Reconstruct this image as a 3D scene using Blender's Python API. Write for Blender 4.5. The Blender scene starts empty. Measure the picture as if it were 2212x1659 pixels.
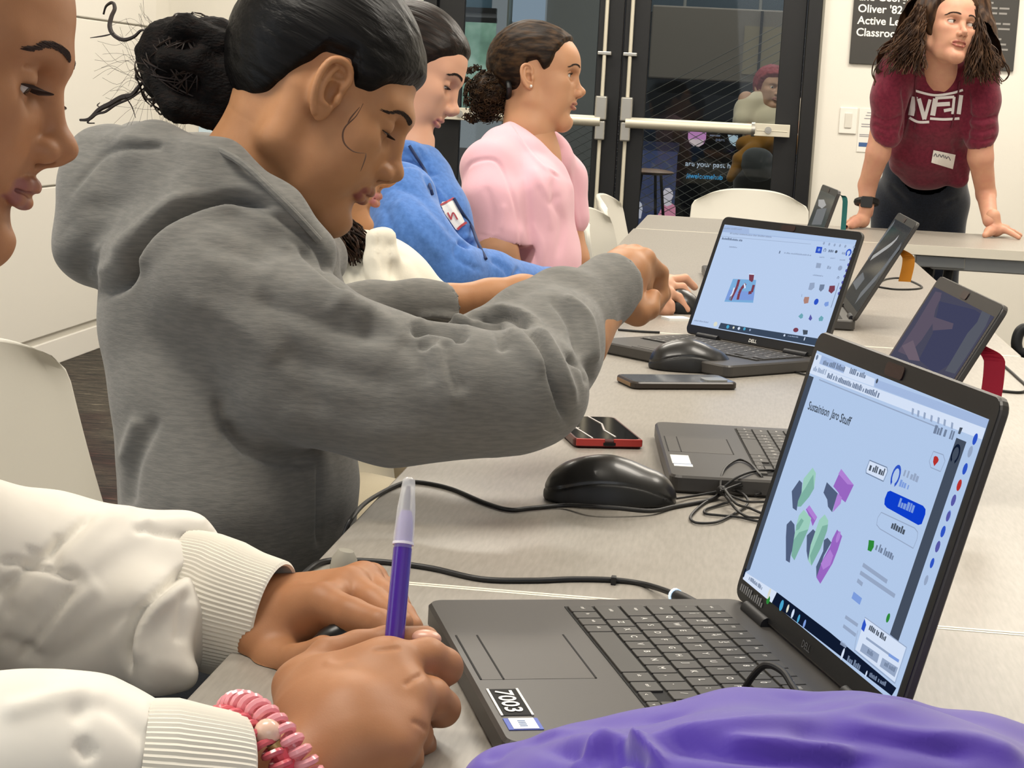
import bpy, bmesh, math, random
import numpy as np
from mathutils import Vector, Matrix, noise
random.seed(7); np.random.seed(7)
PI = math.pi
scene = bpy.context.scene
COL = scene.collection
TZ = 0.74                                   # table-top height

# ---------------------------------------------------------------- camera
IW, IH, FPX = 2212, 1659, 4000.0
PITCH, YAW, ROLL = math.radians(8.764), math.radians(6.618), 0.052
CAM = np.array([0.0, 0.0, TZ + 0.375])
def _cam_axes():
    fw = np.array([0, math.cos(PITCH), -math.sin(PITCH)]); rt = np.array([1.0, 0, 0]); up = np.cross(rt, fw)
    c, s = math.cos(ROLL), math.sin(ROLL)
    R = c*rt + s*up; U = -s*rt + c*up
    a, b = math.cos(YAW), math.sin(YAW)
    Z = np.array([[a, -b, 0], [b, a, 0], [0, 0, 1]])
    return Z@fw, Z@R, Z@U
CF, CR, CU = _cam_axes()
cam_data = bpy.data.cameras.new('camera'); cam = bpy.data.objects.new('camera', cam_data); COL.objects.link(cam)
cam_data.sensor_fit = 'HORIZONTAL'; cam_data.sensor_width = 36.0; cam_data.lens = 36.0*FPX/IW
cam_data.clip_start = 0.05; cam_data.clip_end = 200
cam.matrix_world = Matrix(((CR[0], CU[0], -CF[0], CAM[0]), (CR[1], CU[1], -CF[1], CAM[1]), (CR[2], CU[2], -CF[2], CAM[2]), (0, 0, 0, 1)))
scene.camera = cam
# ---------------------------------------------------------------- light and exposure
scene.view_settings.view_transform = 'Standard'; scene.view_settings.look = 'None'
scene.view_settings.gamma = 1.0; scene.view_settings.use_curve_mapping = False
scene.view_settings.exposure = -0.06
w = bpy.data.worlds.new('world'); scene.world = w; w.use_nodes = True
w.node_tree.nodes['Background'].inputs[0].default_value = (0.86, 0.92, 1.0, 1)
w.node_tree.nodes['Background'].inputs[1].default_value = 0.36
def area(name, loc, size, power, col, rot=(0, 0, 0)):
    d = bpy.data.lights.new(name, 'AREA'); d.shape = 'RECTANGLE'; d.size, d.size_y = size; d.energy = power; d.color = col
    o = bpy.data.objects.new(name, d); COL.objects.link(o); o.location = loc; o.rotation_euler = rot
    return o
WARM = (1.0, 0.93, 0.82)
for i, (x, y) in enumerate([(-0.9, 1.2), (0.9, 2.6), (-0.9, 4.2), (0.9, 5.6), (-1.2, 7.0), (1.2, 7.2)]):
    area('ceiling_panel_light', (x, y, 2.82), (1.2, 0.6), 46, WARM)
area('window_daylight', (-2.45, 0.2, 1.7), (3.0, 1.6), 22, (0.72, 0.85, 1.0), (0, -PI/2, 0))
area('window_daylight', (1.4, -2.6, 2.0), (3.2, 1.6), 26, (0.95, 0.97, 1.0), (math.radians(72), 0, math.radians(18)))  # stand-in window, added behind the camera to brighten the room
area('corridor_light', (0.5, 12.0, 3.3), (3.0, 1.0), 90, (0.95, 0.96, 1.0))
area('corridor_light', (-0.4, 9.3, 3.3), (2.4, 0.8), 80, (1.0, 0.95, 0.88))  # added without a fitting, to brighten the figure beyond the glass

# ---------------------------------------------------------------- pixel helpers
def ray(px, py): return CF + CR*(px-1106)/FPX - CU*(py-829.5)/FPX
def P(px, py, d): return CAM + ray(px, py)*d
def onz(px, py, z=TZ):
    r = ray(px, py); return CAM + r*((z-CAM[2])/r[2])
def ony(px, py, y):
    r = ray(px, py); return CAM + r*(y-CAM[1])/r[1]
def onx(px, py, x):
    r = ray(px, py); return CAM + r*(x-CAM[0])/r[0]
def proj(V):
    q = np.asarray(V)-CAM; d = q@CF
    return 1106+FPX*(q@CR)/d, 829.5-FPX*(q@CU)/d, d

# ---------------------------------------------------------------- objects
def link(name, me, mat=None, parent=None, smooth=False, angle=None):
    o = bpy.data.objects.new(name, me); COL.objects.link(o)
    if mat is not None:
        for m in (mat if isinstance(mat, (list, tuple)) else [mat]): me.materials.append(m)
    if parent is not None: o.parent = parent; o.matrix_parent_inverse = parent.matrix_basis.inverted()
    if smooth and len(me.polygons):
        me.polygons.foreach_set('use_smooth', [True]*len(me.polygons))
        if angle: 
            try: me.set_sharp_from_angle(angle=angle)
            except Exception: pass
    return o
def tag(o, label=None, cat=None, group=None, kind=None):
    if label: o['label'] = label
    if cat: o['category'] = cat
    if group: o['group'] = group
    if kind: o['kind'] = kind
    return o
def empty(name, loc, label=None, cat=None, group=None, rot=None):
    o = bpy.data.objects.new(name, None); COL.objects.link(o); o.empty_display_size = 0.05
    o.location = Vector(loc)
    if rot is not None: o.rotation_euler = rot
    return tag(o, label, cat, group)
def struct(name, me, mat, parent=None):
    o = link(name, me, mat, parent)
    if parent is None: o['kind'] = 'structure'
    return o
class BM:
    """collects shapes into one mesh"""
    def __init__(s): s.v = []; s.f = []; s.m = []
    def add(s, vs, fs, mi=0):
        n = len(s.v); s.v += [tuple(map(float, q)) for q in vs]; s.f += [tuple(n+i for i in f) for f in fs]; s.m += [mi]*len(fs); return s
    def box(s, lo, hi, mi=0, M=None):
        x0, y0, z0 = lo; x1, y1, z1 = hi
        vs = [(x0,y0,z0),(x1,y0,z0),(x1,y1,z0),(x0,y1,z0),(x0,y0,z1),(x1,y0,z1),(x1,y1,z1),(x0,y1,z1)]
        if M is not None: vs = [M@Vector(q) for q in vs]
        return s.add(vs, [(0,3,2,1),(4,5,6,7),(0,1,5,4),(1,2,6,5),(2,3,7,6),(3,0,4,7)], mi)
    def rbox(s, lo, hi, r, seg=3, mi=0, M=None, ez=0.0):
        """box with corners rounded in the xy plane; ez = small top edge chamfer"""
        x0, y0, z0 = lo; x1, y1, z1 = hi
        ring = []
        for cx, cy, a0 in ((x1-r, y1-r, 0), (x0+r, y1-r, 90), (x0+r, y0+r, 180), (x1-r, y0+r, 270)):
            for k in range(seg+1):
                a = math.radians(a0+90*k/seg); ring.append((cx, cy, math.cos(a), math.sin(a)))
        n = len(ring); lv = []
        def lay(off, z): return [(cx+(r-off)*ca, cy+(r-off)*sa, z) for cx, cy, ca, sa in ring]
        if ez > 0: L = [lay(ez, z0), lay(0, z0+ez), lay(0, z1-ez), lay(ez, z1)]
        else: L = [lay(0, z0), lay(0, z1)]
        vs = [q for l in L for q in l]
        if M is not None: vs = [M@Vector(q) for q in vs]
        fs = [tuple(range(n-1, -1, -1)), tuple((len(L)-1)*n+i for i in range(n))]
        for k in range(len(L)-1):
            for i in range(n): j = (i+1) % n; fs.append((k*n+i, k*n+j, (k+1)*n+j, (k+1)*n+i))
        return s.add(vs, fs, mi)
    def prism(s, pts, vec, mi=0):
        """closed polygon (3D points) swept along vec"""
        n = len(pts); a = [np.array(q, float) for q in pts]; b = [q+np.array(vec, float) for q in a]
        return s.add(a+b, [tuple(range(n-1, -1, -1)), tuple(range(n, 2*n))]+[(i, (i+1) % n, n+(i+1) % n, n+i) for i in range(n)], mi)
    def poly(s, pts, mi=0): return s.add(pts, [tuple(range(len(pts)))], mi)
    def tube(s, pts, r, seg=8, mi=0, cap=True, flat=None):
        pts = [np.array(q, float) for q in pts]; n = len(pts)
        rr = [r]*n if not hasattr(r, '__len__') else list(r)
        t = [pts[min(i+1, n-1)]-pts[max(i-1, 0)] for i in range(n)]
        t = [q/(np.linalg.norm(q)+1e-12) for q in t]
        u = np.cross(t[0], [0, 0, 1.0]); 
        if np.linalg.norm(u) < 1e-3: u = np.cross(t[0], [0, 1.0, 0])
        u /= np.linalg.norm(u); vs = []
        for i in range(n):
            u = u-t[i]*(u@t[i]); u /= (np.linalg.norm(u)+1e-12); w_ = np.cross(t[i], u)
            for k in range(seg):
                a = 2*PI*k/seg; vs.append(pts[i]+rr[i]*(math.cos(a)*u+math.sin(a)*w_*(flat or 1)))
        fs = [(i*seg+k, i*seg+(k+1) % seg, (i+1)*seg+(k+1) % seg, (i+1)*seg+k) for i in range(n-1) for k in range(seg)]
        if cap: fs += [tuple(range(seg-1, -1, -1)), tuple((n-1)*seg+k for k in range(seg))]
        return s.add(vs, fs, mi)
    def cyl(s, a, b, r, seg=16, mi=0, r2=None): return s.tube([a, b], [r, r if r2 is None else r2], seg, mi)
    def sphere(s, c, r, seg=16, ring=10, mi=0, sc=(1, 1, 1)):
        vs = []; fs = []
        for i in range(ring+1):
            for k in range(seg):
                p, t = PI*i/ring, 2*PI*k/seg
                vs.append((c[0]+r*sc[0]*math.sin(p)*math.cos(t), c[1]+r*sc[1]*math.sin(p)*math.sin(t), c[2]+r*sc[2]*math.cos(p)))
        for i in range(ring):
            for k in range(seg): fs.append((i*seg+k, (i+1)*seg+k, (i+1)*seg+(k+1) % seg, i*seg+(k+1) % seg))
        return s.add(vs, fs, mi)
    def mesh(s, name):
        me = bpy.data.meshes.new(name); me.from_pydata(s.v, [], s.f)
        if any(s.m): me.polygons.foreach_set('material_index', s.m)
        me.validate(); me.update(); return me
    def build(s, name, mat=None, parent=None, smooth=False, angle=0.6):
        return link(name, s.mesh(name), mat, parent, smooth, angle)
def bevel(o, w_, seg=2, ang=0.6):
    m = o.modifiers.new('bevel', 'BEVEL'); m.width = w_; m.segments = seg; m.limit_method = 'ANGLE'; m.angle_limit = ang; return o
def spline(pts, n=8, closed=False):
    """Catmull-Rom through points"""
    p = [np.array(q, float) for q in pts]; N = len(p); out = []
    g = (lambda i: p[i % N]) if closed else (lambda i: p[max(0, min(N-1, i))])
    for i in range(N if closed else N-1):
        a, b, c, d = g(i-1), g(i), g(i+1), g(i+2)
        for k in range(n):
            t = k/n; out.append(.5*((2*b)+(-a+c)*t+(2*a-5*b+4*c-d)*t*t+(-a+3*b-3*c+d)*t**3))
    if not closed: out.append(p[-1])
    return out
_font_cache = {}
def text_mesh(txt, bold=False):
    """outline of a word as (verts, faces) in a unit-high frame"""
    k = (txt, bold)
    if k in _font_cache: return _font_cache[k]
    c = bpy.data.curves.new('t', 'FONT'); c.body = txt; c.size = 1.0; c.resolution_u = 3
    if bold: c.offset = 0.018
    o = bpy.data.objects.new('t', c); COL.objects.link(o)
    dg = bpy.context.evaluated_depsgraph_get(); me = bpy.data.meshes.new_from_object(o.evaluated_get(dg))
    vs = [tuple(v.co) for v in me.vertices]; fs = [tuple(q.vertices) for q in me.polygons]
    bpy.data.meshes.remove(me); bpy.data.objects.remove(o); bpy.data.curves.remove(c)
    _font_cache[k] = (vs, fs); return vs, fs
def put_text(b, txt, org, ux, uy, size, mi=0, bold=False, width=None, center=False):
    """lettering laid in the plane org + x*ux + y*uy"""
    vs, fs = text_mesh(txt, bold)
    if not vs: return
    org, ux, uy = np.array(org, float), np.array(ux, float), np.array(uy, float)
    xs = [q[0] for q in vs]; sx = size
    if width: sx = width/(max(xs)-min(xs)+1e-9)
    off = -(max(xs)+min(xs))/2*sx if center else -min(xs)*sx
    b.add([org+ux*(q[0]*sx+off)+uy*q[1]*size for q in vs], fs, mi)

# ---------------------------------------------------------------- materials
def srgb(h):
    h = h.lstrip('#'); c = [int(h[i:i+2], 16)/255 for i in (0, 2, 4)]
    return tuple((x/12.92 if x <= .04045 else ((x+.055)/1.055)**2.4) for x in c)+(1,)
def mat(name, col, rough=.5, metal=0, spec=.5, bump=None, emit=None, estr=1, sheen=0, sss=0, noise_col=None, coat=0):
    """bump=(scale, strength, distance, stretch xyz); noise_col=(colour2, scale, stretch, lo, hi)"""
    m = bpy.data.materials.new(name); m.use_nodes = True; nt = m.node_tree; b = nt.nodes['Principled BSDF']
    c = srgb(col) if isinstance(col, str) else col
    b.inputs['Base Color'].default_value = c; b.inputs['Roughness'].default_value = rough; b.inputs['Metallic'].default_value = metal
    b.inputs['Specular IOR Level'].default_value = spec
    if sheen: b.inputs['Sheen Weight'].default_value = sheen; b.inputs['Sheen Roughness'].default_value = .5
    if sss: b.inputs['Subsurface Weight'].default_value = sss; b.inputs['Subsurface Radius'].default_value = (1, .35, .2); b.inputs['Subsurface Scale'].default_value = .006
    if coat: b.inputs['Coat Weight'].default_value = coat; b.inputs['Coat Roughness'].default_value = .08
    if emit: b.inputs['Emission Color'].default_value = srgb(emit) if isinstance(emit, str) else emit; b.inputs['Emission Strength'].default_value = estr
    def coords(stretch):
        tc = nt.nodes.new('ShaderNodeTexCoord'); mp = nt.nodes.new('ShaderNodeMapping'); mp.inputs['Scale'].default_value = stretch
        nt.links.new(tc.outputs['Object'], mp.inputs[0]); return mp
    if noise_col:
        c2, sc, st, lo, hi = noise_col
        mp = coords(st); n = nt.nodes.new('ShaderNodeTexNoise'); n.inputs['Scale'].default_value = sc; n.inputs['Detail'].default_value = 4
        nt.links.new(mp.outputs[0], n.inputs['Vector'])
        r = nt.nodes.new('ShaderNodeMapRange'); r.inputs['From Min'].default_value = lo; r.inputs['From Max'].default_value = hi
        nt.links.new(n.outputs['Fac'], r.inputs['Value'])
        mx = nt.nodes.new('ShaderNodeMix'); mx.data_type = 'RGBA'; mx.inputs['A'].default_value = c; mx.inputs['B'].default_value = srgb(c2) if isinstance(c2, str) else c2
        nt.links.new(r.outputs[0], mx.inputs['Factor']); nt.links.new(mx.outputs['Result'], b.inputs['Base Color'])
    if bump:
        sc, st, dist, stretch = bump
        mp = coords(stretch); n = nt.nodes.new('ShaderNodeTexNoise'); n.inputs['Scale'].default_value = sc; n.inputs['Detail'].default_value = 5
        nt.links.new(mp.outputs[0], n.inputs['Vector'])
        bp = nt.nodes.new('ShaderNodeBump'); bp.inputs['Strength'].default_value = st; bp.inputs['Distance'].default_value = dist
        nt.links.new(n.outputs['Fac'], bp.inputs['Height']); nt.links.new(bp.outputs[0], b.inputs['Normal'])
    return m
def tint_attr(m, attr='tint', col='#a85a55'):
    """mix a second colour in where the vertex attribute says the surface has it (lips, knuckles...)"""
    nt = m.node_tree; b = nt.nodes['Principled BSDF']
    at = nt.nodes.new('ShaderNodeAttribute'); at.attribute_name = attr
    mx = nt.nodes.new('ShaderNodeMix'); mx.data_type = 'RGBA'; mx.inputs['B'].default_value = srgb(col)
    if b.inputs['Base Color'].links: nt.links.new(b.inputs['Base Color'].links[0].from_socket, mx.inputs['A'])
    else: mx.inputs['A'].default_value = b.inputs['Base Color'].default_value
    nt.links.new(at.outputs['Fac'], mx.inputs['Factor']); nt.links.new(mx.outputs['Result'], b.inputs['Base Color'])
    return m
def emat(name, col, s=1.0):
    m = bpy.data.materials.new(name); m.use_nodes = True; nt = m.node_tree; nt.nodes.clear()
    e = nt.nodes.new('ShaderNodeEmission'); o = nt.nodes.new('ShaderNodeOutputMaterial')
    e.inputs[0].default_value = srgb(col); e.inputs[1].default_value = s; nt.links.new(e.outputs[0], o.inputs[0]); return m

# ---------------------------------------------------------------- implicit surfaces
def smin(a, b, k):
    if k <= 0: return np.minimum(a, b)
    h = np.clip(k-np.abs(a-b), 0, None)/k
    return np.minimum(a, b)-h*h*k*.25
class Field:
    """blends solids on a grid and skins them (surface nets)"""
    def __init__(s, lo, hi, h):
        s.lo = np.array(lo, np.float32); s.h = h; s.n = np.maximum(4, np.ceil((np.array(hi)-np.array(lo))/h).astype(int)+1)
        s.ax = [s.lo[i]+h*np.arange(s.n[i], dtype=np.float32) for i in range(3)]
        s.V = np.full(tuple(s.n), .05, np.float32)
    def _sl(s, lo, hi, m):
        sl = []
        for i in range(3):
            a = int(max(0, math.floor((lo[i]-m-s.lo[i])/s.h))); b = int(min(s.n[i], math.ceil((hi[i]+m-s.lo[i])/s.h)+1))
            if b <= a: return None
            sl.append(slice(a, b))
        return tuple(sl)
    def put(s, fn, lo, hi, k=.01, op='add'):
        sl = s._sl(lo, hi, k+3*s.h+.004)
        if sl is None: return s
        X = s.ax[0][sl[0]][:, None, None]; Y = s.ax[1][sl[1]][None, :, None]; Z = s.ax[2][sl[2]][None, None, :]
        d = fn(X, Y, Z).astype(np.float32); v = s.V[sl]
        if op == 'add': s.V[sl] = smin(v, d, k)
        elif op == 'sub': s.V[sl] = -smin(-v, d, k)
        return s
    def cut(s, fn, k=.004):
        """keep only where fn < 0, over the whole grid"""
        X = s.ax[0][:, None, None]; Y = s.ax[1][None, :, None]; Z = s.ax[2][None, None, :]
        s.V = -smin(-s.V, -(fn(X, Y, Z)+0*s.V), k); return s
    def cone(s, a, b, ra, rb, k=.01, op='add', flat=None):
        a, b = np.array(a, float), np.array(b, float); ab = b-a; L2 = max(ab@ab, 1e-12); r = max(ra, rb)
        fm = 1.0
        if flat is not None: fn_, fs = np.array(flat[0], float), flat[1]; fn_ = fn_/np.linalg.norm(fn_); fm = max(1, fs)
        def f(X, Y, Z):
            px, py, pz = X-a[0], Y-a[1], Z-a[2]
            t = np.clip((px*ab[0]+py*ab[1]+pz*ab[2])/L2, 0, 1)
            qx, qy, qz = px-t*ab[0], py-t*ab[1], pz-t*ab[2]
            if flat is not None:
                c = (qx*fn_[0]+qy*fn_[1]+qz*fn_[2])*(1/fs-1); qx = qx+c*fn_[0]; qy = qy+c*fn_[1]; qz = qz+c*fn_[2]
                return (np.sqrt(qx*qx+qy*qy+qz*qz)-(ra+(rb-ra)*t))*min(1, fs)
            return np.sqrt(qx*qx+qy*qy+qz*qz)-(ra+(rb-ra)*t)
        return s.put(f, np.minimum(a, b)-r*fm, np.maximum(a, b)+r*fm, k, op)
    def chain(s, pts, rad, k=.01, op='add', flat=None):
        for i in range(len(pts)-1): s.cone(pts[i], pts[i+1], rad[i], rad[i+1], k if i == 0 else k, op, flat)
        return s
    def ell(s, c, r, R=None, k=.01, op='add'):
        c = np.array(c, float); r = np.array(r, float)*np.ones(3); m = r.max()
        R = np.eye(3) if R is None else np.array(R)
        def f(X, Y, Z):
            x, y, z = X-c[0], Y-c[1], Z-c[2]
            u = x*R[0, 0]+y*R[1, 0]+z*R[2, 0]; v = x*R[0, 1]+y*R[1, 1]+z*R[2, 1]; w_ = x*R[0, 2]+y*R[1, 2]+z*R[2, 2]
            k0 = np.sqrt((u/r[0])**2+(v/r[1])**2+(w_/r[2])**2); k1 = np.sqrt((u/r[0]**2)**2+(v/r[1]**2)**2+(w_/r[2]**2)**2)+1e-9
            return k0*(k0-1)/k1
        return s.put(f, c-m, c+m, k, op)
    def skin(s, relax=1):
        V = s.V; n = s.n; S = V < 0
        cells = []; pos = []; quads = []
        cn = n-1
        cid = lambda i, j, k: (i*cn[1]+j)*cn[2]+k
        for ax in range(3):
            o = [0, 0, 0]; o[ax] = 1
            A = S[:n[0]-o[0], :n[1]-o[1], :n[2]-o[2]]; B = S[o[0]:, o[1]:, o[2]:]
            I = np.argwhere(A != B)
            if not len(I): continue
            va = V[I[:, 0], I[:, 1], I[:, 2]]; vb = V[I[:, 0]+o[0], I[:, 1]+o[1], I[:, 2]+o[2]]
            t = va/(va-vb+1e-12); p = I.astype(np.float64); p[:, ax] += t
            u, w_ = (ax+1) % 3, (ax+2) % 3
            ids = []
            for du, dw in ((0, 0), (1, 0), (1, 1), (0, 1)):
                J = I.copy(); J[:, u] -= du; J[:, w_] -= dw; ids.append(J)
            ok = np.all([(J >= 0).all(1) & (J < cn).all(1) for J in ids], axis=0)
            for J in ids:
                g = (J >= 0).all(1) & (J < cn).all(1)
                cells.append(cid(J[g, 0], J[g, 1], J[g, 2])); pos.append(p[g])
            q = np.stack([cid(J[ok, 0], J[ok, 1], J[ok, 2]) for J in ids], 1)
            fl = va[ok] < 0
            q[~fl] = q[~fl][:, ::-1]
            quads.append(q)
        if not cells: return np.zeros((0, 3)), np.zeros((0, 4), int)
        cells = np.concatenate(cells); pos = np.concatenate(pos); quads = np.concatenate(quads)
        uq, inv = np.unique(cells, return_inverse=True); cnt = np.bincount(inv)
        vs = np.stack([np.bincount(inv, pos[:, i])/cnt for i in range(3)], 1)*s.h+s.lo
        q = np.searchsorted(uq, quads)
        for _ in range(relax): vs = smooth_v(vs, q, .5)
        return vs, q
def smooth_v(v, q, f=.5):
    e = np.concatenate([q[:, [0, 1]], q[:, [1, 2]], q[:, [2, 3]], q[:, [3, 0]]]); a = np.concatenate([e[:, 0], e[:, 1]]); b = np.concatenate([e[:, 1], e[:, 0]])
    n = np.bincount(a, minlength=len(v)).clip(1)
    m = np.stack([np.bincount(a, v[b, i], len(v)) for i in range(3)], 1)/n[:, None]
    return v+(m-v)*f
def normals(v, q):
    n = np.cross(v[q[:, 2]]-v[q[:, 0]], v[q[:, 3]]-v[q[:, 1]]); N = np.zeros_like(v)
    for i in range(4):
        for j in range(3): N[:, j] += np.bincount(q[:, i], n[:, j], len(v))
    return N/(np.linalg.norm(N, axis=1)[:, None]+1e-12)
def segdist(x, y, line):
    """distance of points to a polyline in the picture, and the position 0..1 along it"""
    L = np.array(line, float); best = np.full(len(x), 1e9); tt = np.zeros(len(x)); n = len(L)-1
    for i in range(n):
        a, d = L[i], L[i+1]-L[i]; l2 = d@d+1e-9
        t = np.clip(((x-a[0])*d[0]+(y-a[1])*d[1])/l2, 0, 1); r = np.hypot(x-a[0]-t*d[0], y-a[1]-t*d[1])
        m = r < best; best[m] = r[m]; tt[m] = (i+t[m])/n
    return best, tt
def sculpt(v, q, strokes):
    """strokes: (polyline, width, depth, [depth range]) press grooves (<0) and raise folds (>0) in the side that faces the room"""
    N = normals(v, q); x, y, d = proj(v); view = v-CAM; view /= np.linalg.norm(view, axis=1)[:, None]
    face = np.clip(-(N*view).sum(1)*3, 0, 1); out = np.zeros(len(v))
    for st in strokes:
        L, wd, dep = st[:3]
        L = [p[:2] for p in spline([(a, b, 0) for a, b in L], 5)] if len(L) > 2 else L
        r, t = segdist(x, y, L)
        g = np.exp(-(r/wd)**2)*np.clip(np.minimum(t, 1-t)*6+.15, 0, 1)
        if len(st) > 3 and st[3]: g = g*((d > st[3][0]) & (d < st[3][1]))
        out += dep*g
    return smooth_v(v+N*(out*face)[:, None], q, .45)
def wrinkle(v, q, amp, freq, seed=0, stretch=(1, 1, 1)):
    N = normals(v, q); o = Vector((seed*7.3, seed*3.1, -seed*5.7)); st = Vector(stretch)*freq; A = np.empty(len(v))
    for i, p in enumerate(v): A[i] = noise.noise(Vector((p[0]*st[0], p[1]*st[1], p[2]*st[2]))+o)
    return v+N*(A*amp)[:, None]
def qmesh(name, v, q, attrs=None, mi=None):
    me = bpy.data.meshes.new(name); nv, nq = len(v), len(q)
    me.vertices.add(nv); me.vertices.foreach_set('co', np.asarray(v, np.float32).ravel())
    me.loops.add(nq*4); me.loops.foreach_set('vertex_index', np.asarray(q, np.int32).ravel())
    me.polygons.add(nq); me.polygons.foreach_set('loop_start', np.arange(0, nq*4, 4, dtype=np.int32)); me.polygons.foreach_set('loop_total', np.full(nq, 4, np.int32))
    if mi is not None: me.polygons.foreach_set('material_index', np.asarray(mi, np.int32))
    me.update(calc_edges=True); me.validate()
    for k, a in (attrs or {}).items():
        t = me.attributes.new(k, 'FLOAT', 'POINT'); t.data.foreach_set('value', np.asarray(a, np.float32))
    return me
def merge(parts):
    """[(v, q, attrs)] -> one"""
    V = []; Q = []; A = {}; n = 0; keys = set(k for p in parts if len(p) > 2 for k in p[2])
    for p in parts:
        v, q = p[0], p[1]; a = p[2] if len(p) > 2 else {}
        V.append(v); Q.append(q+n); n += len(v)
        for k in keys: A.setdefault(k, []).append(a.get(k, np.zeros(len(v))))
    return np.concatenate(V), np.concatenate(Q), {k: np.concatenate(x) for k, x in A.items()}
# ================================================================= the room
M = {}
M['wall'] = mat('wall_paint', '#e6e2d8', .85, bump=(160, .08, .002, (1, 1, 1)))
M['whiteboard'] = mat('whiteboard_panel', '#e9e5dc', .45)
M['white_trim'] = mat('white_trim', '#ece8e0', .5)
M['black_frame'] = mat('black_aluminium', '#0b0c0e', .42)
M['steel'] = mat('satin_steel', '#b9b7b0', .33, metal=.85)
M['bar_metal'] = mat('bar_metal', '#d6d0be', .4, metal=.35)
M['dark_metal'] = mat('dark_metal', '#17181a', .5, metal=.3)
M['plastic_white'] = mat('chair_plastic', '#cfccc2', .5, bump=(220, .06, .001, (1, 1, 1)))
M['grey_leg'] = mat('silver_leg', '#a9abaa', .4, metal=.5)
M['table'] = mat('table_laminate', '#a19b92', .36, noise_col=('#918b82', 34, (9, 1.2, 1), .3, .75), bump=(60, .05, .0005, (8, 1, 1)))
M['table_edge'] = mat('table_edge_band', '#aaa598', .45)
M['highlight_white'] = mat('edge_band_white', '#efe9da', .4)
M['table_under'] = mat('table_underside', '#8d8a84', .7)
def carpet_mat():
    m = bpy.data.materials.new('carpet'); m.use_nodes = True; nt = m.node_tree; b = nt.nodes['Principled BSDF']; b.inputs['Roughness'].default_value = .95
    tc = nt.nodes.new('ShaderNodeTexCoord'); mp = nt.nodes.new('ShaderNodeMapping'); mp.inputs['Scale'].default_value = (3.0, 26, 1); mp.inputs['Rotation'].default_value = (0, 0, .12)
    n = nt.nodes.new('ShaderNodeTexNoise'); n.inputs['Scale'].default_value = 2.2; n.inputs['Detail'].default_value = 5; n.inputs['Roughness'].default_value = .7
    n2 = nt.nodes.new('ShaderNodeTexNoise'); n2.inputs['Scale'].default_value = 1.3
    nt.links.new(tc.outputs['Object'], mp.inputs[0]); nt.links.new(mp.outputs[0], n.inputs['Vector']); nt.links.new(tc.outputs['Object'], n2.inputs['Vector'])
    r = nt.nodes.new('ShaderNodeValToRGB'); e = r.color_ramp.elements
    e[0].position = .36; e[0].color = srgb('#16130f'); e[1].position = .78; e[1].color = srgb('#9a8f7c')
    for p, c in ((.46, '#2c2822'), (.53, '#4f473c'), (.58, '#2a2520'), (.64, '#6e6657')): k = e.new(p); k.color = srgb(c)
    nt.links.new(n.outputs['Fac'], r.inputs[0])
    mx = nt.nodes.new('ShaderNodeMix'); mx.data_type = 'RGBA'; mx.blend_type = 'MULTIPLY'; mx.inputs['B'].default_value = srgb('#a8585c')
    r2 = nt.nodes.new('ShaderNodeMapRange'); r2.inputs['From Min'].default_value = .5; r2.inputs['From Max'].default_value = .62
    nt.links.new(n2.outputs['Fac'], r2.inputs['Value']); nt.links.new(r2.outputs[0], mx.inputs['Factor']); nt.links.new(r.outputs[0], mx.inputs['A']); nt.links.new(mx.outputs['Result'], b.inputs['Base Color'])
    bp = nt.nodes.new('ShaderNodeBump'); bp.inputs['Distance'].default_value = .004; bp.inputs['Strength'].default_value = .8; nt.links.new(n.outputs['Fac'], bp.inputs['Height']); nt.links.new(bp.outputs[0], b.inputs['Normal'])
    return m
M['carpet'] = carpet_mat()
def pane_mat(name, col, gloss=.06):
    m = bpy.data.materials.new(name); m.use_nodes = True; nt = m.node_tree; nt.nodes.clear()
    o = nt.nodes.new('ShaderNodeOutputMaterial'); t = nt.nodes.new('ShaderNodeBsdfTransparent'); g = nt.nodes.new('ShaderNodeBsdfGlossy'); x = nt.nodes.new('ShaderNodeMixShader')
    t.inputs[0].default_value = srgb(col); g.inputs['Roughness'].default_value = .02; x.inputs[0].default_value = gloss
    nt.links.new(t.outputs[0], x.inputs[1]); nt.links.new(g.outputs[0], x.inputs[2]); nt.links.new(x.outputs[0], o.inputs[0]); return m
M['pane'] = pane_mat('door_glass', '#d8dcda', .02)
WX, WY, RX = -2.6, 8.25, 2.6           # left wall, back wall, right wall
struct('floor', BM().box((WX, -3, -.1), (RX, WY, 0)).mesh('floor'), M['carpet'])
struct('ceiling', BM().box((WX, -3, 2.9), (RX, WY+.15, 3.0)).mesh('ceiling'), M['wall'])
FX0, FX1, DH = -1.435, .305, 2.42       # door frame
b = BM(); b.box((WX-.1, WY, 0), (FX0, WY+.15, 2.9)); b.box((FX1+.012, WY, 0), (RX+.1, WY+.15, 2.9)); b.box((FX0, WY, DH+.05), (FX1+.012, WY+.15, 2.9))
struct('wall_back', b.mesh('wall_back'), M['wall'])
wl = struct('wall_left', BM().box((WX-.1, -3, 0), (WX, WY, 2.9)).mesh('wall_left'), M['wall'])
struct('wall_right', BM().box((RX, -3, 0), (RX+.1, WY, 2.9)).mesh('wall_right'), M['wall'])
bo = struct('baseboard_left', BM().box((WX, -3, 0), (WX+.014, WY, .1)).mesh('baseboard_left'), M['white_trim']); bevel(bo, .004)
b = BM(); b.box((WX+.014, WY-.014, 0), (FX0, WY, .1)); b.box((FX1+.03, WY-.014, 0), (RX, WY, .1))
bevel(struct('baseboard_back', b.mesh('baseboard_back'), M['white_trim']), .004)
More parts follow.
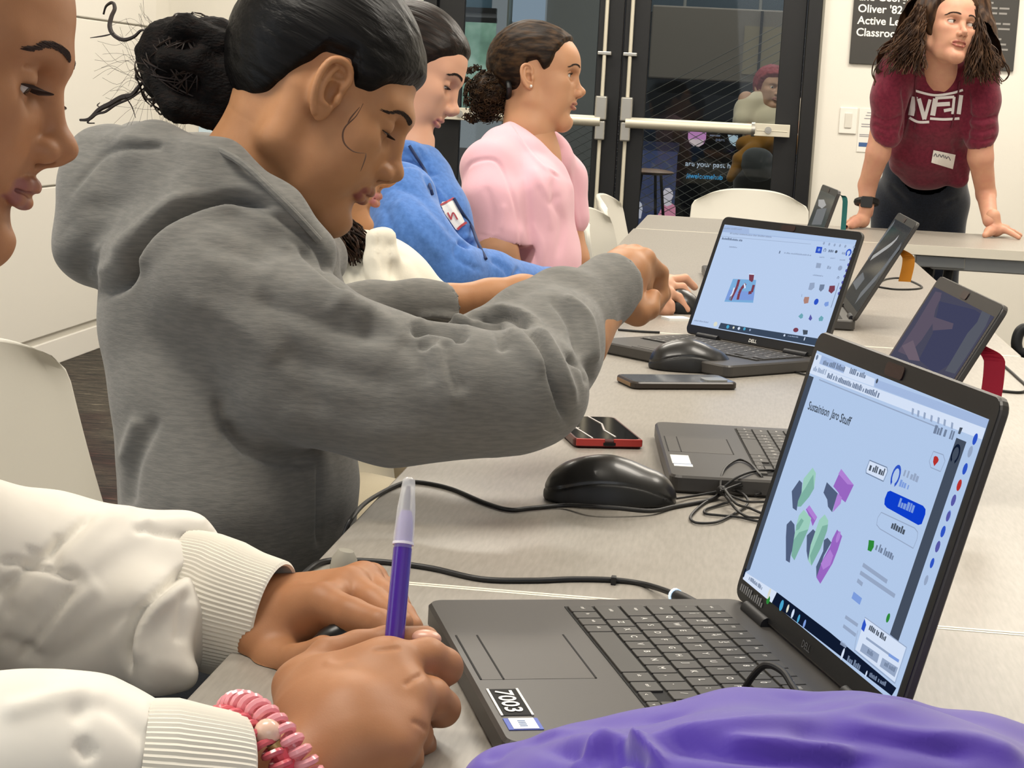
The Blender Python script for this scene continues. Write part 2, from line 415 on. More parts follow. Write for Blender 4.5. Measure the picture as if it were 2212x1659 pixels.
# whiteboard wall panels
for i, (y0, y1, z0, z1) in enumerate([(3.6, 8.0, .70, 1.335), (3.6, 8.0, 1.342, 2.6), (3.6, 8.0, .13, .693)]):
    o = link('whiteboard_panel', BM().box((WX+.001, y0, z0), (WX+.022, y1, z1)).mesh('whiteboard_panel'), M['whiteboard']); bevel(o, .004)
    tag(o, ['middle white wall panel behind the grey hoodie hood, between two seams', 'top white wall panel above the long seam on the left wall', 'bottom white wall panel just above the left baseboard'][i], 'wall panel', 'wall panels on the left wall')
# ---- double door
d = empty('door_1', (-.545, WY, 0)); d['kind'] = 'structure'
b = BM()
for x0, x1, z0, z1 in ((FX0, FX0+.06, 0, DH+.05), (FX1-.06, FX1, 0, DH+.05), (FX0+.06, FX1-.06, DH-.01, DH+.05)): b.box((x0, WY-.03, z0), (x1, WY+.12, z1))
bevel(b.build('door_frame', M['black_frame'], d), .004)
b = BM().box((FX1+.001, WY-.02, 0), (FX1+.011, WY+.1, DH+.05)); b.build('frame_seal', mat('seal', '#8b877c', .6), d)
def leaf(x0, x1, g0, g1, hinge_left):
    b = BM(); y0, y1 = WY+.005, WY+.05
    b.box((x0, y0, .012), (g0, y1, DH-.02)); b.box((g1, y0, .012), (x1, y1, DH-.02)); b.box((g0, y0, .012), (g1, y1, .26)); b.box((g0, y0, DH-.14), (g1, y1, DH-.02))
    o = b.build('door_leaf', M['black_frame'], d); bevel(o, .003)
    BM().box((g0-.006, WY+.022, .25), (g1+.006, WY+.030, DH-.13)).build('glass_pane', M['pane'], o)
    return o
L1 = leaf(FX0+.065, -.548, -1.255, -.657, True); L2 = leaf(-.542, FX1-.065, -.433, .139, False)
def exit_device(px_, x_end, leafo, nm):
    root = leafo; y = WY-.055
    for z0, z1 in ((.06, .955), (1.145, 2.3)):
        BM().cyl((px_, WY-.03, z0), (px_, WY-.03, z1), .0085, 12).build('vertical_rod', M['bar_metal'], root, True)
    b = BM(); b.rbox((px_-.026, 0, 0), (px_+.026, .06, .105), .008, 3, M=Matrix.Translation((0, WY-.075, 1.04))); b.rbox((px_-.022, 0, 0), (px_+.022, .05, .085), .007, 3, M=Matrix.Translation((0, WY-.067, .953)))
    bevel(b.build('latch_case', M['steel'], root), .006, 3)
    x0, x1 = sorted((px_, x_end)); s = 1 if x_end > px_ else -1
    mid = px_+s*.56
    b = BM().tube([(px_, y, 1.035), (mid, y, 1.035)], .030, 20, flat=.8); o = b.build('push_bar', M['bar_metal'], root, True)
    a, c = sorted((mid, x_end)); b = BM().box((a, y-.024, 1.008), (c, y+.03, 1.062)); b.box((a+.01, y-.026, 1.03), (c-.01, y-.02, 1.034)); o = b.build('bar_housing', M['bar_metal'], root); bevel(o, .006, 3)
    BM().cyl((mid-s*.012, y, 1.035), (mid+s*.004, y, 1.035), .031, 20).build('bar_collar', M['steel'], root, True)
    b = BM().tube([(mid+s*.06, y-.030, 1.035), (mid+s*.06, y-.022, 1.035)], .015, 16); b.tube([(mid+s*.06, y-.034, 1.035), (mid+s*.06, y-.028, 1.035)], .008, 6); b.build('bar_lock', M['steel'], root)
    for z in (1.33, 1.9):
        b = BM().box((px_-.03, WY-.04, z-.008), (px_+.03, WY+.006, z+.008)); bevel(b.build('rod_guide', M['steel'], root), .003)
exit_device(-.510, .203, L2, 'r'); exit_device(-.622, -1.33, L1, 'l')
b = BM().box((-.37, WY-.004, .95), (-.33, WY+.006, .99))
# ---- things on the back wall
pl = empty('wall_plaque', (.784, WY, 1.34), 'large black wall plaque with white lettering behind the standing woman', 'sign')
o = BM().box((.437, WY-.012, 1.338), (1.131, WY, 2.1)).build('board', mat('plaque_black', '#3a3835', .6, bump=(90, .1, .001, (1, 1, 1))), pl); bevel(o, .002)
b = BM(); wx, wz = (1, 0, 0), (0, 0, 1); yy = WY-.0125
for i, t in enumerate(['Active Learning', 'Classroom']): put_text(b, t, (.457, yy, 1.508-i*.0505), wx, wz, .047, 0, True)
put_text(b, "Oliver '82", (.457, yy, 1.558), wx, wz, .047, 0, True); put_text(b, 'and George R.', (.457, yy, 1.608), wx, wz, .047, 0, True)
b.build('lettering', mat('plaque_white', '#f4f2ea', .6), pl)
b = BM(); rr = random.Random(3)
words = ['the generous', 'support and', 'dedication of', 'these alumni', 'made this room', 'for students', 'of the school', 'a place where', 'they can learn', 'with teachers', 'and friends in', 'active ways', 'each day of', 'the year']
for i, t in enumerate(words):                                        # small grey print, too faint to read
    x = .90+rr.random()*.02
    for wd in range(rr.choice((2, 3))):
        L = .03+rr.random()*.05; b.box((x, yy-.0002, 1.66-i*.0215), (min(x+L, 1.10), yy, 1.668-i*.0215)); x += L+.008
        if x > 1.07: break
b.build('small_print', mat('plaque_grey', '#8d8a86', .7), pl)
s = empty('light_switch', (.452, WY, 1.09), 'white rocker light switch plate on the wall beside the door', 'light switch')
o = BM().box((.414, WY-.007, 1.037), (.490, WY, 1.15)).build('cover_plate', M['white_trim'], s); bevel(o, .004, 3)
o = BM().box((.437, WY-.011, 1.062), (.467, WY-.006, 1.126)).build('rocker', mat('rocker', '#d8d4ca', .5), s); bevel(o, .002)
n = empty('wall_notice', (.55, WY, 1.05), 'small white printed notice with a blue band beside the light switch', 'notice')
BM().box((.498, WY-.003, .962), (.600, WY, 1.15)).build('paper', M['white_trim'], n)
b = BM(); 
for i, (z, a, c) in enumerate([(1.130, .53, .57), (1.118, .525, .58), (1.105, .52, .57), (1.08, .51, .58), (1.07, .51, .585), (1.035, .505, .59), (1.028, .505, .58)]): b.box((a, WY-.0036, z), (c, WY-.003, z+.004))
b.build('print', mat('notice_print', '#9b9a9e', .8), n)
BM().box((.505, WY-.0036, .985), (.595, WY-.003, 1.003)).build('blue_band', mat('notice_blue', '#3f5f92', .7), n)
pw = ony(456, 282, WY)
o = BM().box((pw[0]-.057, WY-.003, pw[2]-.045), (pw[0]+.06, WY, pw[2]+.035)).build('paper_sheet', mat('paper_blue', '#cfe4f2', .7)); tag(o, 'pale blue paper sheet on the wall below the hair bun', 'paper')

# ================================================================= beyond the glass
CY = 14.0
M['lobby_dark'] = mat('lobby_dark_wall', '#1b1c20', .7); M['lobby_floor'] = mat('lobby_floor', '#3b3a3c', .4)
struct('floor_lobby', BM().box((-4.5, WY+.15, -.1), (3.5, CY+.2, 0)).mesh('floor_lobby'), M['lobby_floor'])
struct('ceiling_lobby', BM().box((-4.5, WY+.15, 3.4), (3.5, CY+.2, 3.5)).mesh('ceiling_lobby'), mat('lobby_ceiling', '#55575a', .8))
def strip(px0, py0, px1, py1, y, th=.05):
    """a slab facing the room whose corners stand at the given sight lines on the plane y"""
    a, c = ony(px0, py1, y), ony(px1, py0, y); return (a[0], y, a[2]), (c[0], y+th, c[2])
lo, hi = strip(1300, -400, 2300, 700, CY); struct('wall_lobby', BM().box((ony(1290, 200, CY)[0], CY, 0), (3.5, CY+.2, 3.4)).mesh('wall_lobby'), M['lobby_dark'])
struct('wall_lobby_grey', BM().box((ony(1178, 100, CY)[0], CY-.02, 0), (ony(1290, 100, CY)[0], CY+.18, 3.4)).mesh('wall_lobby_grey'), mat('lobby_grey', '#8a8983', .8))
struct('wall_lobby_left', BM().box((-4.5, CY, 0), (ony(1178, 100, CY)[0], CY+.2, .72)).mesh('wall_lobby_left'), mat('lobby_brown', '#5d4a3c', .8))
a, c = strip(1070, -200, 1107, 600, CY-.1, .25); struct('trim_1', BM().box((a[0], a[1], 0), (c[0], c[1], 3.4)).mesh('trim_1'), mat('concrete', '#8d9185', .85, bump=(20, .3, .01, (1, 1, 1))))
def veg():
    m = bpy.data.materials.new('outdoor_foliage'); m.use_nodes = True; nt = m.node_tree; nt.nodes.clear()
    o = nt.nodes.new('ShaderNodeOutputMaterial'); e = nt.nodes.new('ShaderNodeEmission'); n = nt.nodes.new('ShaderNodeTexNoise'); r = nt.nodes.new('ShaderNodeValToRGB'); tc = nt.nodes.new('ShaderNodeTexCoord')
    n.inputs['Scale'].default_value = 5; n.inputs['Detail'].default_value = 3; el = r.color_ramp.elements
    el[0].position = .35; el[0].color = srgb('#6f8f80'); el[1].position = .7; el[1].color = srgb('#c9e6d6'); k = el.new(.5); k.color = srgb('#93bba6')
    nt.links.new(tc.outputs['Object'], n.inputs['Vector']); nt.links.new(n.outputs['Fac'], r.inputs[0]); nt.links.new(r.outputs[0], e.inputs[0]); e.inputs[1].default_value = .9; nt.links.new(e.outputs[0], o.inputs[0]); return m
wn = empty('window_1', ony(1035, 100, CY)); wn['kind'] = 'structure'
a, c = strip(930, 42, 1072, 250, CY+.1, .03); BM().box(a, c).build('lit_pane', veg(), wn)
a, c = strip(930, -200, 1072, 19, CY+.1, .03); BM().box(a, c).build('blue_blind', mat('blue_blind', '#6f95ab', .7), wn)
a, c = strip(930, 19, 1072, 42, CY+.05, .06); BM().box(a, c).build('window_rail', mat('grey_rail', '#9b9a9c', .7), wn)
b = BM()
for y in (18, 39): a, c = strip(930, y, 1072, y+4, CY+.02, .06); b.box(a, c)
b.build('window_bar', M['black_frame'], wn)
a, c = strip(1106, -150, 1184, 46, CY-.06, .1); o = BM().box(a, c).build('window_2', emat('pale_daylight', '#b9cbe2', .85)); o['kind'] = 'structure'
# hanging soffit panel and beams
a, c = strip(1400, 24, 1710, 168, 12.3, .5); so = empty('hanging_panel', ((a[0]+c[0])/2, a[1], a[2]), 'wide taupe panel hanging in the lobby behind the right door pane', 'panel')
bevel(BM().box(a, c).build('board', mat('taupe_panel', '#7b7268', .8), so), .01)
for x in (a[0]+.2, c[0]-.2): BM().cyl((x, a[1]+.25, c[2]-.01), (x, a[1]+.25, 3.41), .012, 8).build('hanger_rod', M['steel'], so)
a2, c2 = strip(1602, 60, 1700, 160, 12.29, .02); BM().box(a2, (c2[0], a[1]-.001, c2[2])).build('yellow_panel', mat('panel_yellow', '#8c7f66', .8), so)
a2, c2 = strip(1640, 24, 1644, 168, 12.28, .02); BM().box(a2, (c2[0], a[1]-.003, c2[2])).build('joint', M['lobby_dark'], so)
for i, (y0, y1) in enumerate([(188, 197), (-30, 24)]):
    a, c = strip(1380, y0, 1720, y1, 12.9, .12); o = BM().box(a, c).build('ceiling_beam', mat('beam_%d' % i, '#474c50' if i == 0 else '#3a4750', .6)); tag(o, ['thin grey rail below the hanging lobby panel', 'dark blue-grey beam above the hanging lobby panel'][i], 'beam')
# cable netting of a stair guard
nt_ = empty('cable_netting', ony(1540, 300, 10.6), 'steel cable netting of a guard rail seen through the door glass', 'netting')
b = BM(); YN = 10.6; n0, n1 = ony(1395, 460, YN), ony(1700, 10, YN)
for k in range(-14, 16):
    x = n0[0]+k*.085; p0 = np.array((x, YN, n0[2])); q0 = p0+np.array((1.0, 0, .58))*1.9
    b.tube([p0, q0], .0022, 5)
for k in range(0, 26):
    x = n0[0]+k*.085; p0 = np.array((x, YN+.004, n0[2])); q0 = p0+np.array((-1.0, 0, .58))*.9
    b.tube([p0, q0], .0016, 5)
b.build('cables', mat('cable_steel', '#5f5f5c', .5, metal=.3), nt_)
# lit display wall: blue panel, screen words, figures
YD = 13.2
dp = empty('display_screen', ony(1560, 380, YD), 'dark lobby display with glowing words and round icons', 'screen')
a, c = strip(1474, 268, 1720, 470, YD, .08); a = (a[0], a[1], 0); BM().box(a, c).build('screen_panel', mat('screen_black', '#0a0b0f', .3), dp)
ux, uy = (1, 0, -.0), (0, 0, 1)
b = BM(); p = ony(1480, 358, YD-.004); put_text(b, 'are your past h', p, ux, uy, .052, 0, True, width=ony(1578, 360, YD)[0]-p[0]); b.build('white_words', emat('words_white', '#cfdcf0', 1.0), dp)
b = BM(); p = ony(1482, 384, YD-.004); put_text(b, '#welcomehub', p, ux, uy, .05, 0, True, width=ony(1561, 384, YD)[0]-p[0]); b.build('blue_words', emat('words_blue', '#3fa8e6', 1.1), dp)
b = BM(); p = ony(1546, 304, YD-.004); put_text(b, 'past', p, ux, uy, .03, 0, True, width=ony(1566, 304, YD)[0]-p[0]); b.box(ony(1533, 294, YD-.004), ony(1556, 292, YD-.003)); b.build('small_words', emat('words_grey', '#8e96b0', .8), dp)
def blob(pts, y, name, m, par, th=.012):
    q = [ony(u, v, y) for u, v in pts]; return BM().prism(q, (0, th, 0)).build(name, m, par)
blob([(1487, 280), (1526, 281), (1525, 300), (1520, 311), (1510, 317), (1498, 315), (1489, 308), (1486, 298)], YD-.012, 'pink_icon', emat('icon_pink', '#e79fe2', 1.0), dp)
blob([(1487, 300), (1520, 302), (1519, 311), (1510, 317), (1498, 315), (1489, 308)], YD-.014, 'icon_shade', emat('icon_cream', '#f6dfe6', 1.0), dp)
blob([(1572, 291), (1594, 293), (1594, 318), (1583, 314), (1576, 306)], YD-.012, 'white_icon', emat('icon_white', '#cfe4f4', 1.0), dp)
blob([(1619, 390), (1627, 393), (1630, 402), (1626, 414), (1619, 413)], YD-.012, 'blue_icon', emat('icon_blue', '#4a63e8', 1.1), dp)
bp_ = empty('blue_display', ony(1420, 400, 12.6), 'slate blue display panel with a pink and white figure behind a stool', 'display')
a, c = strip(1370, 322, 1464, 480, 12.6, .06); a = (a[0], a[1], 0); BM().box(a, c).build('panel', emat('slate_blue', '#5c6590', .62), bp_)
a, c = strip(1370, 309, 1467, 323, 12.58, .08); BM().box(a, c).build('panel_header', emat('slate_dark', '#484d68', .5), bp_)
blob([(1418, 470), (1430, 448), (1438, 440), (1452, 440), (1459, 446), (1459, 470)], 12.58, 'pink_figure', emat('figure_pink', '#f09ab8', 1.0), bp_)
blob([(1432, 430), (1431, 416), (1437, 407), (1446, 406), (1453, 414), (1454, 424), (1450, 432), (1451, 442), (1440, 446), (1433, 441)], 12.57, 'white_figure', emat('figure_white', '#f2e6f2', 1.0), bp_)
blob([(1380, 472), (1380, 434), (1386, 440), (1388, 452), (1384, 472)], 12.57, 'white_edge_figure', emat('figure_white2', '#e6e2f4', 1.0), bp_)
# tall round stool
sp = ony(1402, 366, 9.9); st = empty('bar_table', (sp[0], sp[1], 0), 'small round brown-topped high table standing outside the door', 'table')
b = BM().sphere((sp[0], sp[1], sp[2]-.012), .135, 28, 8, sc=(1, 1, .13)); b.build('tabletop', mat('stool_wood', '#7a5b45', .5), st, True)
for dx, dy in ((.045, -.03), (.078, .05), (-.05, -.03), (-.05, .06)):
    BM().cyl((sp[0]+dx*.8, sp[1]+dy*.8, sp[2]-.02), (sp[0]+dx*1.9, sp[1]+dy*1.9, 0), .008, 10).build('leg', M['dark_metal'], st, True)

# ================================================================= tables
def table(name, x0, x1, y0, y1, label, legs, group='grey laminate classroom tables'):
    t = empty(name, ((x0+x1)/2, (y0+y1)/2, 0), label, 'table', group)
    o = BM().rbox((x0, y0, TZ-.03), (x1, y1, TZ), .012, 4).build('tabletop', [M['table'], M['table_edge']], t); 
    for p in o.data.polygons:
        if abs(p.normal.z) < .5: p.material_index = 1
    bevel(o, .0018, 2)
    for ye in (y0-.0009, y1-.0025): BM().box((x0+.006, ye, TZ-.0285), (x1-.006, ye+.0034, TZ+.0003)).build('edge_band', M['highlight_white'], t)  # white strip paints the bright highlight along the table ends
    for (lx, ly, horiz) in legs:
        b = BM()
        if horiz: b.box((lx-.02, ly-.25, .0), (lx+.02, ly+.25, .035)); b.box((lx-.02, ly-.03, .035), (lx+.02, ly+.03, TZ-.03))
        else: b.box((lx-.25, ly-.02, .0), (lx+.25, ly+.02, .035)); b.box((lx-.03, ly-.02, .035), (lx+.03, ly+.02, TZ-.03))
        bevel(b.build('leg', M['dark_metal'], t), .005)
    return t
XL, XR = -.315, .482
table('classroom_table', XL, XR, -.45, 1.373, 'nearest grey table under the writing hands and the open laptop with text keys', [(.085, -.1, 0), (.085, 1.0, 0)])
table('classroom_table', XL, XR, 1.377, 3.083, 'grey table under the red phone and the coiled mouse cord', [(.085, 1.75, 0), (.085, 2.75, 0)])
table('classroom_table', XL+.004, XR-.002, 3.087, 5.695, 'grey table far along the row next to the pink shirt', [(.085, 3.5, 0), (.085, 5.3, 0)])
t = table('classroom_table', -.306, 1.55, 5.70, 6.45, 'grey table set crosswise at the far end under the standing woman\'s hands', [(0, 6.05, 1), (1.3, 6.05, 1)])
b = BM().box((.60, 5.76, TZ-.075), (1.5, 5.80, TZ-.03)); b.box((.55, 5.755, TZ-.07), (.70, 5.81, TZ-.032)); bevel(b.build('apron_beam', M['grey_leg'], t), .004)
b = BM().cyl((.66, 5.79, TZ-.05), (.62, 5.9, .2), .016, 10); b.cyl((.60, 5.83, TZ-.05), (.57, 5.9, .15), .022, 10); b.build('folding_leg', M['dark_metal'], t, True)

# ================================================================= chairs
def chair(loc, yaw, label, group='white plastic shell chairs', first=[None]):
    """shell chair, faces local +x"""
    r = empty('shell_chair', loc, label, 'chair', group, (0, 0, yaw))
    def part(name, b, m, smooth=True):
        o = link(name, b if isinstance(b, bpy.types.Mesh) else b.mesh(name), m, None, smooth, .7); o.parent = r; return o
    if first[0]:
        for ch in first[0].children: c = ch.copy(); COL.objects.link(c); c.parent = r
        return r
    # back shell: sheet curved in plan, rounded top corners, slight recline
    nu, nv = 25, 19; th = .016; outer = []; inner = []
    for j in range(nv):
        v = j/(nv-1); z = .42+v*.385
        for i in range(nu):
            u = i/(nu-1)*2-1
            half = .248*(1-.07*v)
            if v > .86: half *= max(.1, 1-((v-.86)/.14)**3*.20)
            if v < .2: half *= .80+.20*math.sqrt(v/.2)
            y = u*half; x = -.225-.075*v+.05*abs(u)**2.4+(.03*(1-v)**2)
            zz = z+(-.018*abs(u)**3*v*2)
            outer.append((x-th, y, zz)); inner.append((x, y, zz))
    vs = outer+inner; N = nu*nv; fs = []
    for j in range(nv-1):
        for i in range(nu-1):
            a = j*nu+i; fs.append((a, a+nu, a+nu+1, a+1)); fs.append((N+a, N+a+1, N+a+nu+1, N+a+nu))
    rim = [i for i in range(nu)]+[j*nu+nu-1 for j in range(1, nv)]+[(nv-1)*nu+i for i in range(nu-2, -1, -1)]+[j*nu for j in range(nv-2, 0, -1)]
    for k in range(len(rim)): a, c = rim[k], rim[(k+1) % len(rim)]; fs.append((a, c, N+c, N+a))
    bm_ = BM().add(vs, fs); o = part('backrest', bm_, M['plastic_white']); bevel(o, .005, 2, .9)
    vs = []; fs = []; n = 18
    for k, (zt, s) in enumerate(((.415, .93), (.425, 1.0), (.45, 1.0), (.455, .96))):
        for i in range(4*n):
            a = 2*PI*i/(4*n); ca, sa = math.cos(a), math.sin(a); rx = .235*s*abs(ca)**.45*(1 if ca > 0 else -1); ry = .225*s*abs(sa)**.45*(1 if sa > 0 else -1)
            vs.append((rx-.005, ry, zt-.012*(1-abs(ry)/.225)*(k == 3)))
    for k in range(3):
        for i in range(4*n): j = (i+1) % (4*n); fs.append((k*4*n+i, k*4*n+j, (k+1)*4*n+j, (k+1)*4*n+i))
    fs += [tuple(range(4*n-1, -1, -1)), tuple(3*4*n+i for i in range(4*n))]
    part('seat', BM().add(vs, fs), M['plastic_white'])
    for sy in (-1, 1):
        b = BM().tube(spline([(-.20, sy*.17, .42), (-.235, sy*.17, .50), (-.26, sy*.165, .60)], 6), .011, 10); part('back_support', b, M['grey_leg'])
        for sx in (-1, 1):
            b = BM().tube([(sx*.15, sy*.17, .42), (sx*.21, sy*.215, .02)], [.012, .010], 12); part('leg', b, M['grey_leg'])
    for sx in (-1, 1):
        for sy in (-1, 1): part('glide', BM().cyl((sx*.21, sy*.215, 0), (sx*.21, sy*.215, .022), .015, 12), M['dark_metal'])
    first[0] = r
    return r
def at_floor(px, py, d): q = P(px, py, d); return (q[0], q[1], 0)
q = P(1296, 500, 5.5); chair((q[0]+.25, q[1], 0), -.08, 'nearer of two white chairs at the left table edge past the pink shirt')
q = P(1325, 500, 6.4); chair((q[0]+.25, q[1], 0), -.05, 'farther of two white chairs at the left table edge past the pink shirt')
q = P(1618, 500, 6.95); chair((q[0], q[1]+.2, 0), -PI/2+.0, 'white chair seen broadside at the far end of the row')
chair((-.545, 1.95, .012), .04, 'light grey shell chair at the left edge behind the grey hoodie')

chair((-.46, 2.56, 0), .0, 'light shell chair under the person in the cream top')
chair((-.50, 3.20, 0), .0, 'light shell chair under the person in the blue hoodie')
chair((-.52, 4.06, 0), .0, 'light shell chair under the person in the pink t-shirt')
# ================================================================= laptops
M['lap'] = mat('laptop_shell', '#3e3b38', .42, bump=(500, .05, .0004, (1, 1, 1)))
M['lap_dark'] = mat('laptop_dark', '#17171a', .5)
M['key'] = mat('keycap', '#3a3733', .55); M['legend'] = mat('key_legend', '#d9d6cf', .6)
M['bezel'] = mat('bezel_black', '#101114', .38)
M['pad'] = mat('touchpad', '#46423e', .45)
M['groove'] = mat('groove', '#0c0b0b', .8)
M['label_white'] = mat('label_white', '#f2f1ec', .6); M['label_blue'] = mat('label_blue', '#5566b8', .6)
def spec(x, y, a, o, W, D, L): return dict(x=x, y=y, a=a, o=o, W=W, D=D, L=L)
LS = {'near': spec(.064, 1.202, .32, 1.821, .298, .23, .207), 'second': spec(.15, 1.964, .096, 2.059, .31, .213, .208),
      'wide': spec(.035, 2.845, .803, 1.935, .291, .199, .2), 'third': spec(.212, 3.451, .023, 2.07, .311, .212, .204), 'far': spec(.143, 4.141, .067, 1.85, .312, .205, .207)}
ZB = .019
def lid_xy(s, px, py):
    """point of the lid's plane on a sight line, in lid coordinates (across, up)"""
    X = np.array([math.sin(s['a']), -math.cos(s['a']), 0]); fr = -np.array([math.cos(s['a']), math.sin(s['a']), 0]); up = fr*math.cos(s['o'])+np.array([0, 0, math.sin(s['o'])])
    h = np.array([s['x'], s['y'], TZ+ZB]); n = np.cross(X, up); r = ray(px, py); q = CAM+r*(((h-CAM)@n)/(r@n))-h
    return q@X, q@up
UNIT = .0172
ROWS = [
 (0, [(.95, 'ctrl'), (.95, 'fn'), (.95, 'win'), (.95, 'alt'), (5.15, ''), (1.1, 'alt'), (1.1, 'ctrl'), (1.1, '<'), (1.1, 'v'), (1.15, '>')]),
 (1, [(2.1, 'shift')]+[(1, c) for c in 'ZXCVBNM,./']+[(2.4, 'shift')]),
 (2, [(1.6, 'caps')]+[(1, c) for c in "ASDFGHJKL;'"]+[(1.9, 'enter')]),
 (3, [(1.4, 'tab')]+[(1, c) for c in 'QWERTYUIOP[]']+[(1.1, '\\')]),
 (4, [(1, '`')]+[(1, c) for c in '1234567890-=']+[(1.5, 'bksp')]),
 (5, [(.967, c) for c in ['esc']+['F%d' % i for i in range(1, 13)]+['prt', 'del']]),
]
def laptop(key, label, cat='laptop', full_keys=True, proto=[None]):
    s = LS[key]; W, D, L, o_ = s['W'], s['D'], s['L'], s['o']
    r = empty('laptop', (s['x'], s['y'], TZ), label, cat, None, (0, 0, s['a']-PI/2))
    def put(name, b, m, par=r, bev=None, smooth=False, seg=2):
        o = link(name, b.mesh(name), m, None, smooth, .6); o.parent = par
        if bev: bevel(o, bev, seg)
        return o
    # base slab, slightly wedge shaped at the front
    b = BM(); pr = [(-D, .0035), (-D+.004, .001), (0.008, .001), (.010, .004), (.010, ZB-.002), (.007, ZB-.001), (-D+.006, ZB-.001), (-D, ZB-.005)]
    ring = []
    b.rbox((-W/2, -D, .001), (W/2, .006, ZB-.001), .012, 5, ez=.0022); base = put('base', b, M['lap'])
    # hinge barrels
    for sx in (-1, 1):
        b = BM().cyl((sx*(W/2-.075), .001, ZB), (sx*(W/2-.03), .001, ZB), .0055, 14); put('hinge', b, M['lap_dark'], smooth=True)
    # keyboard
    k0 = -.125*W/.298; u = UNIT*W/.298; ysc = D/.23
    z = ZB-.0008
    kb = put('keyboard', BM().box((k0-.002, -.1335*ysc, z-.001), (-k0+.002, -.0175*ysc, z+.0003)), M['groove'])
    klist = []
    for row, ks in ROWS:
        x = k0; y0 = (-.132+.0192*row)*ysc; hgt = .0172*ysc
        for wd, ch in ks:
            klist.append((x, y0, wd*u, hgt, ch)); x += wd*u
    if full_keys:
        for x, y0, wd, hgt, ch in klist:
            b = BM()
            if ch in '<>' and ch: b.rbox((x+.0008, y0, z), (x+wd-.0008, y0+hgt*.5, z+.0017), .0012, 2, ez=.0003)
            elif ch == 'v': b.rbox((x+.0008, y0, z), (x+wd-.0008, y0+hgt*.47, z+.0017), .0012, 2, ez=.0003); b.rbox((x+.0008, y0+hgt*.52, z), (x+wd-.0008, y0+hgt, z+.0017), .0012, 2, ez=.0003)
            else: b.rbox((x+.0008, y0, z), (x+wd-.0008, y0+hgt, z+.0017), .0012, 2, ez=.0003)
            if ch:
                single = len(ch) == 1; sz = .0062 if single else .0036
                tx = x+wd*.30; ty = y0+hgt*(.42 if single else .5)
                if ch in '<v>': ty = y0+hgt*.15; sz = .004
                if ch in '`\'': ty -= .001
                put_text(b, ch, (tx, ty, z+.0019), (1, 0, 0), (0, 1, 0), sz, 1, True)
                if ch in '1234567890': put_text(b, '!@#$%^&*()'['1234567890'.index(ch)], (tx, y0+hgt*.68, z+.0019), (1, 0, 0), (0, 1, 0), .004, 1, True)
            put('key', b, [M['key'], M['legend']], kb)
    # touchpad with a button bar along the front
    px0, px1 = -.059, .035
    if key == 'second': px0, px1 = -.060, .027
    y0, y1, y2 = -.2235*ysc, -.2092*ysc, -.150*ysc
    tp = put('touchpad', BM().box((px0, y0, ZB-.0012), (px1, y2, ZB-.00085)), M['pad'])
    b = BM()
    for y in (y0, y1, y2): b.box((px0, y-.0006, ZB-.0011), (px1, y+.0006, ZB-.0006))
    put('touchpad_groove', b, M['groove'], tp)
    # lid: local (across, up) -> laptop frame
    up = np.array([0, -math.cos(o_), math.sin(o_)]); nrm = np.cross([1, 0, 0], up)          # nrm points to the back of the lid... 
    nrm = -nrm if nrm[1] > 0 else nrm                                                    # towards the user
    ML = Matrix(((1, up[0], nrm[0], 0), (0, up[1], nrm[1], 0), (0, up[2], nrm[2], ZB), (0, 0, 0, 1)))
    lid = put('lid', BM().rbox((-W/2, .001, -.0065), (W/2, L, -.0004), .010, 5, M=ML, ez=.0012), M['lap'])
    put('bezel', BM().rbox((-W/2+.001, .003, -.0004), (W/2-.001, L-.001, .0002), .009, 5, M=ML), M['bezel'], lid)
    sx0, sx1, sy0, sy1 = -.1405*W/.298, .1405*W/.298, .0165*L/.207, .1925*L/.207
    put('webcam_shutter', BM().rbox((-.017, L-.0125, .0003), (.012, L-.0035, .0012), .003, 3, M=ML), [mat('shutter', '#2a1512', .4)], lid)
    if key != 'near':
        pass
    return r, lid, ML, (sx0, sx1, sy0, sy1), s, put
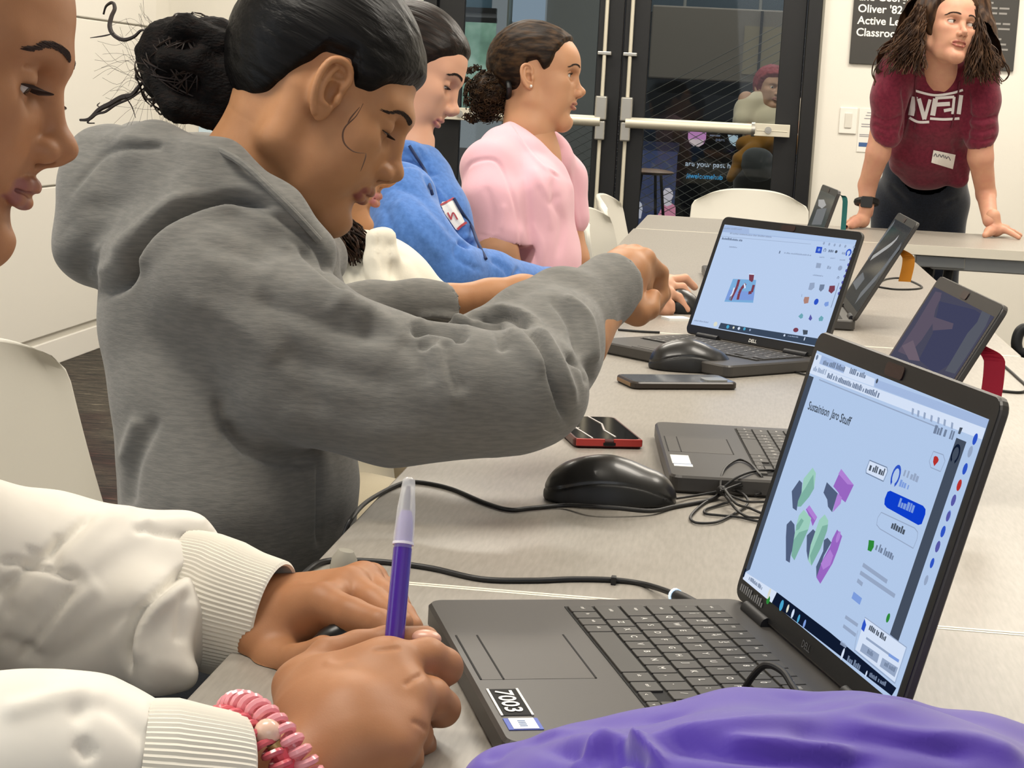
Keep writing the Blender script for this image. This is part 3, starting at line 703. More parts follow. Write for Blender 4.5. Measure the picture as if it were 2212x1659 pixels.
def screen(lp, back, shapes, mats):
    """paint the display: a lit panel with flat coloured shapes or painted reflections on it; shapes are traced along sight lines"""
    r, lid, ML, (x0, x1, y0, y1), s, put = lp
    b = BM(); T = lambda x, y, z: tuple(ML@Vector((x, y, z)))
    b.add([T(x0, y0, .0004), T(x1, y0, .0004), T(x1, y1, .0004), T(x0, y1, .0004)], [(0, 1, 2, 3)], 0)
    ml = [mats[back]]; idx = {}
    cl = lambda p: (min(max(p[0], x0), x1), min(max(p[1], y0), y1))
    z = .0005
    for col, kind, pts, *ex in shapes:
        if col not in idx: idx[col] = len(ml); ml.append(mats[col])
        q = [cl(lid_xy(s, *p)) for p in pts]; z += .000012
        if kind == 'poly': b.add([T(a, c, z) for a, c in q], [tuple(range(len(q)))], idx[col])
        elif kind == 'line':
            wd = ex[0]
            for i in range(len(q)-1):
                a, c = np.array(q[i]), np.array(q[i+1]); d = c-a; n = np.array([-d[1], d[0]])/(np.hypot(*d)+1e-9)*wd/2
                b.add([T(*(a+n), z), T(*(a-n), z), T(*(c-n), z), T(*(c+n), z)], [(0, 1, 2, 3)], idx[col])
        elif kind == 'words':      # a run of small marks that reads as a line of print
            wd = ex[0]; a, c = np.array(q[0]), np.array(q[1]); L = np.hypot(*(c-a)); d = (c-a)/(L+1e-9); n = np.array([-d[1], d[0]]); x = 0; rr = random.Random(int(abs(q[0][0])*1e5))
            while x < L:
                l = wd*(.35+rr.random()*.3); h = wd*(.55+rr.random()*.45); p0 = a+d*x
                b.add([T(*p0, z), T(*(p0+d*l), z), T(*(p0+d*l+n*h), z), T(*(p0+n*h), z)], [(0, 1, 2, 3)], idx[col]); x += l+wd*(.14 if rr.random() > .18 else .5)
        elif kind == 'dot':
            rx = ex[0]; ry = ex[1] if len(ex) > 1 else rx
            b.add([T(q[0][0]+rx*math.cos(t*PI/6), q[0][1]+ry*math.sin(t*PI/6), z) for t in range(12)], [tuple(range(12))], idx[col])
        elif kind == 'ring':
            R0, R1 = ex; n = 14; vs = []
            for t in range(n+1):
                an = -PI*.35+t/n*PI*1.7; vs += [T(q[0][0]+R0*math.cos(an), q[0][1]+R0*1.2*math.sin(an), z), T(q[0][0]+R1*math.cos(an), q[0][1]+R1*1.2*math.sin(an), z)]
            b.add(vs, [(2*t, 2*t+1, 2*t+3, 2*t+2) for t in range(n)], idx[col])
        elif kind == 'text':
            dd = np.array(q[1])-np.array(q[0]); L = np.hypot(*dd); d = dd/L; n = np.array([-d[1], d[0]])
            o3 = np.array(T(*q[0], z)); u3 = np.array(T(*(np.array(q[0])+d), z))-o3; v3 = np.array(T(*(np.array(q[0])+n), z))-o3
            put_text(b, ex[0], o3, u3, v3, ex[1], idx[col], True, width=L)
    return put('screen', b, ml, lid)
SM = {k: emat('screen_'+k, c, s_) for k, c, s_ in [
 ('bg', '#b4cbec', 1.0), ('bg2', '#bcd1f1', 1.0), ('bar', '#a6bce2', 1.0), ('grey', '#74849f', 1), ('lgrey', '#98a9c6', 1), ('dgrey', '#4a5462', 1), ('strip', '#454f5f', 1), ('navy', '#101a30', 1),
 ('green', '#7fb3a4', 1), ('lgreen', '#9fd0c0', 1), ('purple', '#9a68c4', 1), ('lpurple', '#b283d8', 1), ('shadow', '#53617f', 1), ('white', '#d8e5fa', 1), ('blue', '#0e3fce', 1), ('mblue', '#2f55c8', 1),
 ('sblue', '#7f9fe0', 1), ('red', '#b8322f', 1), ('tgreen', '#2f8a3a', 1), ('board', '#7db0de', 1), ('maroon', '#7c4152', 1), ('orange', '#b08478', 1), ('teal', '#6fa9b8', 1), ('cyan', '#4ba6cf', 1), ('violet', '#5a5aa8', 1),
 ('task', '#3c4a5e', 1), ('cream', '#dfe0cf', 1)]}
a_ = lambda X, Y: (1560+X/3.317, 700+Y/3.317)
b_ = lambda X, Y: (1560+X/2.968, 1100+Y/2.968)
A = lambda *p: [a_(*q) for q in p]
B = lambda *p: [b_(*q) for q in p]
near = laptop('near', 'open black laptop nearest the camera, screen showing green and purple blocks')
sh = [('bar', 'poly', A((1100, 395), (1925, 670), (1895, 750), (1095, 450))), ('white', 'poly', A((665, 205), (1100, 395), (1090, 450), (640, 290))), ('bar', 'poly', A((720, 225), (885, 300), (875, 355), (700, 285))),
 ('grey', 'words', A((725, 290), (880, 345)), .0042), ('grey', 'words', A((915, 355), (1020, 390)), .0042), ('grey', 'dot', A((685, 240)), .002), ('dgrey', 'dot', A((1115, 410)), .0017),
 ('white', 'poly', A((640, 290), (1895, 750), (1870, 830), (625, 350))), ('grey', 'words', A((755, 385), (1120, 530)), .0042), ('lgrey', 'words', A((655, 335), (740, 365)), .004),
 ('lgrey', 'line', A((700, 400), (1560, 745)), .0008),
 ('strip', 'poly', A((625, 368), (662, 383))+B((183, 388), (150, 405), (100, 400))+A((560, 560))), 
 ('dgrey', 'text', A((617, 610), (765, 665)), 'Sustainison', .0085), ('dgrey', 'text', A((780, 668), (835, 692)), 'Jaro', .0085), ('dgrey', 'text', A((845, 700), (920, 732)), 'Stuff', .0085),
 ('lgreen', 'poly', A((655, 1030), (678, 1070), (665, 1180), (630, 1240), (570, 1310), (545, 1310), (552, 1250), (575, 1200), (590, 1110))),
 ('green', 'poly', A((600, 1180), (640, 1110), (660, 1080), (665, 1180), (630, 1240), (570, 1310), (545, 1310), (552, 1250))),
 ('shadow', 'poly', A((560, 1120), (580, 1140), (575, 1210), (550, 1270), (540, 1340), (512, 1320), (505, 1200))),
 ('purple', 'poly', A((860, 1040), (950, 1155), (890, 1280), (855, 1250), (840, 1210), (803, 1165))), ('lpurple', 'poly', A((860, 1040), (950, 1155), (905, 1150), (840, 1075))), ('lpurple', 'poly', A((835, 1215), (865, 1245), (855, 1290), (800, 1350), (812, 1290))),
 ('shadow', 'poly', A((757, 1135), (835, 1215), (812, 1290), (795, 1350), (765, 1310), (760, 1260), (733, 1210))), ('purple', 'poly', A((632, 1300), (688, 1385), (655, 1450), (640, 1400), (607, 1330))), ('lpurple', 'poly', A((632, 1300), (688, 1385), (670, 1410), (612, 1325))),
 ('shadow', 'poly', B((447, 72), (470, 100), (475, 200), (445, 300), (440, 345), (415, 330), (415, 180), (420, 100))), ('lgreen', 'poly', B((530, 5), (578, 60), (560, 130), (520, 220), (470, 330), (450, 300), (465, 200), (480, 110), (500, 40))),
 ('green', 'poly', B((530, 140), (560, 130), (520, 220), (470, 330), (450, 300), (465, 200), (500, 150))), ('green', 'poly', B((515, 60), (530, 75), (500, 130), (480, 140), (482, 105))),
 ('shadow', 'poly', B((590, 130), (610, 150), (580, 230), (558, 330), (548, 270), (550, 170))), ('lgreen', 'poly', B((665, 35), (688, 75), (680, 140), (640, 250), (580, 365), (558, 330), (575, 230), (630, 70))), ('green', 'poly', B((650, 110), (686, 100), (680, 140), (640, 250), (580, 365), (570, 300))),
 ('shadow', 'poly', B((683, 185), (708, 215), (660, 300), (612, 440), (610, 370), (655, 270), (660, 200))), ('purple', 'poly', B((745, 132), (777, 175), (750, 260), (715, 350), (637, 480), (612, 440), (650, 330), (700, 240), (715, 190))),
 ('lpurple', 'poly', B((700, 260), (720, 300), (700, 360), (655, 390), (640, 350))), ('lpurple', 'dot', B((752, 180)), .0028, .004),
 ('grey', 'line', A((1065, 978), (1190, 1030), (1195, 1060), (1165, 1130), (1040, 1070), (1040, 1045), (1065, 978)), .0006), ('white', 'poly', A((1067, 984), (1187, 1034), (1190, 1060), (1162, 1122), (1045, 1066), (1045, 1045))), ('dgrey', 'words', A((1058, 1050), (1165, 1092)), .005),
 ('mblue', 'ring', A((1253, 1092)), .0042, .0062), ('lgrey', 'words', A((1305, 1090), (1400, 1135)), .0055), ('sblue', 'words', A((1275, 1165), (1345, 1190)), .005),
 ('blue', 'poly', A((1215, 1197), (1450, 1305), (1468, 1330), (1466, 1365), (1440, 1436), (1415, 1443), (1190, 1318), (1172, 1295), (1175, 1255), (1195, 1205))), ('sblue', 'words', A((1268, 1310), (1362, 1352)), .006),
 ('lgrey', 'line', A((1150, 1352), (1390, 1465), (1412, 1495), (1408, 1540), (1380, 1610), (1140, 1470), (1117, 1440), (1125, 1390), (1150, 1352)), .0006), ('dgrey', 'words', A((1218, 1465), (1302, 1508)), .0055),
 ('lgrey', 'line', A((1525, 915), (1595, 940), (1608, 985), (1575, 1060), (1505, 1030), (1495, 985), (1525, 915)), .0006), ('red', 'poly', A((1540, 948), (1555, 955), (1563, 975), (1558, 990), (1530, 1022), (1522, 990), (1528, 955))),
 ('grey', 'words', A((1522, 785), (1600, 810)), .006), ('grey', 'words', A((1635, 825), (1655, 832)), .006),
 ('strip', 'poly', A((1690, 818), (1762, 848))+B((1140, 850), (1085, 805))), ('navy', 'ring', A((1683, 935)), .0036, .0052),
 ('tgreen', 'poly', B((950, 200), (985, 205), (982, 245), (965, 275), (942, 265), (948, 225))), ('grey', 'words', B((990, 262), (1105, 332)), .005),
 ('lgrey', 'line', B((912, 358), (1068, 468)), .0026), ('lgrey', 'line', B((895, 408), (1118, 560)), .0026), ('lgrey', 'line', B((877, 458), (910, 486)), .0026), ('sblue', 'line', B((847, 552), (900, 595)), .0045),
 ('lgrey', 'line', B((800, 692), (880, 748)), .0022), ('lgrey', 'line', B((787, 750), (868, 812)), .0022), ('tgreen', 'dot', B((1075, 700)), .0022, .003),
 ('lgrey', 'line', B((925, 695), (1195, 890), (1120, 1120), (858, 905), (880, 780)), .0006), ('white', 'poly', B((928, 700), (1190, 890), (1118, 1110), (866, 903))), ('mblue', 'poly', B((925, 705), (935, 745), (920, 790), (903, 770), (912, 735))),
 ('dgrey', 'words', B((950, 775), (1058, 852)), .0038), ('lgrey', 'line', B((935, 828), (1145, 978)), .0014), ('sblue', 'line', B((1080, 935), (1145, 978)), .0018),
 ('lgrey', 'poly', B((912, 862), (1020, 935), (1005, 990), (895, 912))), ('lgrey', 'poly', B((1040, 955), (1140, 1020), (1118, 1080), (1022, 1010))), ('grey', 'words', B((940, 925), (975, 950)), .003), ('grey', 'words', B((1050, 1005), (1110, 1045)), .003),
 ('navy', 'poly', B((362, 535), (700, 790), (1130, 1150), (1100, 1200), (320, 618))), ('white', 'poly', B((150, 400), (362, 535), (325, 615), (140, 460))), ('navy', 'poly', B((150, 375), (168, 385), (150, 440), (130, 425))), ('grey', 'words', B((180, 455), (262, 520)), .003), ('tgreen', 'dot', B((305, 590)), .003, .003), ('cream', 'dot', B((312, 545)), .002, .004),
 ('cyan', 'dot', B((392, 620)), .003, .004), ('cream', 'dot', B((432, 640)), .0018, .003), ('white', 'dot', B((465, 672)), .002, .0033), ('cyan', 'dot', B((502, 705)), .0018, .003), ('sblue', 'dot', B((540, 738)), .0018, .003),
 ('white', 'dot', B((786, 932)), .0016, .004), ('grey', 'words', B((812, 975), (885, 1030)), .004), ('white', 'dot', B((938, 1058)), .001, .002), ('grey', 'words', B((955, 1075), (1000, 1105)), .003), ('grey', 'words', B((1010, 1110), (1060, 1140)), .003), ('lgrey', 'words', B((770, 870), (800, 890)), .003)]
for X, Y in ((1385, 640), (1425, 655), (1470, 670), (1520, 690), (1570, 705), (1615, 720), (1668, 742)): sh.append(('lgrey', 'poly', A((X-8, Y-35), (X+6, Y-28), (X, Y+18), (X-14, Y+10))))
sh.append(('dgrey', 'poly', A((1720, 745), (1742, 748), (1722, 795), (1706, 790))))
for X, Y, c in ((1830, 830, 'mblue'), (1795, 920, 'lgrey'), (1758, 1043, 'mblue'), (1716, 1160, 'red'), (1676, 1268, 'violet'), (1640, 1380, 'sblue'), (1601, 1492, 'mblue'), (1563, 1600, 'violet')): sh.append((c, 'dot', A((X, Y)), .0026, .0036))
for X, Y, c in ((1466, 50, 'violet'), (1431, 150, 'mblue'), (1397, 246, 'violet'), (1363, 350, 'mblue'), (1325, 460, 'lgrey')): sh.append((c, 'dot', B((X, Y)), .0022, .0032))
screen(near, 'bg', sh, SM)
def deck_text(lp, name, label, parts):
    r = lp[0]; put = lp[5]; o = put(name, *parts); o['label'] = label; return o
_, lid, ML, sc_, s_, put = near
T = lambda M_, x, y, z: tuple(M_@Vector((x, y, z)))
def lid_text(lp, txt, x, y, size, m, name, width=None):
    ML = lp[2]; b = BM(); o3 = np.array(T(ML, x, y, .0006)); put_text(b, txt, o3, np.array(T(ML, x+1, y, .0006))-o3, np.array(T(ML, x, y+1, .0006))-o3, size, 0, True, width=width, center=True)
    return lp[5](name, b, m, lp[1])
lid_text(near, 'DELL', .0, .0055, .007, [mat('logo_dim', '#4c4d50', .5)], 'logo')
b = BM(); rr = random.Random(5)
for i in range(12): x = -.140+i*.0042; b.box(tuple(np.array((x, .008, .0004))), tuple(np.array((x+.0026, .008+.003+rr.random()*.003, .0007))), M=ML)
put('bezel_print', b, [mat('print_grey', '#77787a', .6)], lid)
b = BM(); b.box((.0545, -.2235, ZB-.001), (.1025, -.2045, ZB-.0006), 0); b.box((.0545, -.2240, ZB-.0008), (.1030, -.2226, ZB-.0002), 1); b.box((.0545, -.2056, ZB-.0008), (.1030, -.2042, ZB-.0002), 1)
put_text(b, '7003', (.0585, -.2195, ZB-.0001), (1, 0, 0), (0, 1, 0), .0150, 1, True, width=.039)
put('asset_sticker', b, [M['groove'], M['label_white']])
b = BM(); b.box((.108, -.2240, ZB-.001), (.1275, -.2035, ZB-.0005), 0); b.box((.1085, -.2210, ZB-.0006), (.1265, -.2060, ZB-.0002), 1)
for i in range(4): b.box((.113+i*.0028, -.2165, ZB-.0003), (.1145+i*.0028, -.212, ZB-.0001), 2)
put('small_sticker', b, [M['label_blue'], M['label_white'], SM['lgrey']])
# the wide open laptop of the second pair
wide = laptop('wide', 'open laptop with lit pale blue screen showing a small blue board, beside the reaching hand')
c_ = lambda X, Y: (1260+X/3.456, 380+Y/3.456)
C = lambda *p: [c_(*q) for q in p]
sh = [('bar', 'poly', C((1020, 365), (2090, 480), (2085, 520), (1010, 415))), ('bg', 'poly', C((1240, 395), (2088, 485), (2082, 520), (1240, 430))), ('lgrey', 'words', C((1030, 395), (1180, 405)), .003), ('lgrey', 'words', C((1095, 435), (1400, 462)), .003), ('lgrey', 'line', C((1020, 450), (1700, 510)), .0006),
 ('grey', 'words', C((1035, 475), (1180, 490)), .0042), ('grey', 'words', C((1460, 580), (1480, 582)), .006), ('lgrey', 'words', C((1500, 580), (1700, 600)), .0026), ('lgrey', 'words', C((1090, 535), (1150, 540)), .0026),
 ('mblue', 'poly', C((1745, 528), (1787, 532), (1778, 580), (1733, 575))), ('sblue', 'dot', C((1762, 553)), .0025), ('grey', 'ring', C((1805, 556)), .0014, .0026), ('grey', 'words', C((1830, 570), (1865, 572)), .005), ('dgrey', 'dot', C((1890, 567)), .0024), ('lgrey', 'words', C((1930, 585), (1945, 588)), .005), ('mblue', 'ring', C((1982, 575)), .003, .0052),
 ('board', 'poly', C((1120, 770), (1293, 778), (1270, 948), (1055, 940))), ('sblue', 'poly', C((1090, 850), (1280, 870), (1272, 930), (1062, 925))), ('maroon', 'line', C((1165, 775), (1150, 830), (1125, 880), (1100, 930)), .0052), ('white', 'line', C((1130, 835), (1115, 880), (1098, 905)), .003),
 ('maroon', 'line', C((1215, 805), (1180, 845), (1165, 880), (1155, 925)), .0052), ('white', 'line', C((1205, 805), (1210, 840)), .003), ('maroon', 'line', C((1275, 815), (1260, 870), (1235, 875)), .0052), ('maroon', 'poly', C((1240, 735), (1278, 738), (1272, 780), (1262, 795), (1240, 780))), ('white', 'line', C((1238, 733), (1278, 736)), .0018), ('grey', 'line', C((1105, 900), (1095, 930)), .004),
 ('lgrey', 'words', C((1765, 612), (1800, 614)), .0022), ('lgrey', 'words', C((1845, 618), (1880, 620)), .0022), ('lgrey', 'words', C((1915, 632), (1955, 635)), .0022), ('lgrey', 'poly', C((1745, 650), (1780, 655), (1772, 690), (1737, 688))), ('lgrey', 'words', C((1820, 695), (1850, 698)), .007), ('lgrey', 'dot', C((1920, 690)), .004), ('lgrey', 'words', C((1715, 745), (1790, 755)), .0025),
 ('lgrey', 'poly', C((1695, 800), (1730, 798), (1728, 835), (1705, 855), (1682, 850))), ('grey', 'poly', C((1770, 812), (1805, 812), (1798, 845), (1775, 866), (1762, 850))), ('maroon', 'poly', C((1842, 822), (1882, 820), (1880, 855), (1855, 880), (1833, 862))),
 ('orange', 'poly', C((1655, 905), (1690, 905), (1682, 950), (1652, 956), (1647, 930))), ('mblue', 'dot', C((1742, 941)), .0042, .005), ('sblue', 'poly', C((1808, 945), (1835, 940), (1833, 970), (1810, 978), (1800, 962))), ('teal', 'poly', C((1633, 1026), (1645, 1040), (1640, 1062), (1625, 1068), (1608, 1050))), ('violet', 'poly', C((1700, 1035), (1712, 1065), (1700, 1083), (1684, 1070))), ('teal', 'poly', C((1780, 1045), (1797, 1060), (1788, 1085), (1762, 1085), (1760, 1065))),
 ('grey', 'line', C((1912, 800), (1852, 985)), .001), ('lgrey', 'line', C((1635, 885), (1633, 905)), .001), ('grey', 'ring', C((1905, 762)), .001, .002),
 ('task', 'poly', C((1030, 1098), (1200, 1128), (1752, 1215), (1740, 1270), (1010, 1140))), ('lgrey', 'words', C((830, 1085), (930, 1100)), .0028), ('cream', 'dot', C((990, 1108)), .004), ('cyan', 'dot', C((1082, 1128)), .003), ('cream', 'dot', C((1125, 1134)), .002), ('white', 'dot', C((1165, 1140)), .0025), ('cyan', 'dot', C((1206, 1144)), .0025), ('lgrey', 'dot', C((1248, 1152)), .0018),
 ('maroon', 'dot', C((1590, 1152)), .0052, .0036), ('dgrey', 'poly', C((1642, 1150), (1680, 1155), (1676, 1185), (1645, 1188))), ('white', 'dot', C((1505, 1192)), .0018), ('lgrey', 'words', C((1530, 1200), (1605, 1210)), .002), ('white', 'dot', C((1655, 1218)), .001, .003)]
for X, Y in ((1800, 505), (1840, 512), (1880, 518), (1920, 522), (1960, 528), (2035, 535), (2028, 575)): sh.append(('lgrey', 'dot', C((X, Y)), .0018, .0024))
for X, Y in ((2013, 622), (1997, 667), (1980, 710), (1966, 752), (1950, 798), (1933, 840), (1918, 880)): sh.append(('violet', 'dot', C((X, Y)), .0015, .0024))
screen(wide, 'bg2', sh, SM)
lid_text(wide, 'DELL', 0.002, .0048, .0075, [M['label_white']], 'logo')
second = laptop('second', 'laptop with dim lilac screen whose base lies beside the red phone')
SD = {k: emat('dim_reflection_'+k, c, 1) for k, c in [('bg', '#4a4a5c'), ('lil', '#5e5565'), ('gry', '#585b66'), ('blu', '#41435d'), ('pink', '#6e616e')]}  # soft reflection on the dark display, painted as faintly glowing patches
d_ = lambda X, Y: (1660+X/3.319, 380+Y/3.319)
Dz = lambda *p: [d_(*q) for q in p]
screen(second, 'bg', [('blu', 'poly', Dz((1230, 900), (1480, 960), (1540, 1000), (1380, 1300), (1200, 1420), (1080, 1320), (1180, 1130))), ('lil', 'poly', Dz((1200, 830), (1240, 870), (1200, 960), (1180, 1060), (1100, 1180), (1000, 1290), (930, 1260), (1050, 1080))),
 ('lil', 'poly', Dz((1180, 1010), (1330, 1060), (1320, 1100), (1180, 1110))), ('gry', 'poly', Dz((1540, 960), (1600, 990), (1560, 1080), (1420, 1300), (1340, 1420), (1270, 1400), (1430, 1130), (1500, 1050))), ('pink', 'poly', Dz((960, 1220), (1040, 1180), (1090, 1330), (1010, 1320))), ('lil', 'poly', Dz((1200, 830), (1245, 840), (1230, 900), (1190, 890)))], SD)
third = laptop('third', 'thin slanted laptop lid with dark glossy screen and orange strap behind', full_keys=False)
SG = {'bg': mat('gloss_screen', '#14161c', .12, emit='#1a1f28', estr=.6), 'a': mat('gloss_grey', '#4b525e', .25, emit='#3a414c', estr=.6), 'b': mat('gloss_light', '#8b8f95', .3, emit='#70757d', estr=.6)}  # grey and light tones paint reflections on the glossy screens, slightly glowing
screen(third, 'bg', [('a', 'poly', Dz((600, 760), (680, 690), (690, 740), (630, 820))), ('b', 'line', Dz((740, 590), (870, 500), (900, 475), (930, 440)), .012), ('a', 'line', Dz((905, 330), (780, 470), (700, 580)), .02), ('a', 'line', Dz((640, 880), (800, 700), (950, 500)), .03)], SG)
far = laptop('far', 'farthest small upright laptop lid with teal strap, at the end of the table row', full_keys=False)
screen(far, 'bg', [('b', 'poly', Dz((360, 170), (400, 170), (415, 210), (385, 235), (358, 215))), ('a', 'poly', Dz((350, 240), (420, 230), (380, 350), (310, 350)))], SG)
def strap(lp, top_px, drop, wdt, col, label):
    """a cloth strap hooked on the back of the lid, hanging straight down"""
    s = lp[4]; u, v = lid_xy(s, *top_px); X = np.array([math.sin(s['a']), -math.cos(s['a']), 0]); fr = -np.array([math.cos(s['a']), math.sin(s['a']), 0]); up = fr*math.cos(s['o'])+np.array([0, 0, math.sin(s['o'])])
    bk = np.cross(X, up); bk = bk if bk@fr < 0 else -bk; S0 = np.array([s['x'], s['y'], TZ+ZB])+X*u+up*v+bk*.009
    z1 = TZ+.001 if drop is None else S0[2]-drop; q = spline([S0+up*.006, S0, S0*[1, 1, 0]+bk*.004+np.array([0, 0, S0[2]-.012]), S0*[1, 1, 0]+bk*.003+np.array([.001, 0, (S0[2]+z1)/2]), S0*[1, 1, 0]+np.array([0, .002, z1])], 6)
    wr_ = np.array([1.0, .15, 0])/np.hypot(1, .15); vs = []; fs = []
    for i, p in enumerate(q):
        g = min(1, max(0, i/(len(q)-1)-.18)*3.2); right = X*(-1 if X[0] < 0 else 1)*(1-g)+wr_*g; right = right/np.linalg.norm(right); p = p+np.array([.010, 0, 0])*g
        for a in (-wdt/2, wdt/2):
            for t in (-.0009, .0009): vs.append(p+right*a+np.array([0, t, 0]))
    for i in range(len(q)-1):
        o = i*4; n = o+4; fs += [(o, n, n+2, o+2), (o+1, o+3, n+3, n+1), (o, o+1, n+1, n), (o+2, n+2, n+3, o+3)]
    fs += [(0, 2, 3, 1), (len(vs)-4, len(vs)-3, len(vs)-1, len(vs)-2)]
    o = BM().add(vs, fs).build('strap', mat('strap_'+col[1:], col, .75, bump=(900, .3, .001, (1, 1, 1)))); o.parent = lp[0]; o.matrix_parent_inverse = lp[0].matrix_basis.inverted(); o['label'] = label
strap(second, (2104, 738), .080, .021, '#b8193a', 'crimson fabric strap')
strap(third, (1938, 534), .056, .022, '#c98016', 'orange fabric strap')
strap(far, (1804, 418), None, .011, '#1f6b68', 'teal fabric strap')
for lp_, key_ in ((second, 'L4'),):
    r, lid, ML, sc_, s_, put = lp_
    b = BM(); b.box((.048, -.207, ZB-.001), (.094, -.188, ZB-.0005), 0); b.box((.097, -.206, ZB-.001), (.108, -.187, ZB-.0005), 0); b.box((.0935, -.206, ZB-.001), (.097, -.187, ZB-.0006), 1)
    put('sticker', b, [M['label_white'], SM['lgrey']])

# ================================================================= mice, phones, cords
def on_table(px, py, z=0): q = onz(px, py, TZ+z); return q
M['mouse'] = mat('mouse_black', '#1b1a19', .34, coat=.15); M['mouse_side'] = mat('mouse_side', '#0b0b0b', .5); M['cord'] = mat('cord_black', '#131212', .5)
def mouse(px_back, px_front, label, wide_=.062):
    """body from the back end to the front end, both given on the table"""
    a = on_table(*px_back); c = on_table(*px_front); ax = c-a; L = np.hypot(ax[0], ax[1]); yaw = math.atan2(ax[1], ax[0]); m = (a+c)/2
    r = empty('computer_mouse', (m[0], m[1], TZ), label, 'computer mouse', None, (0, 0, yaw))
    F = Field((-.07, -.045, -.002), (.07, .045, .05), .0016); k = L/.118
    F.chain([(-.030*k, 0, .006), (0, 0, .007), (.040*k, 0, .003)], [.030, .031, .022], .012, flat=((0, 0, 1), .98))
    F.ell((-.014*k, 0, .003), (.046*k, .0310, .0375), None, .01); F.ell((.014*k, 0, .001), (.0465*k, .0290, .0285), None, .03)
    F.cut(lambda X, Y, Z: -(Z-.0008), .001)
    v, q = F.skin(2)
    x = v[:, 0]/k; low = v[:, 2] < .0135+.010*np.clip(1-((x+.005)/.05)**2, -1, 1)
    fm = low[q].sum(1) >= 3
    N = normals(v, q); rim = np.abs(v[:, 2]-(.0135+.010*np.clip(1-((x+.005)/.05)**2, -1, 1)))
    v = v-N*(np.exp(-(rim/.0013)**2)*.0011)[:, None]
    o = link('shell', qmesh('shell', v, q, mi=fm.astype(int)), [M['mouse'], M['mouse_side']], None, True); o.parent = r
    b = BM().tube([(.030*k, -.0035, .0215), (.030*k, .0035, .0215)], .0095, 20); o = b.build('wheel', M['mouse_side'], None, True); o.parent = r
    b = BM().box((.012*k, -.0006, .022), (.056*k, .0006, .0245)); 
    return r, yaw, L
m1, yaw1, l1 = mouse((1182, 1078), (1438, 1085), 'black wired mouse with coiled cord in front of the red phone')
m2, yaw2, l2 = mouse((1408, 795), (1564, 801), 'black mouse lying behind the gold-edged phone')
m3, yaw3, l3 = mouse((1432, 671), (1500, 676), 'small black mouse under the far pale hand')
def rr_pts(w, h, r, n=5):
    out = []
    for cx, cy, a0 in ((w-r, h-r, 0), (-w+r, h-r, 90), (-w+r, -h+r, 180), (w-r, -h+r, 270)):
        for k in range(n+1): a = math.radians(a0+90*k/n); out.append((cx+r*math.cos(a), cy+r*math.sin(a)))
    return out
def phone(c, yaw, w, h, label, m_case, m_glass, extra):
    r = empty('phone', (c[0], c[1], TZ), label, 'phone', None, (0, 0, yaw))
    b = BM().rbox((-w/2, -h/2, .0004), (w/2, h/2, .0102), .010, 6, ez=.002); o = b.build('case', m_case, None, False); o.parent = r
    b = BM().rbox((-w/2+.004, -h/2+.004, .0100), (w/2-.004, h/2-.004, .0104), .008, 6); o = b.build('glass', m_glass, None); o.parent = r
    extra(r, w, h); return r
c0 = (on_table(1245, 968)+on_table(1386, 971))/2; c1 = on_table(1316, 911, .01)
dv = np.array([-.30, 1.0]); dv /= np.hypot(*dv); ph = .148
def red_extra(r, w, h):
    b = BM()
    for x in (-.021, .021): b.rbox((x-.016, -h/2-.0006, .003), (x+.016, -h/2+.003, .0105), .001, 2)
    o = b.build('bumper', mat('bumper_red', '#c03a33', .35), None); o.parent = r
    b = BM().rbox((-.007, -h/2-.0011, .0035), (.007, -h/2, .0068), .0005, 2); o = b.build('port', M['groove'], None); o.parent = r
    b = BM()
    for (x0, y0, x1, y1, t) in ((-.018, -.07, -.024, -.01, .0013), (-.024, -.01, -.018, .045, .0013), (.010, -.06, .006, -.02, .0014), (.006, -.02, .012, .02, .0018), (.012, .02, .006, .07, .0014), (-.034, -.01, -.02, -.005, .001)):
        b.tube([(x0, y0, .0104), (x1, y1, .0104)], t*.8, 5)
    o = b.build('glare_film', mat('film_white', '#b8b2ac', .3), None); o.parent = r  # glare on the glass drawn as thin pale streaks
ctr = np.array(c0[:2])+dv*ph/2
phone(ctr, math.atan2(dv[1], dv[0])-PI/2, .079, ph, 'phone in a dark red case lying screen up at the grey sleeve\'s elbow', mat('case_red', '#4a1512', .35), mat('phone_glass', '#0a0a0c', .08), red_extra)
p0, p1 = on_table(1372, 842), on_table(1602, 843); q0 = on_table(1345, 822)
dx = (p1-p0)[:2]; Lp = .152; yawp = math.atan2(dx[1], dx[0]); u_ = np.array([math.cos(yawp), math.sin(yawp)]); n_ = np.array([-u_[1], u_[0]])
def gold_extra(r, w, h):
    b = BM().rbox((-h/2-0, 0, 0), (0, 0, 0), .0001, 1) if False else BM()
    b.rbox((w/2-.0005, -.05, .0035), (w/2+.0008, .045, .0078), .0003, 1); b.rbox((-w/2+.01, h/2-.0005, .003), (w/2-.01, h/2+.0008, .0078), .0003, 1)
    o = b.build('rail', mat('rail_gold', '#8a6a44', .35, metal=.7), None); o.parent = r
    b = BM().rbox((-.03, -h/2+.012, .0102), (-.004, -h/2+.045, .0125), .006, 4); o = b.build('camera_bump', mat('bump_silver', '#9a9a96', .3, metal=.5), None); o.parent = r
phone((p1[:2]+p0[:2])/2+n_*.036-u_*.004, yawp-PI/2+PI, .072, Lp, 'phone with bronze edges lying just in front of a mouse', mat('case_dark', '#2b221b', .35), mat('phone_glass2', '#5b5f66', .12), gold_extra)
def cord(name, pts, r, label, m=None, extra=None):
    b = BM().tube(spline(pts, 7), r, 10); o = b.build(name, m or M['cord'], None, True); 
    if label: tag(o, label, 'cable')
    return o
def tp(px, py, z=.0022): q = onz(px, py, TZ+z); return q
e0 = tp(652, 1238); 
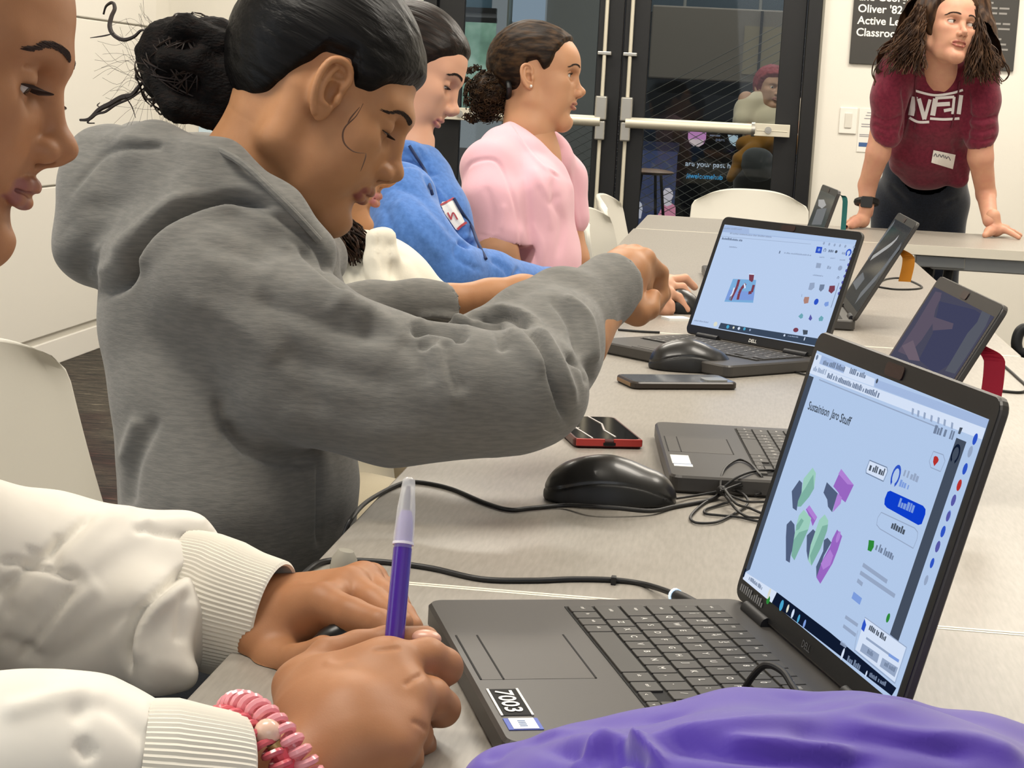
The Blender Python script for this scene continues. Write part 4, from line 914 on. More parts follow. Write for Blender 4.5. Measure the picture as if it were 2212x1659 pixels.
pts = [np.array([-.345, e0[1]-.02, TZ-.22]), np.array([-.330, e0[1]-.01, TZ-.06]), np.array([-.3215, e0[1], TZ-.012]), tp(672, 1226), tp(712, 1211), tp(776, 1211), tp(850, 1216), tp(935, 1228), tp(1040, 1251), tp(1150, 1254), tp(1240, 1251), tp(1325, 1253), tp(1390, 1262), tp(1440, 1277, .008), tp(1462, 1288, .009)]
pc = cord('power_cable', pts, .0023, 'thick black power cable running along the table seam into the nearest laptop')
b = BM().tube([tp(1456, 1285, .009), tp(1478, 1296, .009), tp(1500, 1306, .009)], [.0046, .0052, .0046], 14); b.build('plug', M['cord'], pc, True)
b = BM().tube([tp(1457, 1285.5, .009), tp(1461, 1287.5, .009)], .0056, 14); b.build('plug_ring', mat('ring_lit', '#cfe2f2', .3, emit='#bcd8f0', estr=.9), pc, True)
q = tp(1325, 1254, .003); bevel(BM().box(q-np.array([.0018, .004, .003]), q+np.array([.0022, .0035, .0035])).build('cable_clip', M['cord'], pc), .0005)
pts = [np.array([-.345, on_table(748, 1130)[1]-.06, TZ-.2]), np.array([-.332, on_table(748, 1130)[1]-.03, TZ-.07]), np.array([-.3215, on_table(748, 1130)[1]-.004, TZ-.012]), tp(762, 1117, .004), tp(798, 1080), tp(865, 1045), tp(908, 1042), tp(975, 1056), tp(1047, 1086), tp(1100, 1101), tp(1143, 1098), tp(1215, 1092, .003), tp(1277, 1094, .008), tp(1335, 1098, .008), tp(1407, 1104, .004), tp(1455, 1095), tp(1526, 1082), tp(1555, 1068, .005)]
cord('data_cable', pts, .0021, 'black cable looping from the grey hoodie across the front of the wired mouse')
z_ = lambda X, Y, h=.002: tp(1160+X/3.95, 860+Y/3.95, h)
loops = [[z_(1080, 870, .008), z_(1300, 840, .003), z_(1530, 800, .006), z_(1650, 770, .012), z_(1800, 740, .010), z_(1960, 735, .004), z_(2060, 740)],
 [z_(1560, 800, .008), z_(1575, 660, .018), z_(1620, 580, .02), z_(1720, 525, .02), z_(1820, 560, .02), z_(1900, 650, .02), z_(1960, 720, .012), z_(2050, 790, .004)],
 [z_(1560, 790, .008), z_(1700, 680, .02), z_(1850, 625, .02), z_(2010, 615, .02), z_(2080, 640, .01)],
 [z_(1540, 830, .003), z_(1420, 900), z_(1330, 980), z_(1310, 1030), z_(1370, 1065), z_(1520, 1060), z_(1640, 1010), z_(1760, 940), z_(1800, 880, .004), z_(1760, 820, .007), z_(1680, 790, .007), z_(1600, 770, .01)],
 [z_(1560, 770, .013), z_(1620, 850, .008), z_(1700, 950, .006), z_(1790, 1010, .004), z_(1900, 1020), z_(2000, 1020)],
 [z_(1600, 800, .011), z_(1660, 870, .004), z_(1560, 910), z_(1440, 950), z_(1440, 985), z_(1560, 1000), z_(1720, 1015), z_(1880, 1050), z_(2000, 1070)],
 [z_(1580, 790, .014), z_(1720, 770, .009), z_(1850, 805, .005), z_(1950, 830), z_(2060, 850)],
 [z_(1600, 780, .015), z_(1700, 900, .01), z_(1820, 940, .004), z_(1900, 975), z_(2000, 1000)],
 [z_(1620, 820, .012), z_(1780, 880, .008), z_(1900, 885, .004), z_(2020, 880)],
 [z_(1560, 800, .012), z_(1700, 745, .014), z_(1850, 700, .01), z_(1980, 770, .005), z_(1860, 830, .005)]]
b = BM()
for L in loops: b.tube(spline(L, 7), .0013, 8)
b.sphere(z_(1575, 790, .010), .0052, 12, 8)
o = b.build('coiled_cord', M['cord'], None, True); o.parent = m1; o.matrix_parent_inverse = (Matrix.Translation(m1.location)@Matrix.Rotation(yaw1, 4, 'Z')).inverted()
f_ = lambda X, Y, h=.002: tp(1560+X/6.38, 720+Y/6.38, h)
o = cord('mouse_cord', [f_(10, 520), f_(200, 490), f_(360, 455), f_(500, 430), f_(650, 440), f_(820, 480), f_(1000, 530), f_(1150, 570), f_(1300, 600)], .0015, None)
o.parent = m2; o.matrix_parent_inverse = (Matrix.Translation(m2.location)@Matrix.Rotation(yaw2, 4, 'Z')).inverted()
g_ = lambda X, Y, h=.002: tp(1660+X/3.319, 380+Y/3.319, h)
cord('laptop_cable', spline([g_(760, 795), g_(830, 745), g_(930, 732), g_(1010, 750), g_(1100, 795), g_(1040, 812), g_(900, 812), g_(790, 795)], 2), .0022, 'brown-black cable looped on the table behind the slanted dark laptop')
cord('long_cable', [g_(1610, 1300), g_(1700, 1370), g_(1790, 1450), g_(1850, 1510), g_(1820, 1550), g_(1700, 1545), g_(1600, 1530)], .0021, 'thin black cable curving on the table beside the crimson strap')
cord('short_cable', [tp(1335, 712), tp(1385, 716), tp(1425, 718)], .002, 'short dark cable behind the lit laptop\'s base')
b = BM(); q = on_table(1460, 690); b.rbox((-.022, -.018, 0), (.022, .018, .004), .003, 3, M=Matrix.Translation((q[0]+.0, q[1], TZ))@Matrix.Rotation(.5, 4, 'Z')); tag(b.build('eraser', M['label_white']), 'small white slip lying in front of the far pale hand', 'paper')
# cable loop that stands over the nearest keyboard
q = LS['near']
pts = [P(1602, 1500, 1.12), P(1625, 1462, 1.11), P(1655, 1436, 1.1), P(1690, 1450, 1.09), P(1712, 1482, 1.08), P(1728, 1506, 1.07), P(1740, 1530, 1.06)]
cord('grey_cable', pts, .0022, 'dark grey cable arching over the nearest keyboard from the purple jacket')
# grey rounded thing beyond the hands
q = on_table(740, 1248); b = BM().tube([(q[0], q[1], TZ), (q[0]+.001, q[1], TZ+.008), (q[0]+.001, q[1], TZ+.016), (q[0]+.002, q[1], TZ+.022)], [.011, .0112, .0098, .006], 18); tag(b.build('glue_stick_cap', mat('cap_grey', '#9b978b', .5), None, True), 'small grey rounded cap standing behind the left hand on the seam', 'cap')
# black loop of a chair at the right margin
q = P(2205, 740, 3.3); ch = empty('office_chair', (q[0]+.1, q[1], 0), 'black looped chair arm at the right picture margin', 'chair')
b = BM().tube(spline([P(2240, 712, 3.3), P(2212, 710, 3.3), P(2200, 722, 3.3), P(2196, 745, 3.3), P(2205, 762, 3.3), P(2240, 766, 3.3)], 6), .010, 12); b.build('armrest', M['dark_metal'], ch, True)
b = BM().rbox((q[0]+.03, q[1]-.2, .44), (q[0]+.5, q[1]+.25, .50), .06, 5, ez=.01); b.build('seat', M['dark_metal'], ch)
b = BM().cyl((q[0]+.26, q[1], .06), (q[0]+.26, q[1], .44), .025, 14); b.build('post', M['dark_metal'], ch, True)
b = BM().tube([P(2225, 766, 3.3), (q[0]+.1, q[1], .47)], .012, 10); b.build('arm_support', M['dark_metal'], ch, True)
for k in range(5):
    a = k*2*PI/5; b = BM().tube([(q[0]+.26, q[1], .08), (q[0]+.26+.26*math.cos(a), q[1]+.26*math.sin(a), .03)], [.02, .014], 8); b.sphere((q[0]+.26+.26*math.cos(a), q[1]+.26*math.sin(a), .026), .026, 12, 8); b.build('leg', M['dark_metal'], ch, True)
# ================================================================= people: shared shapes
def hframe(origin_px, depth, fwd_deg, yaw=0, roll=0):
    """head placed at a point of view; fwd_deg = how far the face looks down, yaw > 0 turns it to the camera"""
    t = math.radians(fwd_deg); O = P(origin_px[0], origin_px[1], depth)
    fw = math.cos(t)*CR-math.sin(t)*CU; up = math.sin(t)*CR+math.cos(t)*CU; lf = np.cross(up, fw)
    R = np.stack([fw, lf, up], 1); y = -math.radians(yaw); r = math.radians(roll)
    Rz = np.array([[math.cos(y), -math.sin(y), 0], [math.sin(y), math.cos(y), 0], [0, 0, 1]])
    Rx = np.array([[1, 0, 0], [0, math.cos(r), -math.sin(r)], [0, math.sin(r), math.cos(r)]])
    return R@Rz@Rx, O
def head_core(F, c, off=0.0):
    """skull and face masses; off inflates them"""
    w_ = c.get('wide', 1.0); s = lambda r: tuple(x+off for x in r)
    cr = c.get('cr', 0)
    F.ell((-.010+cr*.5, 0, .030), s((.092+cr*.5, .073*w_, .084)), k=.02)
    F.ell((.030+c.get('fore', 0), 0, .028), s((.0575, .062*w_, .052)), k=.03)
    return F
EYE = (.0665, .031, -.003)
def ear_pts(c, sy):
    ex, ez, es = c.get('ear_x', -.002), c.get('ear_z', -.014), c.get('ear_s', 1.0)
    t = c.get('ear_tilt', .18); fl = .42
    ax = np.array([math.cos(t), 0, math.sin(t)]); az = np.array([-math.sin(t), 0, math.cos(t)])       # across, up (within the ear's plane)
    n = np.array([0, sy*1.0, 0]); ax = ax*math.cos(fl)-n*math.sin(fl); n = np.cross(ax, az); n = n if n[1]*sy > 0 else -n
    o = np.array([ex, sy*(c.get('wide', 1)*.0705+.004), ez])
    return lambda u, v, q=0: o+(ax*u+az*v+n*q)*es
def make_head(c, Rm, O, h=.0016, neck=None, name='body', extra=None, lo=(-.125, -.10, -.175), hi=(.135, .10, .13)):
    """c: proportions. neck: list of (world point, radius). Returns verts, quads, tint in world space"""
    toL = lambda p: (np.array(p)-O)@Rm/c.get('scale', 1.0)
    F = Field(lo, hi, h); head_core(F, c); w_ = c.get('wide', 1.0); jw = c.get('jaw', 1.0); ch = c.get('chin', 0.0); full = c.get('full', 0)
    F.ell((.030, 0, -.024), (.055, .057*w_, .062), k=.025)
    F.ell((.050, 0, -.050), (.037+c.get('muz', 0), .036*w_, .036), k=.02)
    F.ell((.068+ch, 0, -.100), (.0185, .019, .0155), k=.018)
    for s in (-1, 1):
        F.chain([(.066+ch, s*.011, -.101), (.035, s*.036*jw, -.088), (-.004, s*.051*jw, -.062), (-.008, s*.056*jw, -.015)], [.0135, .0145, .0155, .014], .022)
        F.ell((.052, s*.043*w_, -.023), (.025, .016, .017), k=.02)
        F.ell((.044, s*.036*w_, -.055), (.028+full, .021+full, .030), k=.022)
        F.cone((.080, s*.010, .014), (.062, s*.043, .016), .0105, .010, .015)
    F.chain([(.056, 0, -.094), (.015, 0, -.078)], [.018, .036], .02)
    # nose
    nl = c.get('nose', 0.0); nz = c.get('nose_z', 0.0); nr = c.get('nose_r', 1.0)
    for s in (-1, 1): F.ell((.0835, s*.0285, -.004), (.0135, .0165, .0105), k=.014, op='sub')
    F.chain([(.0800+c.get('bridge', 0)*.4, 0, .010), (.0860+c.get('bridge', 0), 0, -.010), (.0965+nl*.8, 0, -.029+nz)], [.0068, .0064*nr, .0082*nr], .009)
    F.ell((.1005+nl, 0, -.0345+nz), (.0105*nr, .0098*nr, .0088*nr), k=.006)
    for s in (-1, 1): F.ell((.0920+nl*.5, s*.0108*nr, -.0400+nz), (.0100, .0066, .0076), k=.005)
    F.chain([(.0985+nl*.9, 0, -.0415+nz), (.0880, 0, -.0475+nz*.5)], [.0050, .0060], .006)
    for s in (-1, 1): F.ell((.0945+nl*.6, s*.0062*nr, -.0468+nz), (.0066, .0034, .0050), k=.0016, op='sub')
    # eyes: lids stand on the ball, slit between them
    op, dn = c.get('open', .5), c.get('look', 0)
    for s in (-1, 1):
        F.ell((EYE[0], s*EYE[1], EYE[2]), .0143, k=.005)
        F.ell((EYE[0]+.0125, s*(EYE[1]+.0005), EYE[2]-.0015-dn*.004), (.0085, .0135, .0016+.0042*op), k=.0014, op='sub')
        # crease above the lid
        F.chain([(EYE[0]+.0150, s*(EYE[1]-.010), EYE[2]+.0068), (EYE[0]+.0150, s*EYE[1], EYE[2]+.0090), (EYE[0]+.0070, s*(EYE[1]+.013), EYE[2]+.0060)], [.0007, .0009, .0006], .0025, 'sub')
    # mouth
    lx, lz, lf = c.get('lip', 0), c.get('lip_z', 0), c.get('lips', 1.0); mo = c.get('mouth_open', 0.0)
    U = [(.0785+lx, -.0235, -.0645+lz), (.0880+lx, -.011, -.0605+lz), (.0915+lx, -.003, -.0598+lz), (.0915+lx, .003, -.0598+lz), (.0880+lx, .011, -.0605+lz), (.0785+lx, .0235, -.0645+lz)]
    Lw = [(.0785+lx, -.0225, -.0655+lz-mo*.3), (.0865+lx, -.011, -.0695+lz-mo), (.0890+lx, 0, -.0708+lz-mo), (.0865+lx, .011, -.0695+lz-mo), (.0785+lx, .0225, -.0655+lz-mo*.3)]
    F.chain(U, [.0016, .0042*lf, .0046*lf, .0046*lf, .0042*lf, .0016], .004); F.chain(Lw, [.0016, .0046*lf, .0054*lf, .0046*lf, .0016], .004)
    F.chain([(.0765+lx, -.0255, -.0645+lz), (.090+lx, -.010, -.0648+lz-mo*.4), (.0965+lx, 0, -.0650+lz-mo*.5), (.090+lx, .010, -.0648+lz-mo*.4), (.0765+lx, .0255, -.0645+lz)], [.0007, .0009+mo*.5, .0012+mo*.7, .0009+mo*.5, .0007], .002, 'sub')
    F.ell((.0925+ch+lx*.5, 0, -.0845), (.0075, .017, .0048), k=.010, op='sub')
    F.ell((.0965, 0, -.0535+lz), (.0035, .0028, .0055), k=.004, op='sub')
    # ears
    for s in (-1, 1):
        if s in c.get('no_ear', ()): continue
        E = ear_pts(c, s)
        Rr = np.stack([E(1, 0)-E(0, 0), E(0, 1)-E(0, 0), E(0, 0, 1)-E(0, 0)], 1); Rr = Rr/np.linalg.norm(Rr, axis=0)
        es = c.get('ear_s', 1.0)
        F.ell(E(0, .004, .001), (.0150*es, .0240*es, .0048*es), Rr, .005)
        F.ell(E(.001, -.018, .001), (.0085*es, .0110*es, .0042*es), Rr, .005)
        F.ell(E(-.004, 0, -.006), (.0105*es, .020*es, .008*es), Rr, .008)                        # root
        F.ell(E(.0025, -.0010, .0090), (.0090*es, .0140*es, .0120*es), Rr, .0020, 'sub')            # concha
        F.ell(E(.001, .0165, .0080), (.0090*es, .0062*es, .0075*es), Rr, .0018, 'sub')               # upper hollow
        rim = [E(.0100, .006, .003), E(.0130, .016, .004), E(.0085, .0262, .0045), E(-.001, .0300, .0050), E(-.0110, .0255, .0055), E(-.0155, .013, .0058), E(-.0150, -.001, .0056), E(-.0115, -.013, .0048), E(-.005, -.0235, .0038)]
        rim = spline(rim, 3); F.chain(rim, [.0028*es]*len(rim), .0025)
        an = spline([E(-.0030, .022, .0035), E(-.0075, .012, .0045), E(-.0080, .000, .0045), E(-.0040, -.0105, .0045), E(.003, -.013, .0045)], 3); F.chain(an, [.0021*es]*len(an), .0025)
        F.ell(E(.0100, -.004, .0035), (.0035*es, .0060*es, .0040*es), Rr, .003)                     # tragus
    if neck:
        pts = [(-.020, 0, -.045)]+[toL(p) for p, r in neck]; rad = [.050*c.get('neck', 1)]+[r/c.get('scale', 1.0) for p, r in neck]
        F.chain(pts, rad, .018)
    if extra: extra(F)
    v, q = F.skin(1)
    # lips carry their own colour
    def dch(L):
        d = np.full(len(v), 9.)
        for i in range(len(L)-1):
            a, b = np.array(L[i]), np.array(L[i+1]); ab = b-a; t = np.clip(((v-a)@ab)/(ab@ab), 0, 1); d = np.minimum(d, np.linalg.norm(v-a-t[:, None]*ab, axis=1))
        return d
    tint = np.clip(1-(np.minimum(dch(U), dch(Lw))-.0045*lf)/.0016, 0, 1)*np.clip(1-(np.abs(v[:, 1])-.020)/.004, 0, 1)
    vw = (v*c.get('scale', 1.0))@Rm.T+O
    return vw, q, {'tint': tint}, F
def toW(p, c, Rm, O): return (np.array(p, float)*c.get('scale', 1.0))@Rm.T+O
M['eye'] = [mat('eye_white', '#d9d2cb', .25), mat('iris_brown', '#2e1a10', .2), mat('pupil', '#050404', .15)]
def add_eyes(par, c, Rm, O, sides=(-1, 1), look=(1, 0, -.25)):
    for s in sides:
        b = BM(); ctr = toW((EYE[0], s*EYE[1], EYE[2]), c, Rm, O); d = np.array(look, float); d /= np.linalg.norm(d); d = Rm@d
        z = d; x = np.cross(z, [0, 0, 1.0]); x /= np.linalg.norm(x); y = np.cross(z, x); r = .0126*c.get('scale', 1)
        seg = 20; rings = [0, .10, .21, .30, .42, .46, .7, 1.1, 1.6, 2.2, 3.14]; vs = []; fs = []; mi = []
        for a in rings:
            rr_ = r*(1.03 if a < .46 else 1)
            for k in range(seg): t = 2*PI*k/seg; vs.append(ctr+rr_*(math.cos(a)*z+math.sin(a)*(math.cos(t)*x+math.sin(t)*y)))
        for i in range(len(rings)-1):
            for k in range(seg): fs.append((i*seg+k, (i+1)*seg+k, (i+1)*seg+(k+1) % seg, i*seg+(k+1) % seg)); mi.append(2 if i < 2 else 1 if i < 4 else 0)
        b.v = [tuple(q) for q in vs]; b.f = fs; b.m = mi; b.build('eye', M['eye'], par, True, 3)
def surf_x(F, y, z, x0=.02, x1=.125):
    """where the face surface lies at a given side offset and height"""
    j = int(round((y-F.lo[1])/F.h)); k = int(round((z-F.lo[2])/F.h)); i1 = int((x1-F.lo[0])/F.h); i0 = int((x0-F.lo[0])/F.h); col = F.V[:, j, k]
    for i in range(min(i1, len(col)-2), i0, -1):
        if col[i] < 0: return float(F.lo[0]+F.h*(i+col[i]/(col[i]-col[i+1]+1e-9)))
    return .08
def surf_curve(c, Rm, O, pts): return [toW(p, c, Rm, O) for p in pts]
def add_brow(par, c, Rm, O, m, s, dz=0, thick=1.0, lash=True, lashlen=.008, dx=0, F=None):
    b = BM(); rr = random.Random(11+s)
    for i in range(70):
        t = i/69; y = .012+t*.036; x = .0905-.40*(y-.012)-3.6*(y-.012)**2*2+dx; z = .0165+.0035*math.sin(PI*min(1, t*1.15))-.004*(t > .75)*(t-.75)*4+dz
        for k in range(3):
            z0 = z+(rr.random()-.5)*.0046*(1-t*.6)*thick; z1 = z0+.0022*(1-t*1.6)
            xa, xb = (surf_x(F, s*y, z0), surf_x(F, s*(y+.0062), z1)) if F is not None else (x, x-.0016)
            p = (xa+.0002, s*y, z0); q_ = (xb+.0004, s*(y+.0062), z1)
            b.tube([toW(p, c, Rm, O), toW(((p[0]+q_[0])/2+.0008, (p[1]+q_[1])/2, (p[2]+q_[2])/2), c, Rm, O), toW(q_, c, Rm, O)], [.00032*thick, .00028, .0001], 4, cap=False)
    b.build('eyebrow', m, par)
    if lash:
        b = BM(); op = c.get('open', .5); dn = c.get('look', 0)
        for i in range(26):
            t = i/25; a = -1.05+t*2.1; yy = EYE[1]+math.sin(a)*.0138; xx = EYE[0]+math.cos(a)*.0140; zz = EYE[2]-.0015-dn*.004+(.0014+.0042*op)*math.cos(a)
            L = lashlen*(.55+.45*t)
            p0 = (xx-.0003, s*yy, zz); p1 = (xx+.0035*L/.008, s*(yy+L*.25*math.sin(a)), zz-.0012*(1 if dn else -.5)); p2 = (xx+L*.8, s*(yy+L*.6*math.sin(a)), zz+(-.0015 if dn else .003))
            b.tube([toW(p, c, Rm, O) for p in (p0, p1, p2)], [.00045, .00035, .0001], 4, cap=False)
        b.build('eyelashes', m, par)
def hair_cap(c, Rm, O, name, m, par, hairline, t=.007, h=.0022, grooves=(.0011, 1.0), top=0, extra=None, cutk=.002, fade=.022, stretch=(6, 70, 70), lo=(-.16, -.11, -.16), hi=(.13, .11, .16)):
    """hairline: [(x, z)...] lowest hair height along the head from the back to the brow"""
    F = Field(lo, hi, h); head_core(F, c, t)
    if extra: extra(F, 'pre')
    hx = [p[0] for p in hairline]; hz = [p[1] for p in hairline]
    X_, Y_, Z_ = F.ax[0][:, None, None], F.ax[1][None, :, None], F.ax[2][None, None, :]
    g = np.clip((Z_-np.interp(X_, hx, hz))/fade, 0, 1).astype(np.float32)+0*Y_; g = g*g*(3-2*g); F.V += (t+.0012)*(1-g)
    F.cut(lambda X, Y, Z: (np.interp(X, hx, hz).astype(np.float32)-Z)*.8+0*Y, cutk)
    if extra: extra(F, 'post')
    v, q = F.skin(1); 
    if grooves[0]: v = wrinkle(v, q, grooves[0], 1, 3, stretch)
    me = qmesh(name, v, q); o = link(name, me, m, None, True)
    s = c.get('scale', 1.0); mw = Matrix(((Rm[0, 0]*s, Rm[0, 1]*s, Rm[0, 2]*s, O[0]), (Rm[1, 0]*s, Rm[1, 1]*s, Rm[1, 2]*s, O[1]), (Rm[2, 0]*s, Rm[2, 1]*s, Rm[2, 2]*s, O[2]), (0, 0, 0, 1)))
    o.matrix_world = mw; o.parent = par; o.matrix_parent_inverse = par.matrix_basis.inverted(); return o
def hair_mat(name, col, col2, rough=.38, stretch=(5, 160, 160)):
    return mat(name, col, rough, spec=.16, noise_col=(col2, 1.0, stretch, .42, .72), bump=(1.0, .9, .0016, stretch))
def skin_mat(name, col, lips, rough=.5, col2=None):
    m = mat(name, col, rough, spec=.35, sss=.12, noise_col=(col2, 30, (1, 1, 1), .35, .7) if col2 else None, bump=(900, .12, .0005, (1, 1, 1))); return tint_attr(m, 'tint', lips)
def fabric(name, col, col2=None, scale=220, rough=.9, stretch=(1, 1, 1), bs=.5, bd=.0008, sheen=.25):
    return mat(name, col, rough, spec=.2, sheen=sheen, noise_col=(col2, scale, stretch, .38, .62) if col2 else None, bump=(scale*2.5, bs, bd, stretch))
def hand_field(F, wrist, fingers, thumb, rw=.024, pk=.010):
    """wrist: (point, radius); fingers: four lists of joints from the knuckle on, thumb: joints from its root"""
    w0 = np.array(wrist)
    n = len(fingers)
    for i, fg in enumerate(fingers):
        j = [np.array(p, float) for p in fg[0]]; r = fg[1]
        base = w0+(j[0]-w0)*.12
        F.cone(base, j[0], rw*.72, r[0]*1.12, pk)
        F.chain(j, r, .0035)
        if i: F.cone(prev, j[0], r[0]*.92, r[0]*.92, .006)
        prev = j[0]
        prev_mid = w0+(j[0]-w0)*.55
    mids = [w0+(np.array(f[0][0])-w0)*.55 for f in fingers]
    F.chain(mids, [rw*.72]*len(mids), .010)
    j = [np.array(p, float) for p in thumb[0]]; F.cone(w0+(j[0]-w0)*.1, j[0], rw*.7, thumb[1][0], .012); F.chain(j, thumb[1], .006)
    F.cone(j[0]+(j[1]-j[0])*.45, mids[0], thumb[1][0]*.75, rw*.5, .012)
def person(name, loc, label): return empty(name, loc, label, 'person', None)
def cloth_part(name, F, m, par, strokes=(), wr=(.0022, 14, 1), relax=1, cutoff=None):
    v, q = F.skin(relax)
    if wr: v = wrinkle(v, q, wr[0], wr[1], wr[2], wr[3] if len(wr) > 3 else (1, 1, 1))
    if strokes: v = sculpt(v, q, strokes)
    return link(name, qmesh(name, v, q), m, par, True)
def loop_line(par, name, m, pts, r, seg=8): return BM().tube(spline(pts, 5), r, seg).build(name, m, par, True)

from mathutils.bvhtree import BVHTree
def bvh_of(o):
    me = o.data; return BVHTree.FromPolygons([tuple(v.co) for v in me.vertices], [tuple(p.vertices) for p in me.polygons])
def decal(par, bvh, name, m, polys, off=.0015, sub=12):
    """flat print laid on a garment: outlines traced along sight lines, dropped on the cloth"""
    b = BM()
    fine = []
    for pl in polys:
        if len(pl) == 4:
            A4 = [np.array(q, float) for q in pl]; g = lambda s, t: tuple((A4[0]*(1-s)+A4[1]*s)*(1-t)+(A4[3]*(1-s)+A4[2]*s)*t); n_ = 1 if max(np.hypot(*(A4[0]-A4[1])), np.hypot(*(A4[1]-A4[2]))) < 12 else 7
            fine += [[g(i/n_, j/n_), g((i+1)/n_, j/n_), g((i+1)/n_, (j+1)/n_), g(i/n_, (j+1)/n_)] for i in range(n_) for j in range(n_)]
        else: fine.append(pl)
    for pl in fine:
        vs = []
        for u, v in pl:
            r = ray(u, v); r = r/np.linalg.norm(r); hit = bvh.ray_cast(Vector(CAM), Vector(r))
            if hit[0] is None: break
            vs.append(np.array(hit[0])-r*off)
        if len(vs) == len(pl) and np.ptp(np.array(vs), axis=0).max() < .06: b.poly(vs)
    return b.build(name, m, par)
def strip_quads(L, w_, n=6):
    """a broad line in the picture as a row of quads"""
    S = [p[:2] for p in spline([(a, c_, 0) for a, c_ in L], n)] if len(L) > 2 else [np.array(L[0])+(np.array(L[1])-np.array(L[0]))*k/n for k in range(n+1)]
    out = []
    for i in range(len(S)-1):
        a, c_ = np.array(S[i], float), np.array(S[i+1], float); d = c_-a; nn = np.array([-d[1], d[0]])/(np.hypot(*d)+1e-9)*w_/2
        out.append([tuple(a+nn), tuple(c_+nn), tuple(c_-nn), tuple(a-nn)])
    return out
# ================================================================= the girl in the grey hoodie
M['skin_b'] = skin_mat('skin_tan', '#b5835c', '#8f5248', .5, '#a97751')
M['hair_black'] = hair_mat('hair_black', '#060505', '#121010', .42)
M['hoodie_grey'] = fabric('grey_fleece', '#777570', '#6b6a66', 70, stretch=(1, 1, 6), bs=.3, bd=.0010)
def build_grey():
    c = dict(ear_x=.016, ear_z=-.005, fore=-.011, cr=-.014, ear_s=1.0, ear_tilt=.10, open=-.25, look=1, full=.003, nose=-.002, lips=.92, lip=-.003, lip_z=-.002, neck=1.0, wide=1.0, no_ear=(1,), muz=.001)
    Rm, O = hframe((695, 192), 1.76, 30, yaw=-2)
    par = person('person', (P(480, 800, 1.78)[0], P(480, 800, 1.78)[1], .46), 'person in a grey hoodie with a black hair bun, looking down and reaching forward')
    neck = [(P(560, 400, 1.78), .060), (P(470, 480, 1.80), .070)]
    body = []
    v, q, at, F0 = make_head(c, Rm, O, .0011, neck)
    body.append((v, q, at))
    # forearms and hands
    lo, hi = np.array([9., 9, 9]), np.array([-9., -9, -9])
    w0 = P(1318, 628, 1.90)
    fing = [([P(1392, 560, 1.95), P(1425, 590, 1.98), P(1428, 640, 1.98), P(1405, 668, 1.96)], [.0105, .0095, .0085, .0075]),
            ([P(1372, 553, 1.975), P(1418, 585, 2.0), P(1432, 635, 2.0), P(1412, 672, 1.99)], [.0105, .0095, .0085, .0075]),
            ([P(1350, 552, 2.0), P(1400, 585, 2.02), P(1420, 630, 2.02), P(1405, 672, 2.01)], [.010, .009, .008, .007]),
            ([P(1328, 560, 2.02), P(1375, 592, 2.035), P(1392, 632, 2.04), P(1385, 665, 2.03)], [.009, .008, .007, .0065])]
    thumb = ([P(1345, 655, 1.90), P(1378, 678, 1.90), P(1402, 668, 1.91), P(1412, 640, 1.92)], [.014, .012, .0100, .008])
    pts = np.array([p for f in fing for p in f[0]]+thumb[0]+[P(1240, 760, 1.80)])
    F = Field(pts.min(0)-.03, pts.max(0)+.03, .0022); F.chain([P(1240, 740, 1.80), P(1290, 665, 1.87), w0], [.034, .027, .024], .01, flat=None)
    hand_field(F, w0, fing, thumb, .026, .014); F.cone(P(1345, 600, 1.94), P(1362, 612, 1.96), .024, .024, .014)
    body.append(F.skin(2))
    A_ = [P(900, 662, 2.02), P(965, 656, 2.03), P(1060, 645, 2.05), P(1130, 640, 2.06), P(1185, 640, 2.08)]
    F = Field(np.min(A_, 0)-.05, np.max(A_, 0)+.05, .003); F.chain(A_, [.018, .0205, .021, .023, .020], .01)
    for i in range(4): F.chain([A_[4]+np.array([0, .010*(i-1.5), 0]), A_[4]+np.array([.035, .010*(i-1.5), -.006]), A_[4]+np.array([.055, .010*(i-1.5), -.022])], [.009, .008, .007], .004)
    body.append(F.skin(1))
    # trunk inside the clothes
    F = Field(P(480, 900, 1.80)-np.array([.2, .25, .45]), P(480, 500, 1.80)+np.array([.2, .25, .1]), .007)
    F.chain([P(470, 470, 1.82), P(440, 620, 1.82), P(470, 900, 1.82), P(490, 1150, 1.84)], [.06, .07, .075, .08], .03, flat=((0, 1, 0), 1.7)); body.append(F.skin(1))
    V, Q, A = merge(body)
    link('body', qmesh('body', V, Q, A), M['skin_b'], par, True)
    add_eyes(par, c, Rm, O, (-1, 1), (1, 0, -1.2)); brow = mat('brow_dark', '#2a1a12', .8)
    add_brow(par, c, Rm, O, brow, -1, dz=-.005, thick=1.0, lashlen=.011, F=F0); add_brow(par, c, Rm, O, brow, 1, lashlen=.011, F=F0)
    # hair
    hl = [(-.16, -.090), (-.085, -.085), (-.060, -.075), (-.035, -.045), (-.018, -.008), (-.005, .020), (.020, .026), (.034, .004), (.048, .006), (.060, .024), (.075, .038), (.13, .046)]
    hair_cap(c, Rm, O, 'hair', M['hair_black'], par, hl, t=.0075, grooves=(.0010, 1), stretch=(8, 90, 90), cutk=.004)
    # bun
    bc = P(412, 148, 1.80); pb = [P(340, 110, 1.8), P(480, 220, 1.8)]
    F = Field(bc-np.array([.085, .08, .075]), bc+np.array([.085, .08, .075]), .0025)
    F.ell(P(405, 145, 1.80), (.047, .045, .047), k=.01); F.ell(P(440, 200, 1.80), (.036, .036, .028), k=.015); F.ell(P(365, 110, 1.79), (.028, .03, .028), k=.015)
    F.ell(P(470, 130, 1.79), (.030, .035, .040), k=.015); F.ell(P(505, 190, 1.78), (.026, .034, .038), k=.015)
